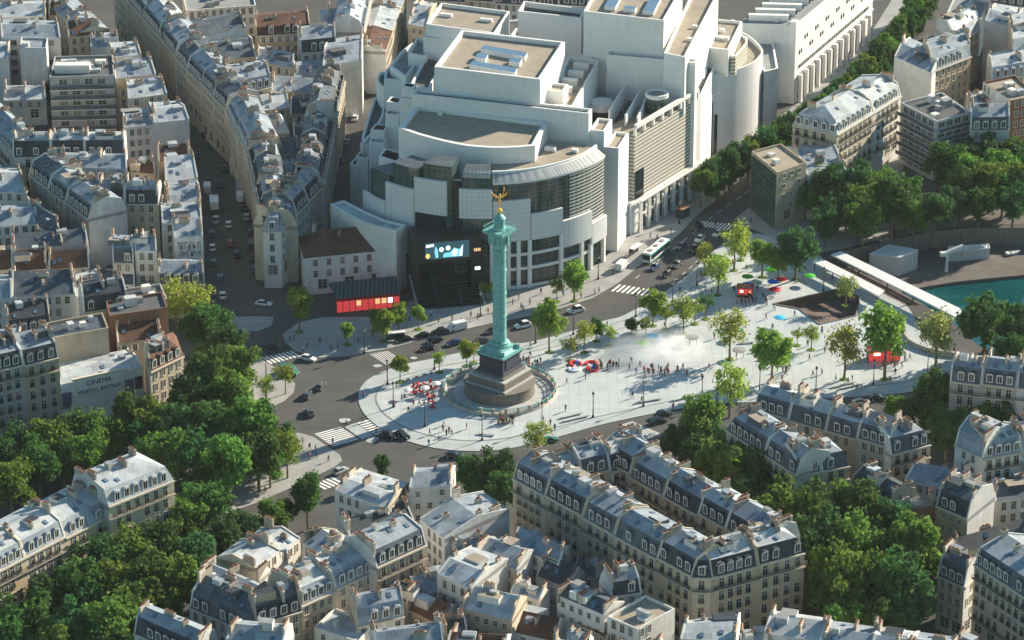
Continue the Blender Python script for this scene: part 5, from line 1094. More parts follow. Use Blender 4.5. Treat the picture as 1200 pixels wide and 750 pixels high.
for rw, (z0_, z1_) in enumerate(((13.2, 15.3), (11.4, 12.9))):
    for k in range(9):
        t = .12+.8*k/9; z = z0_
        for part in range(3):
            if rg.random() < .25: continue
            d0, d1 = ((0, .012), (.045, .06), (.0, .06))[part]; za, zb = (z0_, z1_) if part < 2 else ((z0_+z1_)/2-.15+rg.choice([-.8, 0, .8]), (z0_+z1_)/2+.15)
            if zb-za < .2: zb = za+.3
            p, q = a.lerp(b_, t+d0), a.lerp(b_, t+d1); mb.poly([p+nn*.02, q+nn*.02, q+nn*.06, p+nn*.06], za, zb, 'mural_ink')
mb.obj('mural', mur)
# ---------------------------------------------------------------- windows the photo can see
bvs = []; off = 0; vv = []; ff = []
for v, f in MASS:
    vv += [tuple(p) for p in v]; ff += [tuple(i+off for i in t) for t in f]; off += len(v)
BV = BVHTree.FromPolygons(vv, ff); VIEW = [CAM, CAM+Vector((25, 5, 0)), CAM+Vector((-25, 5, 0))]
def inframe(p):
    d = p-CAM; z = d.dot(FW); x, y = 600+FPX*d.x/z, 375-FPX*d.dot(UP)/z
    return -25 < x < 1225 and -25 < y < 775
def seen(p, tol=.25):
    for c in VIEW:
        d = c-p; h = BV.ray_cast(p+d.normalized()*tol, d.normalized(), d.length)
        if h[0] is None: return True
    return False
nwin = 0; perb = {}
for root, me, p, rz, nn, nm in WINQ:
    q = p+nn*.2+Vector((0, 0, 1.4 if nm == 'window' else 1.6))
    if not inframe(q) or nn.dot(CAM-q) < 0 or not seen(q): continue
    k = (root.name, nm); perb[k] = perb.get(k, 0)+1
    if perb[k] > 98: continue
    par = ROOFS[root.name] if nm == 'dormer' else root
    inst(me, 'dormer' if nm == 'dormer' else me.name.split('.')[0], par, p-root.location, rz); nwin += 1
for root, me, p, a in CH:
    if inframe(p): inst(me, 'chimney', ROOFS[root.name], p-root.location, a, (1, 1, rng.uniform(.85, 1.25)))
for root, p, rz, tl in HT:
    if inframe(p):
        o = inst(HATCH, 'skylight', ROOFS[root.name], p-root.location+Vector((0, 0, .02)), 0); o.rotation_euler = (tl, 0, rz)
print('windows', nwin, 'of', len(WINQ), 'chimneys', len(CH), 'buildings', len(ROOFS))
# ---------------------------------------------------------------- trees
def make_crown(seed, nl, nq, sparse=0.0, leaf=.085, squash=1.0):
    """leaf faces scattered through overlapping clumps; radius about 1, centre at the origin"""
    rg = random.Random(seed); mb = MB(); lobes = []
    while len(lobes) < nl:
        p = Vector((rg.gauss(0, 1), rg.gauss(0, 1), rg.gauss(0, 1))).normalized()*rg.uniform(.25, .78); p.z = p.z*squash+.05
        if p.z < -.62: continue
        lobes.append((p, rg.uniform(.2, .38)))
    verts, faces = [], []
    for c, r in lobes:
        for k in range(nq):
            d = Vector((rg.gauss(0, 1), rg.gauss(0, 1), rg.gauss(.25, 1))).normalized(); p = c+d*r*(rg.uniform(.35, 1.08) if not sparse else rg.uniform(.2, 1.3))
            n = (d+Vector((rg.gauss(0, .55), rg.gauss(0, .55), rg.gauss(.15, .55)))).normalized(); t = n.orthogonal().normalized(); b = n.cross(t); a = rg.uniform(0, 6.28)
            x = t*math.cos(a)+b*math.sin(a); y = n.cross(x); s = leaf*rg.uniform(.65, 1.3); i = len(verts)
            p = p*1.13; verts += [tuple(p-x*s), tuple(p-y*s*.62), tuple(p+x*s), tuple(p+y*s*.62)]; faces.append((i, i+1, i+2, i+3))
    me = bpy.data.meshes.new('crown'); me.from_pydata(verts, [], faces); me.materials.append(M['leaf_dark']); me.update(); return me, lobes
def make_trunk(seed, lobes, hc, rc, thick=1.0):
    """trunk and limbs for a tree whose crown (radius rc) is centred hc above the ground, in units of rc"""
    rg = random.Random(seed); mb = MB(); h0 = hc-.55
    mb.tube([(0, 0, -.02), (rg.gauss(0, .02), rg.gauss(0, .02), h0*.5), (0, 0, h0), (rg.gauss(0, .05), rg.gauss(0, .05), hc+.2)], [.075*thick, .058*thick, .05*thick, .018], 'bark', 7)
    for c, r in sorted(lobes, key=lambda l: -l[0].length)[:9]:
        e = Vector((c.x, c.y, c.z+hc)); s = Vector((0, 0, h0+rg.uniform(-.05, .35))); m = s.lerp(e, .5)+Vector((0, 0, -.06)); mb.tube([s, m, e], [.034*thick, .024*thick, .01], 'bark', 5)
    return mb.mesh('trunk')
CROWN = {}
for k in range(4): CROWN['dense', k] = make_crown(20+k, 38, 115, leaf=.082)
for k in range(3): CROWN['round', k] = make_crown(40+k, 34, 105, leaf=.085, squash=1.1)
for k in range(3): CROWN['sparse', k] = make_crown(60+k, 30, 52, 1, leaf=.075, squash=1.15)
for k in range(2): CROWN['young', k] = make_crown(80+k, 18, 40, 1, leaf=.11, squash=1.2)
TRUNK = {k: make_trunk(90+i, CROWN[k][1], {'dense': 1.55, 'round': 1.7, 'sparse': 1.75, 'young': 1.95}[k[0]], 1, {'dense': 1, 'round': .9, 'sparse': .95, 'young': .9}[k[0]]) for i, k in enumerate(CROWN)}
HC = {'dense': 1.55, 'round': 1.7, 'sparse': 1.75, 'young': 1.95}
TREES = []
LEAFW = dict(leaf_dark='dark green', leaf_mid='fresh green', leaf_bright='bright green', leaf_light='light green', leaf_deep='deep green', leaf_pale='pale yellow-green')
SHAPEW = dict(dense='dense', round='rounded', sparse='open', young='young')
def tree(x, y, r, kind='dense', leaf='leaf_dark', zone='', where='', gz=0.0, base=False, name='tree', sz=1.0):
    """x, y: pixel of the crown's centre (or of the foot when base is set); r: crown radius in metres"""
    var = rng.choice([k for k in CROWN if k[0] == kind]); hc = HC[kind]*r*sz
    p = G(x, y, gz) if base else G(x, y, gz+hc); p = Vector((p.x, p.y, gz))
    TREES.append(dict(p=p, r=r, sz=sz, var=var, leaf=leaf, zone=zone, where=where, name=name, kind=kind))
def treeline(zone, where, pts, leafs, kind='dense', gz=0.0, k=1.0, sz=1.0):
    for i, (x, y, rp) in enumerate(pts): tree(x, y, rp*k*1.13/4.75, kind if rng.random() < .75 else 'round', leafs[i % len(leafs)], zone, where, gz, sz=sz)
lb = ['leaf_dark', 'leaf_deep', 'leaf_mid', 'leaf_dark', 'leaf_mid', 'leaf_deep']
treeline('trees in the boulevard wood beside the square', 'in the boulevard wood, counted from the column', [(240, 382, 28), (262, 408, 26), (282, 425, 22), (245, 445, 31), (275, 468, 27), (228, 470, 26), (292, 500, 29), (255, 503, 30), (213, 507, 28), (180, 500, 26), (150, 492, 25), (190, 535, 28), (232, 540, 28), (268, 545, 28), (302, 532, 26), (326, 518, 20), (120, 512, 25), (90, 507, 24), (60, 520, 26), (20, 527, 25), (12, 565, 26), (45, 545, 25), (-8, 540, 25), (252, 420, 22), (215, 482, 22), (272, 518, 22), (165, 514, 22), (105, 532, 22), (75, 540, 22), (250, 562, 22), (316, 545, 16)], lb+['leaf_mid'])
treeline('trees on the boulevard below the sunlit row', 'below the sunlit row, counted from the column', [(238, 597, 28), (265, 632, 22), (207, 612, 27), (180, 642, 28), (150, 655, 29), (117, 664, 28), (95, 692, 29), (62, 704, 29), (140, 692, 28), (175, 690, 29), (210, 684, 26), (228, 655, 25), (30, 732, 29), (85, 735, 28), (130, 735, 28), (0, 752, 28), (62, 758, 26), (290, 620, 18), (195, 655, 22), (105, 714, 24), (155, 714, 24), (220, 627, 20), (190, 712, 20), (160, 742, 22), (100, 757, 22)], lb)
treeline('trees at the zebra crossing corner', 'at the lower crossing corner, counted from the column', [(360, 582, 21), (318, 608, 17), (336, 598, 12)], ['leaf_dark', 'leaf_mid'], 'round')
treeline('light trees at the avenue corner', 'beside the shaded avenue, counted from the column', [(208, 352, 20), (190, 346, 14), (228, 352, 22), (172, 345, 13)], ['leaf_light', 'leaf_pale'], 'sparse')
treeline('trees behind the bottom white buildings', 'behind the bottom buildings, counted from the column', [(548, 552, 18), (578, 553, 23), (592, 575, 20), (447, 546, 11), (560, 575, 16)], ['leaf_dark', 'leaf_deep'])
treeline('trees on the avenue beside the courtyard block', 'beside the courtyard block, counted from the column', [(820, 497, 27), (792, 522, 17), (812, 540, 20), (835, 547, 26), (862, 557, 28), (892, 567, 27), (877, 592, 26), (912, 602, 28), (932, 580, 25), (950, 612, 28), (962, 642, 29), (987, 602, 25), (1002, 640, 28), (1022, 612, 28), (1050, 622, 26), (1070, 646, 29), (1002, 682, 30), (1040, 690, 30), (1070, 700, 28), (985, 712, 25), (975, 670, 24), (1030, 660, 24), (1056, 724, 22), (930, 625, 22), (848, 535, 20), (976, 628, 22), (1045, 665, 22), (905, 582, 20), (985, 737, 22), (1022, 730, 22), (838, 522, 20), (866, 536, 22), (898, 551, 22), (926, 566, 22), (948, 584, 22), (885, 548, 20)], ['leaf_mid', 'leaf_dark', 'leaf_deep', 'leaf_mid'], sz=1.22)
treeline('trees between the wedge block and the canal', 'behind the wedge block, counted from the column', [(1098, 462, 25), (1048, 478, 13), (1070, 482, 17), (1092, 487, 17), (1132, 473, 18), (1167, 468, 20), (1190, 472, 18), (1145, 492, 20), (1178, 494, 20), (1110, 502, 22), (1128, 508, 18), (1200, 498, 18), (1150, 515, 16)], ['leaf_dark', 'leaf_mid', 'leaf_deep'])
treeline('tall trees at the canal edge', 'before the canal water, counted from the column', [(1155, 380, 30), (1190, 377, 23), (1186, 412, 18), (1204, 395, 20)], ['leaf_dark', 'leaf_deep'], gz=-1)
treeline('trees along the far canal wall', 'behind the far canal wall, counted from the column', [(960, 217, 25), (997, 217, 27), (1032, 222, 26), (1046, 238, 27), (1012, 252, 25), (967, 262, 19), (992, 250, 20), (1096, 246, 22), (1072, 252, 20), (1110, 190, 26), (1160, 212, 26), (1150, 182, 24), (1190, 182, 24), (1188, 238, 20), (1202, 212, 22), (985, 232, 22), (1020, 236, 26), (978, 246, 20), (1058, 226, 24), (1064, 243, 22), (1128, 200, 24), (1135, 220, 22), (1172, 196, 24), (1120, 238, 20), (1148, 238, 20), (1200, 190, 22), (945, 232, 18), (1176, 222, 22)], lb)
for i, (x, y) in enumerate([(822, 216), (831, 209), (839, 203), (848, 197), (857, 192), (866, 187), (876, 181), (886, 175), (896, 168), (906, 162), (916, 156), (926, 150), (936, 144), (945, 138), (954, 132), (963, 125), (972, 118), (981, 111), (990, 104), (998, 97), (1006, 90), (1014, 83), (1021, 75), (1028, 67), (1035, 59), (1042, 51), (1048, 43), (1054, 35), (1060, 26), (1066, 17), (1072, 8), (1078, -2)]):
    tree(x+rng.uniform(-2, 2), y+rng.uniform(-2, 2), rng.uniform(3.5, 4.1), 'round', 'leaf_deep' if i % 3 else 'leaf_mid', 'trees lining the avenue behind the opera', 'lining the opera avenue, counted from the column', sz=1.2)
    tree(x+11, y+4, rng.uniform(2.9, 3.4), 'round', 'leaf_dark', 'trees lining the avenue behind the opera', 'lining the opera avenue, counted from the column', sz=1.1)
tree(62, 108, 3.0, 'dense', 'leaf_fir', 'fir', 'beside the modern balconied building', sz=1.5, name='fir_tree')
ZP = 'trees standing on the white square'; WP = 'on the white square, counted from the column'
for x, y, r, kd, lf, sz in ((469, 447.7, 2.6, 'round', 'leaf_bright', 1), (515, 436.5, 1.9, 'young', 'leaf_bright', 1), (547, 429, 2.5, 'round', 'leaf_bright', 1), (555, 425.5, 1.9, 'young', 'leaf_bright', 1), (644, 412.7, 4.1, 'round', 'leaf_bright', 1.3), (668, 422.7, 2.2, 'young', 'leaf_bright', 1), (684.7, 413, 2.7, 'sparse', 'leaf_light', 1.2), (699, 400, 2.4, 'dense', 'leaf_dark', 1), (714, 406, 2.0, 'young', 'leaf_light', .9), (740, 393, 2.0, 'dense', 'leaf_dark', .9), (757, 395, 1.9, 'young', 'leaf_bright', .95), (765, 382, 3.6, 'round', 'leaf_bright', 1), (780, 386, 2.2, 'young', 'leaf_bright', 1), (800.7, 391, 3.7, 'sparse', 'leaf_bright', 1.05), (814, 380, 2.3, 'young', 'leaf_bright', 1), (827, 374, 2.4, 'young', 'leaf_deep', 1), (855, 421, 4.8, 'sparse', 'leaf_light', 1), (860, 317, 4.6, 'sparse', 'leaf_light', 1), (841, 346, 4.2, 'sparse', 'leaf_light', 1), (826, 322, 3.2, 'sparse', 'leaf_light', 1), (893, 325, 3.8, 'dense', 'leaf_bright', 1.1), (932, 328, 5.9, 'dense', 'leaf_deep', 1), (904.7, 446.7, 5.1, 'dense', 'leaf_bright', 1.05), (934, 405, 1.6, 'young', 'leaf_bright', 1), (950.7, 410, 2.5, 'sparse', 'leaf_bright', 1), (989, 444.7, 5.2, 'sparse', 'leaf_light', 1.05), (1036.5, 444.4, 6.2, 'dense', 'leaf_bright', 1.25), (1095.5, 434, 5.4, 'sparse', 'leaf_pale', 1.1), (991, 358, 2.9, 'sparse', 'leaf_pale', 1), (912, 330, 3.2, 'dense', 'leaf_bright', 1.1), (868, 305, 3.4, 'sparse', 'leaf_light', 1)):
    tree(x, y, r, kd, lf, ZP, WP, PZ, True, sz=sz)
ZO = 'trees on the pavement in front of the opera'; WO = 'on the opera pavement, counted from the column'
for x, y, r, kd, lf, sz in ((673, 353, 4.2, 'dense', 'leaf_bright', 1.05), (652.5, 353.5, 2.4, 'young', 'leaf_bright', 1), (350.7, 389, 4.4, 'round', 'leaf_bright', 1), (406.7, 404, 2.2, 'round', 'leaf_bright', 1), (449, 400, 3.2, 'round', 'leaf_bright', 1), (467, 389, 3.0, 'dense', 'leaf_bright', 1), (490.7, 386, 2.4, 'round', 'leaf_bright', 1), (571, 352, 1.8, 'young', 'leaf_bright', 1), (438, 388, 2.2, 'round', 'leaf_bright', 1)):
    tree(x, y, r, kd, lf, ZO, WO, .12, True, sz=sz)
for x, y, r, kd, lf, sz, wh in ((334.7, 461.5, 2.7, 'young', 'leaf_bright', 1, 'on the corner pavement beside the green van'), (337, 560, 4.0, 'sparse', 'leaf_bright', 1.1, 'at the boulevard pavement edge beside the lower crossing'), (628, 534, 3.8, 'sparse', 'leaf_light', .8, 'between the square and the courtyard block'), (855, 489, 5.2, 'sparse', 'leaf_light', .95, 'at the plaza edge beside the wedge block'), (312, 470, 2.4, 'sparse', 'leaf_light', 1, 'at the edge of the boulevard wood beside the road')):
    tree(x, y, r, kd, lf, 'single '+wh, wh, .1, True, sz=sz)
cnt = {}
for t in sorted(TREES, key=lambda t: t['p'].length):
    key = (t['zone'], t['kind'], t['leaf']); cnt[key] = cnt.get(key, 0)+1; t['n'] = cnt[key]
for t in TREES:
    key = (t['zone'], t['kind'], t['leaf']); look = f"{SHAPEW[t['kind']]} {LEAFW.get(t['leaf'], 'dark')} tree"
    lab = f"dark pointed fir tree {t['where']}" if t['leaf'] == 'leaf_fir' else (f"{look} {t['where']}" if cnt[key] == 1 and 'counted' not in t['where'] else f"{ordw(t['n'])} {look} {t['where']}")
    if cnt[key] == 1 and 'counted' in t['where']: lab = f"only {look} {t['where'].split(', counted')[0]}"
    e = empty(t['name'], t['p'], lab, 'tree', t['zone'] if 'single' not in t['zone'] and t['zone'] != 'fir' else None, rng.uniform(0, 6.28)); r, sz = t['r'], t['sz']
    s = (r*rng.uniform(.94, 1.06), r*rng.uniform(.94, 1.06), r*sz)
    inst(TRUNK[t['var']], 'trunk', e, scale=(r, r, r*sz)); inst(CROWN[t['var']][0], 'crown', e, (0, 0, HC[t['kind']]*r*sz), 0, s, {0: t['leaf']})
    if t['zone'] in (ZP, ZO):
        mb = MB(); mb.rev([(1.05, 0), (1.05, .12), (.9, .16), (0, .2)], 'lawn', 14); inst(mb.mesh('planting_ring'), 'planting_ring', e)
# ---------------------------------------------------------------- people
def person_mesh(name, pose):
    J = [(0, 0, .93), (0, .01, 1.18), (0, .0, 1.38), (0, -.01, 1.50), (0, -.02, 1.64), (0, -.02, 1.73)]; E = [(0, 1), (1, 2), (2, 3), (3, 4), (4, 5)]; Rr = [.135, .13, .135, .055, .092, .06]; T = ['c', 'c', 'c', 's', 's', 'h']
    def chain(start, pts, rad, tg):
        i = start
        for p, r, t in zip(pts, rad, tg): J.append(p); Rr.append(r); T.append(t); E.append((i, len(J)-1)); i = len(J)-1
        return i
    st = {'stand': 0.04, 'walk': .30, 'stride': .40, 'sit': 0, 'arms': .05}[pose]
    for s, d in ((-1, 1), (1, -1)):
        if pose == 'sit': leg = [(s*.1, -.02, .9), (s*.12, -.42, .86), (s*.12, -.46, .46), (s*.12, -.6, .42)]
        else: leg = [(s*.095, 0, .88), (s*.10, d*st*.35-.03*abs(d)*(st > .1), .50), (s*.10, d*st, .09), (s*.11, d*st-.14, .04)]
        chain(0, leg, [.10, .068, .045, .04], ['t', 't', 't', 'h'])
        if pose == 'arms': arm = [(s*.20, 0, 1.38), (s*.27, .02, 1.12), (s*.17, -.22, 1.15), (s*.14, -.29, 1.16)]
        else: arm = [(s*.20, 0, 1.38), (s*.25, -d*st*.25, 1.12), (s*.25, -d*st*.6-.06, .88), (s*.25, -d*st*.65-.08, .80)]
        w = chain(2, arm, [.062, .045, .032, .028], ['c', 'c', 's', 's'])
        b = Vector(J[w])
        for k in range(4): chain(w, [tuple(b+Vector((0, -.025+.018*k, -.06+.004*abs(k-1)))), tuple(b+Vector((-s*.01, -.03+.018*k, -.095+.006*abs(k-1))))], [.010, .008], ['s', 's'])
        chain(w, [tuple(b+Vector((-s*.02, -.05, -.02))), tuple(b+Vector((-s*.025, -.065, -.055)))], [.011, .009], ['s', 's'])
    dz = -.45 if pose == 'sit' else 0
    JV = [Vector(j) for j in J]
    def pick(c):
        best, bd = 0, 9e9
        for a, b in E:
            p, q = JV[a], JV[b]; t = max(0, min(1, (c-p).dot(q-p)/max(1e-9, (q-p).length_squared))); d = (c-p.lerp(q, t)).length-.6*(Rr[a]*(1-t)+Rr[b]*t)
            if d < bd: bd = d; best = b
        k = T[best]
        if best in (4, 5): return 3 if (c.z > 1.69 or c.y > .03) else 2
        return {'c': 0, 't': 1, 's': 2, 'h': 4}[k]
    me = skin_mesh(name, J, E, Rr, ['cloth_black', 'denim', 'skin', 'hair', 'cloth_black'], pick, 1)
    if dz:
        for v in me.vertices: v.co.z += dz
    return me
PM = {k: person_mesh('person', k) for k in ('stand', 'walk', 'stride', 'sit', 'arms')}
PEOPLE = []
TOPS = ['black']*7+['navy']*4+['grey']*4+['red']*2+['brown']*2+['white']*2+['blue', 'orange', 'pink', 'olive']
def person(x, y, zone, top=None, pose=None, z=PZ, rz=None, w=None):
    p = w if w is not None else G(x, y, z)
    PEOPLE.append(dict(p=Vector((p.x, p.y, z)), zone=zone, top=top or rng.choice(TOPS), pose=pose or rng.choice(['stand', 'walk', 'walk', 'stride', 'arms']), rz=rng.uniform(0, 6.28) if rz is None else rz))
def inpoly(p, poly):
    c = False; n = len(poly)
    for i in range(n):
        a, b = poly[i], poly[i-1]
        if (a.y > p.y) != (b.y > p.y) and p.x < (b.x-a.x)*(p.y-a.y)/(b.y-a.y)+a.x: c = not c
    return c
def crowd(zone, x, y, sx, sy, n, tops=None, **k):
    for i in range(n): person(x+rng.gauss(0, sx), y+rng.gauss(0, sy), zone, rng.choice(tops) if tops else None, **k)
# hand-placed groups
crowd('queue beside the column', 622, 427, 9, 2.6, 14, ['red', 'pink', 'black', 'black', 'navy', 'grey'])
crowd('crowd beside the red ring benches', 708, 431, 9, 3, 17, ['red', 'brown', 'grey', 'orange', 'black'])
crowd('crowd in front of the fountain mist', 775, 437, 17, 3.2, 24, ['red', 'blue', 'brown', 'grey', 'pink', 'black', 'navy'])
crowd('crowd around the red kiosk under the parasols', 880, 353, 9, 3, 18, ['black', 'orange', 'black', 'navy', 'brown'])
crowd('group at the foot of the column fence', 590, 494, 7, 2.6, 16, ['black', 'navy', 'orange', 'red', 'black', 'brown', 'grey', 'olive'])
crowd('guests of the red-chair terrace', 500, 466, 12, 7, 14, ['black', 'red', 'navy', 'grey'])
crowd('guests at the wide red kiosk', 1045, 427, 9, 3, 10, ['black', 'navy', 'red', 'grey'])
crowd('walkers under the big plaza tree', 920, 437, 6, 3, 7, ['black', 'navy', 'grey'])
ellipse = lambda p, c, a: ((p.x-c.x)**2+(p.y-c.y)**2) < a*a
n = 0; seats = GG(inner_px); patw = GG(patio and [(906, 357), (988, 338), (1008, 350), (1003, 371), (960, 381), (937, 363)]); patc = ccw(inset(ccw(patw), -1.2)); plz = ccw(plaza_s)
while n < 112:
    x, y = rng.uniform(425, 1120), rng.uniform(285, 528); p = G(x, y, PZ)
    if not inpoly(p, plz) or inpoly(p, patc) or p.length < 15.5 or (690 < x < 830 and 388 < y < 425): continue
    person(x, y, 'people walking across the white square'); n += 1
for x, y in ((396, 409), (388, 410), (360, 408), (420, 403), (437, 396), (514, 378), (530, 376), (541, 380), (552, 371), (560, 374), (545, 385), (572, 368), (586, 364), (601, 357), (608, 351), (621, 357), (611, 362), (613, 365), (634, 345), (640, 358), (660, 347), (681, 350), (697, 345), (702, 343), (718, 322), (725, 318), (729, 309), (733, 305), (740, 298), (747, 293), (752, 286), (762, 280), (770, 281), (786, 274), (505, 371), (480, 377), (340, 400), (345, 399), (375, 402)):
    person(x, y, 'people on the opera pavement', z=.12)
for x, y in ((319, 459), (312, 470), (300, 450), (363, 527), (370, 529), (371, 536), (363, 538), (385, 541), (334, 534), (334, 547), (326, 560), (355, 520), (347, 528), (311, 578)):
    person(x, y, 'people on the boulevard pavement', z=.1)
for x, y in ((905, 250), (880, 262), (930, 250), (1130, 420), (1118, 414)): person(x, y, 'people on the avenue corner', z=.12)
for x, y, d in ((425, 496, 0), (441, 509, 0), (406, 499, 0), (355, 413, 0), (752, 343, 0), (838, 266, 0), (345, 416, 0), (390, 521, 0)): person(x, y, 'people on the road crossings', z=.01)
LM = {'people walking across the white square': 'column', 'people on the opera pavement': 'column', 'people on the boulevard pavement': 'column', 'people on the avenue corner': 'column', 'people on the road crossings': 'column'}
ZW = {'people walking across the white square': 'on the open white square', 'people on the opera pavement': 'on the opera pavement', 'people on the boulevard pavement': 'on the boulevard pavement', 'people on the avenue corner': 'on the far pavement', 'people on the road crossings': 'on the roadway', 'queue beside the column': 'queuing behind the column', 'crowd beside the red ring benches': 'beside the red ring benches', 'crowd in front of the fountain mist': 'before the fountain mist', 'crowd around the red kiosk under the parasols': 'at the parasol kiosk', 'group at the foot of the column fence': 'before the column fence', 'guests of the red-chair terrace': 'on the red-chair terrace', 'guests at the wide red kiosk': 'at the wide red kiosk', 'walkers under the big plaza tree': 'under the big plaza tree'}
POSEW = dict(stand='standing', walk='walking', stride='striding', sit='sitting', arms='with bent arms')
cnt = {}
PEOPLE.sort(key=lambda q: q['p'].length)
for q in PEOPLE: k = (q['zone'], q['top'], q['pose']); cnt[k] = cnt.get(k, 0)+1; q['n'] = cnt[k]
TROU = ['denim', 'denim', 'cloth_black', 'cloth_grey', 'cloth_navy', 'cloth_brown']
for q in PEOPLE:
    k = (q['zone'], q['top'], q['pose']); num = f', {ordw(q["n"])} from the column' if cnt[k] > 1 else ''
    o = bpy.data.objects.new('person', PM[q['pose']]); COL.objects.link(o); o.location = q['p']; o.rotation_euler.z = q['rz']; s = rng.uniform(.95, 1.06)*1.08; o.scale = (s*1.12, s*1.12, s)
    prop(o, f"{q['top']}-topped person {POSEW[q['pose']]} {ZW[q['zone']]}{num}", 'person', q['zone'])
    for i, m in ((0, 'cloth_'+q['top']), (1, rng.choice(TROU))): o.material_slots[i].link = 'OBJECT'; o.material_slots[i].material = M[m]
# ---------------------------------------------------------------- vehicles
def loft(mb, secs, m):
    """secs: list of (x, [(y, z) ...]) rings along the car; closed skin"""
    rings = [[Vector((x, y, z)) for y, z in r] for x, r in secs]; n = len(rings[0])
    for a, b in zip(rings, rings[1:]):
        for k in range(n): j = (k+1) % n; mb.face([a[k], a[j], b[j], b[k]], m)
    mb.face(rings[0][::-1], m); mb.face(rings[-1], m)
def rect(hw, z0, z1, tuck=.08, top=None):
    t = top if top is not None else hw-tuck; return [(-hw+.06, z0), (hw-.06, z0), (hw, (z0+z1)/2), (t, z1), (-t, z1), (-hw, (z0+z1)/2)]
def vehicle_parts(L, Wd, H, kind):
    h = Wd/2; body = MB(); glass = MB()
    if kind == 'car':
        loft(body, [(-L/2, rect(h*.8, .35, .75)), (-L/2+.15, rect(h*.96, .28, .88)), (-L*.28, rect(h, .24, .95)), (0, rect(h, .22, .97)), (L*.2, rect(h, .22, .93)), (L*.42, rect(h*.96, .25, .80)), (L/2, rect(h*.8, .32, .62))], 'paint_black')
        loft(glass, [(-L*.40, rect(h*.86, .86, .90, .02)), (-L*.26, rect(h*.88, .9, H-.06, .2)), (L*.02, rect(h*.88, .9, H-.02, .2)), (L*.22, rect(h*.86, .88, .93, .02))], 'glass_dark')
        loft(body, [(-L*.28, rect(h*.66, H-.09, H-.03, .04)), (-L*.12, rect(h*.68, H-.05, H+.01, .04)), (L*.05, rect(h*.66, H-.07, H-.0, .04))], 'paint_black')
    elif kind == 'van':
        loft(body, [(-L/2, rect(h*.94, .35, H*.9)), (-L/2+.15, rect(h, .28, H)), (L*.22, rect(h, .26, H)), (L*.30, rect(h, .26, H*.93, .12)), (L*.40, rect(h, .28, 1.1, .1)), (L/2, rect(h*.88, .34, .8))], 'paint_white')
        loft(glass, [(L*.225, rect(h*1.01, H*.58, H*.86, .1)), (L*.305, rect(h*1.0, H*.56, H*.86, .12)), (L*.385, rect(h*.93, 1.1, 1.2, .08))], 'glass_dark')
    elif kind == 'bus':
        loft(body, [(-L/2, rect(h*.97, .35, H-.1, .05)), (-L/2+.2, rect(h, .3, H, .1)), (L/2-.25, rect(h, .3, H, .1)), (L/2, rect(h*.95, .35, H-.2, .08))], 'paint_white')
        protobox(body, -L/2+.1, L/2-.3, -h-.012, h+.012, H*.80, H*.91, 'bus_green'); protobox(body, -L/2+.1, L/2-.3, -h-.012, h+.012, .45, .75, 'bus_green')
        protobox(glass, -L/2+.25, L/2-.5, -h-.02, h+.02, H*.38, H*.79, 'glass_dark'); protobox(glass, L/2-.3, L/2+.02, -h*.88, h*.88, H*.36, H*.86, 'glass_dark')
        for x in (-L*.3, 0, L*.3): protobox(body, x-.7, x+.7, -.6, .6, H-.02, H+.2, 'grey_roof')
    elif kind == 'truck':
        protobox(body, -L/2, L*.2, -h, h, .75, H, 'paint_white'); protobox(body, -L/2, L/2-.2, -h*.5, h*.5, .45, .75, 'dark_metal')
        loft(body, [(L*.23, rect(h*.95, .4, H*.78)), (L*.4, rect(h*.95, .38, H*.76)), (L*.48, rect(h*.93, .4, H*.4)), (L/2, rect(h*.9, .4, H*.3))], 'paint_white'); loft(glass, [(L*.33, rect(h*.96, H*.45, H*.7, .03)), (L*.43, rect(h*.955, H*.44, H*.68, .04)), (L*.482, rect(h*.9, H*.42, H*.45, .02))], 'glass_dark')
    wh = MB(); rw = .32 if kind in ('car', 'van') else .48
    ring_ = [Vector((rw*math.cos(a), -.11, rw*math.sin(a))) for a in [k*math.pi/6 for k in range(12)]]; wh.prism(ring_, [p+Vector((0, .22, 0)) for p in ring_], 'tyre')
    r2 = [Vector((.6*p.x, -.12, .6*p.z)) for p in ring_]; wh.prism(r2, [p+Vector((0, .24, 0)) for p in r2], 'silver_rim' if 'silver_rim' in M else 'paint_silver')
    hl = MB(); protobox(hl, -.05, .05, -.18, .18, -.08, .08, 'headlight'); tl = MB(); protobox(tl, -.04, .04, -.16, .16, -.1, .1, 'taillight')
    return dict(body=body.mesh('body'), glass=glass.mesh('window'), wheel=wh.mesh('wheel'), hl=hl.mesh('headlight'), tl=tl.mesh('taillight'), L=L, h=h, rw=rw, H=H)
VP = dict(car=vehicle_parts(4.3, 1.8, 1.45, 'car'), suv=vehicle_parts(4.6, 1.9, 1.72, 'car'), van=vehicle_parts(5.2, 2.0, 2.2, 'van'), bus=vehicle_parts(12, 2.55, 3.0, 'bus'), truck=vehicle_parts(7.5, 2.4, 3.1, 'truck'))
CARS = []
def car(x, y, dx, dy, colr, kind='car', zone='', where='', z=.0): CARS.append((G(x, y, z), math.atan2(dy, dx), colr, kind, zone, where, z))
def along(p, q): a, b = G(*p), G(*q); return (b.x-a.x, b.y-a.y)
dq = along((473, 401), (577, 378)); ZQ = ('cars queuing on the road behind the column', 'on the road behind the column')
for x, y, c, k in ((473, 400.5, 'black', 'car'), (495, 396, 'black', 'car'), (515, 391.5, 'black', 'suv'), (535.5, 386.5, 'white', 'van'), (509, 401, 'black', 'car'), (501, 410, 'black', 'car'), (532, 404, 'blue', 'car'), (563, 402, 'grey', 'car'), (577, 390, 'grey', 'car'), (613, 383.5, 'white', 'suv'), (675, 365.5, 'white', 'suv')): car(x, y, -dq[0], -dq[1], c, k, *ZQ)
dl = along((724, 350), (815, 275)); ZL = ('cars on the avenue beside the opera', 'on the avenue beside the opera')
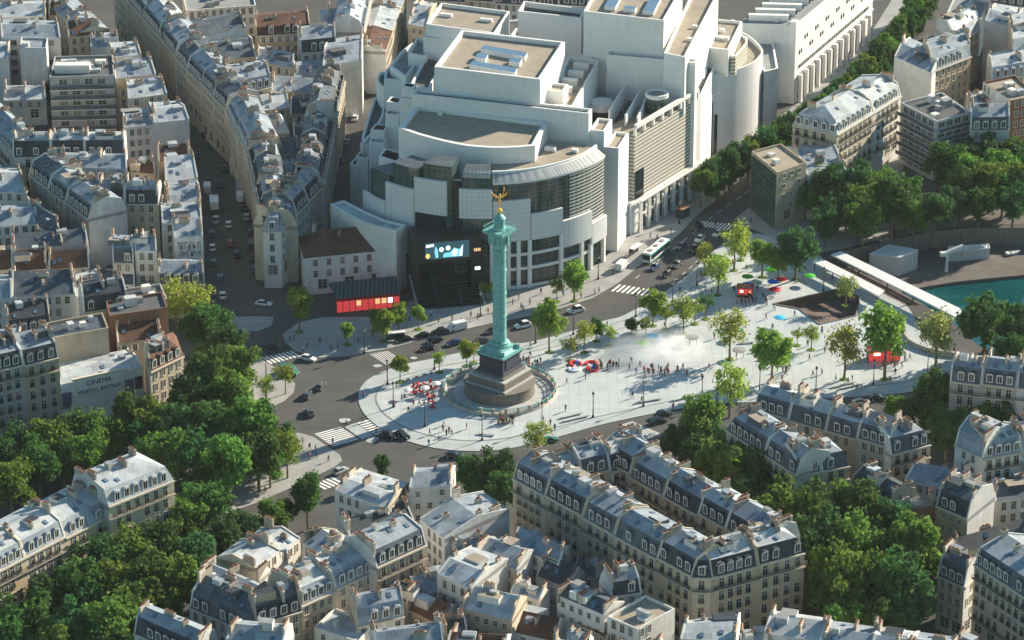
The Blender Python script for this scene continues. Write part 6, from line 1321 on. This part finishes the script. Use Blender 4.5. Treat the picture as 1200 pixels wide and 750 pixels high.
for x, y, c, k, s in ((729, 314.5, 'white', 'van', 1), (768.5, 300, 'white', 'bus', -1), (767, 315, 'blue', 'car', -1), (793, 312, 'grey', 'car', -1), (781, 323, 'black', 'car', -1), (797.6, 291, 'blue', 'car', -1), (813, 294, 'black', 'suv', -1), (820, 282, 'white', 'car', -1), (817, 268, 'black', 'suv', -1), (841, 276, 'silver', 'car', -1)): car(x, y, s*dl[0], s*dl[1], c, k, *ZL, z=.12 if (x, y) == (729, 314.5) else 0)
ZW_ = ('cars crossing the road west of the square', 'on the wide road between the crossings')
for x, y, c, k, d in ((321, 408, 'black', 'car', (1, -.3)), (361, 422, 'white', 'car', (1, -.5)), (339, 438, 'green', 'van', (1, -.6)), (375.5, 455, 'grey', 'car', (.35, 1)), (359.5, 465.5, 'grey', 'car', (.2, 1)), (362, 486, 'grey', 'car', (-.4, 1)), (456, 512.5, 'black', 'suv', (1, -.6)), (471, 512.5, 'black', 'suv', (.9, -.8)), (399, 554, 'silver', 'car', (.7, .7)), (309, 358, 'white', 'car', (1, -.2))): car(x, y, *d, c, k, *ZW_)
ZS = ('cars on the road below the square', 'on the road below the white square')
for x, y, c, k, d in ((532, 536, 'black', 'car', (1, -.1)), (777, 488, 'black', 'suv', (.9, .5)), (771, 496, 'black', 'suv', (.9, .5)), (644, 518, 'green', 'car', (1, .4)), (1029, 468.5, 'black', 'car', (1, 0)), (1009, 473.5, 'silver', 'car', (1, .1)), (948, 476, 'black', 'car', (1, .1))): car(x, y, *d, c, k, *ZS)
ZF = ('vehicles on the shaded avenue', 'on the shaded avenue'); da = along((262, 330), (250, 180))
for x, y, c, k in ((251, 243, 'white', 'truck'), (268, 265, 'white', 'car'), (243, 223, 'white', 'van'), (280.5, 223, 'silver', 'van'), (281, 234, 'white', 'van'), (273.6, 204, 'silver', 'van'), (257, 218, 'blue', 'car'), (253, 259.5, 'silver', 'suv'), (261, 348, 'white', 'car'), (270, 287, 'red', 'car'), (293, 274, 'grey', 'car'), (258, 328, 'blue', 'car'), (262, 176, 'white', 'car'), (252, 168, 'silver', 'car'), (230, 185, 'blue', 'car'), (243, 212, 'black', 'car'), (278, 300, 'black', 'car'), (262, 200, 'black', 'car'), (286, 246, 'black', 'car'), (289, 256, 'silver', 'car'), (295, 290, 'grey', 'van'), (297, 305, 'black', 'car'), (299, 318, 'blue', 'car'), (276, 192, 'grey', 'car'), (272, 182, 'black', 'car'), (268, 172, 'silver', 'car'), (246, 232, 'grey', 'car'), (248, 276, 'black', 'car'), (249, 292, 'white', 'car'), (250, 310, 'grey', 'car'), (240, 160, 'black', 'car'), (232, 148, 'silver', 'car'), (256, 158, 'white', 'car')): car(x, y, da[0], da[1], c, k, *ZF)
ZC = ('cars on the dark side street beside the opera', 'on the dark side street beside the opera'); dc_ = along((395, 200), (425, 90))
for x, y, c in ((416, 140, 'white'), (399, 190, 'grey'), (425, 112, 'black'), (406, 168, 'silver'), (421, 125, 'grey')): car(x, y, dc_[0], dc_[1], c, 'car', *ZC)
for x, y, c in ((958, 152, 'silver'), (984, 132, 'white'), (1016, 104, 'grey')): car(x, y, .45, .9, c, 'car', 'cars parked along the far avenue', 'on the far avenue past the glass-walled building')
cnt = {}; KN = dict(car='car', suv='tall car', van='van', bus='city bus', truck='box truck'); order = sorted(range(len(CARS)), key=lambda i: CARS[i][0].length); num = {}
for i in order: k = (CARS[i][2], CARS[i][3], CARS[i][4]); cnt[k] = cnt.get(k, 0)+1; num[i] = cnt[k]
PW = dict(black='black', grey='dark grey', silver='silver', white='white', red='red', blue='dark blue', green='green')
for i, (p, a, c, k, zone, where, z) in enumerate(CARS):
    v = VP[k]; key = (c, k, zone); lab = f"{'white and green' if k == 'bus' else PW[c]} {KN[k]} {where}" + (f", {ordw(num[i])} from the column" if cnt[key] > 1 else '')
    e = empty({'car': 'car', 'suv': 'car', 'van': 'van', 'bus': 'city_bus', 'truck': 'truck'}[k], Vector((p.x, p.y, z+.01)), lab, KN[k].split()[-1], zone, a)
    nb = len(v['body'].materials); inst(v['body'], 'body', e, slots={0: 'paint_'+c} if k != 'bus' else None); inst(v['glass'], 'window', e)
    for x in (-v['L']*.31, v['L']*.31):
        for y in (-v['h']+.08, v['h']-.08): inst(v['wheel'], 'wheel', e, (x, y, v['rw']))
    zt = {'car': .62, 'suv': .68, 'van': .75, 'bus': .8, 'truck': .7}[k]
    for y in (-v['h']*.62, v['h']*.62): inst(v['hl'], 'headlight', e, (v['L']/2-.03, y, zt)); inst(v['tl'], 'taillight', e, (-v['L']/2+.03, y, zt+.1))
# ---------------------------------------------------------------- street furniture
def lamp_meshes():
    a = MB(); a.rev([(.26, 0), (.24, .5), (.12, .7), (.085, 3.0), (.065, 5.6), (.12, 5.65), (.12, 5.8)], 'dark_metal', 8); b = MB(); b.rev([(.14, 5.8), (.30, 6.35)], 'lantern', 6, cap=False); b.rev([(.34, 6.35), (.2, 6.6), (.05, 6.85), (.0, 7.0)], 'dark_metal', 6, cap=False); return a.mesh('pole'), b.mesh('lantern')
LP, LL_ = lamp_meshes(); lamps = [(454, 450.4), (461, 477), (497.7, 500), (509, 433), (565, 516), (695, 489), (754, 476), (822.7, 469), (890, 460), (635, 501), (745, 371), (627.6, 402), (956, 459), (1023.5, 450.7), (1086.7, 440), (788, 357.5), (840, 471), (965, 341), (816.6, 335), (796, 262), (701, 327), (563, 370), (427, 414), (323, 505), (312, 446), (585, 428), (672, 392), (873, 300)]
lw = sorted([G(x, y, PZ) for x, y in lamps], key=lambda p: p.length)
for i, p in enumerate(lw):
    e = empty('street_lamp', Vector((p.x, p.y, .12)), f"dark street lamp with glass lantern, {ordw(i+1)} from the column", 'street lamp', 'street lamps around the square'); inst(LP, 'pole', e, scale=(1.3, 1.3, 1)); inst(LL_, 'lantern', e, scale=(1.2, 1.2, 1))
def parasol(x, y, colr, lab, r=1.55, h=2.5, grp='coloured parasols on the square'):
    p = G(x, y, PZ+h); e = empty('parasol', Vector((p.x, p.y, PZ)), lab, 'parasol', grp)
    mb = MB(); mb.rev([(r, h-.25), (r*.97, h-.2), (r*.5, h+.0), (.05, h+.15)], 'canvas_'+colr, 16, cap=False); mb.rev([(.0, h+.1), (r*.5, h-.04), (r, h-.25)], 'canvas_'+colr, 16, cap=False); inst(mb.mesh('canopy'), 'canopy', e)
    mb = MB(); mb.rev([(.35, 0), (.35, .06), (.04, .08), (.035, h+.1)], 'white_metal', 8); inst(mb.mesh('pole'), 'pole', e)
for x, y, c, l in ((876, 323, 'green', 'green parasol closest to the red parasol kiosk'), (903.6, 315, 'green', 'green parasol farthest along the square, behind the blue ones'), (949, 322, 'green', 'green parasol alone near the platform roofs'), (876, 332, 'blue', 'blue parasol above the red parasol kiosk'), (906, 329, 'blue', 'blue parasol between the red parasols'), (916, 326, 'red', 'red parasol touching the blue one under the big tree'), (908, 338, 'red', 'red parasol in front of the others'), (914, 371, 'cyan', 'sky-blue parasol beside the sunken brown court'), (765, 392.5, 'cyan', 'sky-blue parasol in the fountain mist'), (752, 400.5, 'lime', 'lime green parasol in the fountain mist'), (864, 386, 'teal', 'teal parasol beneath the tall open tree'), (841, 300, 'lime', 'lime parasol beside the avenue crossing')): parasol(x, y, c, l)
for x, y, l in ((478, 455.5, 'white parasol at the outer end of the red-chair terrace'), (498, 453.5, 'white parasol in the middle of the red-chair terrace'), (511, 448, 'white parasol closest to the column fence')): parasol(x, y, 'white', l, 1.15, 2.3, 'white parasols of the terrace')
# red lounge chairs of the terrace
ch = MB(); protobox(ch, -.34, .34, -.4, .3, .30, .42, 'canvas_red'); lo = [Vector((-.34, .28, .4)), Vector((.34, .28, .4)), Vector((.34, .4, .4)), Vector((-.34, .4, .4))]; ch.prism(lo, [p+Vector((0, .22, .55)) for p in lo], 'canvas_red'); CHM = ch.mesh('seat')
lg = MB(); [protobox(lg, x-.03, x+.03, y-.03, y+.03, 0, .3, 'dark_metal') for x in (-.3, .3) for y in (-.36, .26)]; LGM = lg.mesh('legs')
cp = [(484, 454), (487, 457), (489, 459.5), (483, 461), (492, 452.5), (497, 451), (504, 449.5), (498, 458), (506, 456), (511, 455.5), (501, 465), (505, 466.5), (508, 466), (504, 472), (509, 473), (505, 478.5), (509, 479), (493, 460)]
cw = sorted([G(x, y, PZ) for x, y in cp], key=lambda p: p.length)
for i, p in enumerate(cw):
    e = empty('lounge_chair', Vector((p.x, p.y, PZ)), f"red lounge chair on the terrace, {ordw(i+1)} from the column", 'chair', 'red lounge chairs of the terrace', rng.uniform(0, 6.28)); e.scale = (.95, .95, 1); inst(CHM, 'seat', e); inst(LGM, 'legs', e)
# red and blue ring benches
def arcb(x, y, colr, lab, a0, a1, r=1.35):
    p = G(x, y, PZ); mb = MB(); n = 14; prof = [(-.34, 0), (.34, 0), (.34, .4), (.22, .5), (-.22, .5), (-.34, .4)]
    rings = [[Vector(((r+u)*math.cos(a), (r+u)*math.sin(a), z)) for u, z in prof] for a in [a0+(a1-a0)*k/n for k in range(n+1)]]
    for A, B in zip(rings, rings[1:]):
        for k in range(6): j = (k+1) % 6; mb.face([A[k], A[j], B[j], B[k]], colr)
    mb.face(rings[0][::-1], colr); mb.face(rings[-1], colr); o = mb.obj('ring_bench', None, (0, 0, 0)); o.location = (p.x, p.y, PZ); prop(o, lab, 'bench', 'red and blue ring benches')
arcb(674, 427, 'canvas_red', 'red curved bench at the back, on the column side', -.4, 4.4); arcb(673.5, 433, 'canvas_white', 'white curved bench with blue end in front, column side', 2.7, 6.4)
arcb(693, 427, 'canvas_red', 'red curved bench at the back, on the mist side', -1.0, 3.6); arcb(694, 433, 'canvas_red', 'red curved bench in front, on the mist side', 2.2, 7.2)
for x, y, l in ((677, 425.2, 'blue seat cushion inside the back red bench'), (696.5, 431, 'blue seat cushion inside the front red bench'), (671, 434.5, 'blue seat cushion at the white bench')):
    p = G(x, y, PZ); mb = MB(); mb.rev([(.5, 0), (.55, .35), (.45, .5), (0, .52)], 'canvas_blue', 14); o = mb.obj('round_seat', None, (0, 0, 0)); o.location = (p.x, p.y, PZ); prop(o, l, 'seat', 'blue round seats')
# stone benches
for i, (x0, y0, x1, y1) in enumerate(((656, 491, 682, 485), (659, 495, 690, 488), (745, 473, 775, 468), (788, 470.5, 812, 465), (975, 455, 1002, 448.5), (984, 456.5, 1013, 450), (477, 446, 480, 445.3), (487, 442.5, 490, 441.8), (496, 440, 499, 439.4), (504, 438, 507, 437.5), (560, 509, 580, 511), (866, 403, 884, 402))):
    a, b_ = G(x0, y0, PZ), G(x1, y1, PZ); mb = MB(); mb.beam((a.x, a.y, PZ+.36), (b_.x, b_.y, PZ+.36), .7, .18, 'plaza_band'); d = (b_-a); 
    for t in (.15, .85): c = a+d*t; mb.box((c.x, c.y, PZ), (.4, .4, .3), 'curb')
    W_ = ['long pale bench below the column, column side', 'longer pale bench below the column, road side', 'pale bench at the plaza edge beside the fifth tree shadow', 'pale bench at the plaza edge above the avenue trees', 'pale bench beside the open tree near the wide red kiosk', 'pale bench closest to the road near the wide red kiosk', 'dark bench beside the terrace tree, first of four', 'dark bench beside the terrace tree, second of four', 'dark bench beside the terrace tree, third of four', 'dark bench beside the terrace tree, fourth of four', 'pale curved-edge bench in the column shadow below the fence', 'pale bench beside the big plaza tree']
    prop(mb.obj('stone_bench', None, a), W_[i], 'bench', 'stone benches on the square')
# planted shelters
for x, y, l in ((866, 410, 'low dark canopy shelter beside the open tree'), (811, 395, 'small shaded shelter at the edge of the mist')):
    p = G(x, y, PZ+2.2); e = empty('shelter', Vector((p.x, p.y, PZ)), l, 'shelter', 'small shelters on the square'); mb = MB(); mb.rev([(1.7, 2.1), (1.75, 2.25), (.3, 2.4), (0, 2.42)], 'grey_roof', 18, cap=False); mb.rev([(0, 2.08), (1.7, 2.1)], 'grey_roof', 18, cap=False); inst(mb.mesh('roof'), 'roof', e); mb = MB(); [mb.box((x2, y2, 0), (.12, .12, 2.1), 'dark_metal') for x2, y2 in ((1.1, 0), (-.6, .95), (-.6, -.95))]; inst(mb.mesh('posts'), 'posts', e)
# kiosks
def kiosk(px, w, d, h, ang, lab):
    p = G(*px, PZ); e = empty('kiosk', Vector((p.x, p.y, PZ)), lab, 'kiosk', None, ang)
    mb = MB(); protobox(mb, -w/2, w/2, .1, d, 0, h, 'dark_metal'); protobox(mb, -w/2-.2, w/2+.2, -.5, d+.2, h, h+.22, 'paint_red'); inst(mb.mesh('body'), 'body', e)
    mb = MB(); protobox(mb, -w/2+.1, w/2-.1, -.02, .1, .8 if w < 6 else .1, h-.15, 'red_lit'); inst(mb.mesh('lit_front'), 'lit_front', e)
    mb = MB(); n = 3 if w < 6 else 6
    for k in range(n+1): x = -w/2+.1+(w-.2)*k/n; protobox(mb, x-.05, x+.05, -.08, 0, 0, h, 'paint_red')
    inst(mb.mesh('frame'), 'frame', e)
    mb = MB(); protobox(mb, -w*.33, -w*.12, -.1, -.04, h*.55, h*.8, 'red_lamp'); protobox(mb, w*.22, w*.36, -.1, -.04, h*.5, h*.72, 'warm_lit'); inst(mb.mesh('lit_panel'), 'lit_panel', e)
kiosk((873, 349), 4.0, 2.4, 2.7, R(-6), 'small red-lit kiosk under the blue and green parasols'); kiosk((1036, 423.5), 8.2, 2.6, 3.0, R(5), 'wide red-lit kiosk behind the tallest tree of the square')
# bus shelter, newspaper stands
def shelter(px, lab, ang, nm='bus_shelter'):
    p = G(*px, .12); e = empty(nm, Vector((p.x, p.y, .12)), lab, 'bus shelter', 'bus shelters', ang); mb = MB(); protobox(mb, -2.4, 2.4, -.8, .8, 2.5, 2.68, 'white_metal'); inst(mb.mesh('roof'), 'roof', e); mb = MB(); protobox(mb, -2.3, 2.3, .66, .7, .2, 2.4, 'glass_dark'); inst(mb.mesh('glass_back'), 'glass_back', e); mb = MB(); [protobox(mb, x-.06, x+.06, .6, .72, 0, 2.5, 'dark_metal') for x in (-2.3, 0, 2.3)]; inst(mb.mesh('posts'), 'posts', e)
shelter((464, 400), 'white-roofed bus shelter by the dark car queue behind the column', R(12)); shelter((745, 299), 'bus shelter beside the white van and the city bus', R(58))
p = G(800, 254, .12); e = empty('metro_entrance', Vector((p.x, p.y, .12)), 'small glass metro entrance with orange-brown roof beside the opera arcade', 'metro entrance', None, R(55)); mb = MB(); protobox(mb, -1.9, 1.9, -1.2, 1.2, 2.7, 2.9, 'pot'); inst(mb.mesh('roof'), 'roof', e); mb = MB(); protobox(mb, -1.8, 1.8, -1.1, 1.1, .1, 2.6, 'glass_green'); inst(mb.mesh('glass_box'), 'glass_box', e)
# ---------------------------------------------------------------- canal side: platform roofs, white boxes, hoist, boats
def strip(name, lab, L1, L2, z, gz=0.0):
    """roof between two outlines given in pixels at height z"""
    A, B = smooth_line(GG(L1, z), 5), smooth_line(GG(L2, z), 5); e = empty(name, Vector((A[0].x, A[0].y, gz)), lab, 'platform roof', 'white platform roofs'); mb = MB(); n = len(A)
    for i in range(n-1):
        a, b_, c, d = A[i], A[i+1], B[i+1], B[i]; up = lambda p, h: Vector((p.x, p.y, h))
        mb.face([up(a, z), up(d, z), up(c, z), up(b_, z)], 'white_metal') if False else mb.face([up(a, z), up(b_, z), up(c, z), up(d, z)] if (b_-a).cross(c-a).z > 0 else [up(a, z), up(d, z), up(c, z), up(b_, z)], 'white_metal')
        mb.face([up(a, z-.4), up(b_, z-.4), up(b_, z), up(a, z)], 'white_metal'); mb.face([up(d, z-.4), up(c, z-.4), up(c, z), up(d, z)], 'grey_roof'); mb.face([up(a, z-.4), up(d, z-.4), up(c, z-.4), up(b_, z-.4)], 'grey_roof')
    mass(mb); mb.obj('roof', e)
    mb = MB()
    for i in range(0, n, 3): c = (A[i]+B[i])/2; mb.box((c.x, c.y, gz-.1), (.3, .3, z-gz-.3), 'dark_metal')
    mb.obj('posts', e)
strip('platform_roof', 'narrow pale platform roof beside the sunken court', [(952, 306.5), (990, 326), (1030, 347)], [(958, 300.5), (997, 320), (1037, 340.5)], 3.2, PZ)
strip('platform_roof', 'long white platform roof along the canal water', [(974, 298), (1024, 323), (1074, 348), (1121, 372)], [(985, 294), (1036, 318.5), (1087, 343), (1135, 366)], 3.6, PZ)
mb = MB(); A = smooth_line(GG([(958, 306), (985, 319), (1012, 333), (1040, 347), (1062, 358)]), 5); B = smooth_line(GG([(968, 300), (996, 313), (1028, 329), (1062, 347), (1080, 357)]), 5)
for i in range(len(A)-1): mb.face([(p.x, p.y, .17) for p in (A[i], A[i+1], B[i+1], B[i])], 'brown_floor')
for f_ in (.25, .4, .6, .75):
    for i in range(len(A)-1): p, q = A[i].lerp(B[i], f_), A[i+1].lerp(B[i+1], f_); mb.beam((p.x, p.y, .24), (q.x, q.y, .24), .12, .14, 'dark_metal')
prop(mb.obj('track_path'), kind='structure')
mb = MB(); w = smooth_line(GG([(1058, 392), (1066, 403), (1082, 411), (1105, 417), (1128, 419)]), 5)
for p, q in zip(w, w[1:]): mb.beam((p.x, p.y, .7), (q.x, q.y, .7), .5, 1.3, 'chimney_stone')
prop(mb.obj('parapet_wall', None, w[0]), 'low curved brown parapet wall at the canal end of the square', 'wall')
def qbox(name, lab, px, z, zb, m, cat, ribs=0):
    w = ccw(GG(px, z)); e = empty(name, Vector((w[0].x, w[0].y, zb)), lab, cat); mb = MB(); mb.poly(w, zb, z, m, 'white_metal'); mb.obj('shell', e); mb = MB()
    for i in range(4):
        a, b_ = w[i], w[(i+1) % 4]; mb.beam((a.x, a.y, z+.04), (b_.x, b_.y, z+.04), .25, .2, 'white_metal'); k = max(2, int((b_-a).length/2))
        for t in range(k): c = a.lerp(b_, (t+.5)/k); mb.box((c.x, c.y, zb), (.2, .2, z-zb-.1), 'plastic_wrap')
    mb.obj('frame', e); return e
qbox('storage_box', 'large white wrapped box on the canal quay', [(1019, 298), (1054, 302), (1076, 293), (1042, 287)], 0.4, -5, 'plastic_wrap', 'container')
qbox('storage_box', 'long low white box behind the boat hoist on the quay', [(1110, 295), (1160, 291), (1158, 286), (1112, 289.5)], -2.0, -5, 'plastic_wrap', 'container')
p = G(1109, 318, -5); e = empty('boat_hoist', Vector((p.x, p.y, -5)), 'white boat hoist with one post and an arm on the canal quay', 'hoist', None, R(15)); mb = MB(); mb.rev([(.55, 0), (.5, .4), (.38, .5), (.34, 5.5)], 'white_metal', 10); inst(mb.mesh('post'), 'post', e); mb = MB(); mb.beam((-1, 0, 5.2), (4.6, .6, 6.6), .9, .8, 'white_metal'); mb.box((-1.2, 0, 4.6), (1.6, 1.2, 1.1), 'white_metal'); inst(mb.mesh('arm'), 'arm', e); mb = MB(); mb.tube([(4.3, .55, 6.3), (4.3, .55, 4.2)], .06, 'pot'); mb.box((4.3, .55, 3.9), (.35, .2, .4), 'pot'); inst(mb.mesh('hook'), 'hook', e)
def boat(px, L, ang, lab, c='paint_white'):
    p = G(*px, -5.8); e = empty('boat', Vector((p.x, p.y, -5.85)), lab, 'boat', None, ang); mb = MB(); sec = lambda h, z0, z1: [(-h*.6, z0), (h*.6, z0), (h, z1), (-h, z1)]
    loft(mb, [(-L/2, sec(1.0, 0, .9)), (0, sec(1.2, -.1, .85)), (L*.35, sec(.8, 0, .95)), (L/2, sec(.05, .6, 1.15))], c); inst(mb.mesh('hull'), 'hull', e); mb = MB(); loft(mb, [(-L*.25, sec(.8, .85, 1.7)), (L*.1, sec(.75, .85, 1.6)), (L*.22, sec(.6, .85, 1.0))], 'glass_dark'); inst(mb.mesh('cabin'), 'cabin', e)
p = G(1187, 298, -5); e = empty('dinghy', Vector((p.x, p.y, -4.95)), 'small white dinghy on the quay at the frame edge', 'boat', None, R(20)); mb = MB(); sec = lambda h, z0, z1: [(-h*.6, z0), (h*.6, z0), (h, z1), (-h, z1)]; loft(mb, [(-2, sec(.8, .05, .7)), (0, sec(.9, 0, .65)), (1.2, sec(.6, .05, .75)), (2, sec(.05, .4, .9))], 'paint_white'); inst(mb.mesh('hull'), 'hull', e); mb = MB(); protobox(mb, -.9, -.5, -.6, .6, .6, .72, 'dark_metal'); inst(mb.mesh('thwart'), 'thwart', e)
# ---------------------------------------------------------------- fountain mist
def mist_mat():
    m = bpy.data.materials.new('mist'); m.use_nodes = True; t = m.node_tree; N = t.nodes; L = t.links; N.remove(N['Principled BSDF'])
    v = N.new('ShaderNodeVolumePrincipled'); v.inputs['Color'].default_value = (.97, .98, 1, 1); v.inputs['Anisotropy'].default_value = .1
    tc = N.new('ShaderNodeTexCoord'); ln = N.new('ShaderNodeVectorMath'); ln.operation = 'LENGTH'; L.new(tc.outputs['Object'], ln.inputs[0])
    fr = N.new('ShaderNodeMapRange'); fr.inputs[1].default_value = .05; fr.inputs[2].default_value = 1.0; fr.inputs[3].default_value = 1; fr.inputs[4].default_value = 0; L.new(ln.outputs['Value'], fr.inputs[0])
    nz = N.new('ShaderNodeTexNoise'); nz.inputs['Scale'].default_value = 4.2; nz.inputs['Detail'].default_value = 5; L.new(tc.outputs['Object'], nz.inputs['Vector'])
    nr = N.new('ShaderNodeMapRange'); nr.inputs[1].default_value = .3; nr.inputs[2].default_value = .68; nr.inputs[3].default_value = 0; nr.inputs[4].default_value = .62; L.new(nz.outputs[0], nr.inputs[0])
    mu = N.new('ShaderNodeMath'); mu.operation = 'MULTIPLY'; L.new(fr.outputs[0], mu.inputs[0]); L.new(nr.outputs[0], mu.inputs[1]); L.new(mu.outputs[0], v.inputs['Density']); L.new(v.outputs[0], N['Material Output'].inputs['Volume']); M['mist'] = m
mist_mat()
a = G(768, 413, PZ); mb = MB(); mb.rev([(1, -.02), (.97, .25), (.8, .6), (.45, .9), (0, 1)], 'mist', 24, cap=False); mb.rev([(0, -.02), (1, -.02)], 'mist', 24, cap=False); mi = mb.obj('fountain_mist', None, (0, 0, 0), weld=True); mi.location = (a.x, a.y, PZ+.1); mi.scale = (15, 12, 4.6); mi.rotation_euler.z = R(25); prop(mi, kind='stuff')
hz = MB(); lo = [Vector((x, y, -8)) for x, y in ((-1560, -1260), (1560, -1260), (1560, 1660), (-1560, 1660))]; hz.prism(lo, [p+Vector((0, 0, 400)) for p in lo], 'mist'); ho = hz.obj('haze', weld=True); prop(ho, kind='stuff')
hm_ = bpy.data.materials.new('haze'); hm_.use_nodes = True; t = hm_.node_tree; t.nodes.remove(t.nodes['Principled BSDF']); v = t.nodes.new('ShaderNodeVolumePrincipled'); v.inputs['Color'].default_value = (.93, .97, 1, 1); v.inputs['Density'].default_value = .00002; v.inputs['Anisotropy'].default_value = .2; t.links.new(v.outputs[0], t.nodes['Material Output'].inputs['Volume']); ho.data.materials.clear(); ho.data.materials.append(hm_)
bad = [(o.name, len(o['label'].split())) for o in sc.objects if o.get('label') and not 4 <= len(o['label'].replace('-', ' - ').split()) <= 99]
long_ = [o['label'] for o in sc.objects if o.get('label') and len(o['label'].split()) > 16]; print('LONG', long_[:20], len(long_))
from collections import Counter
print('DUP', [x for x in Counter(o['label'] for o in sc.objects if o.get('label') and o.get('category')).items() if x[1] > 1]); print('objects', len(sc.objects), 'people', len(PEOPLE), 'trees', len(TREES))
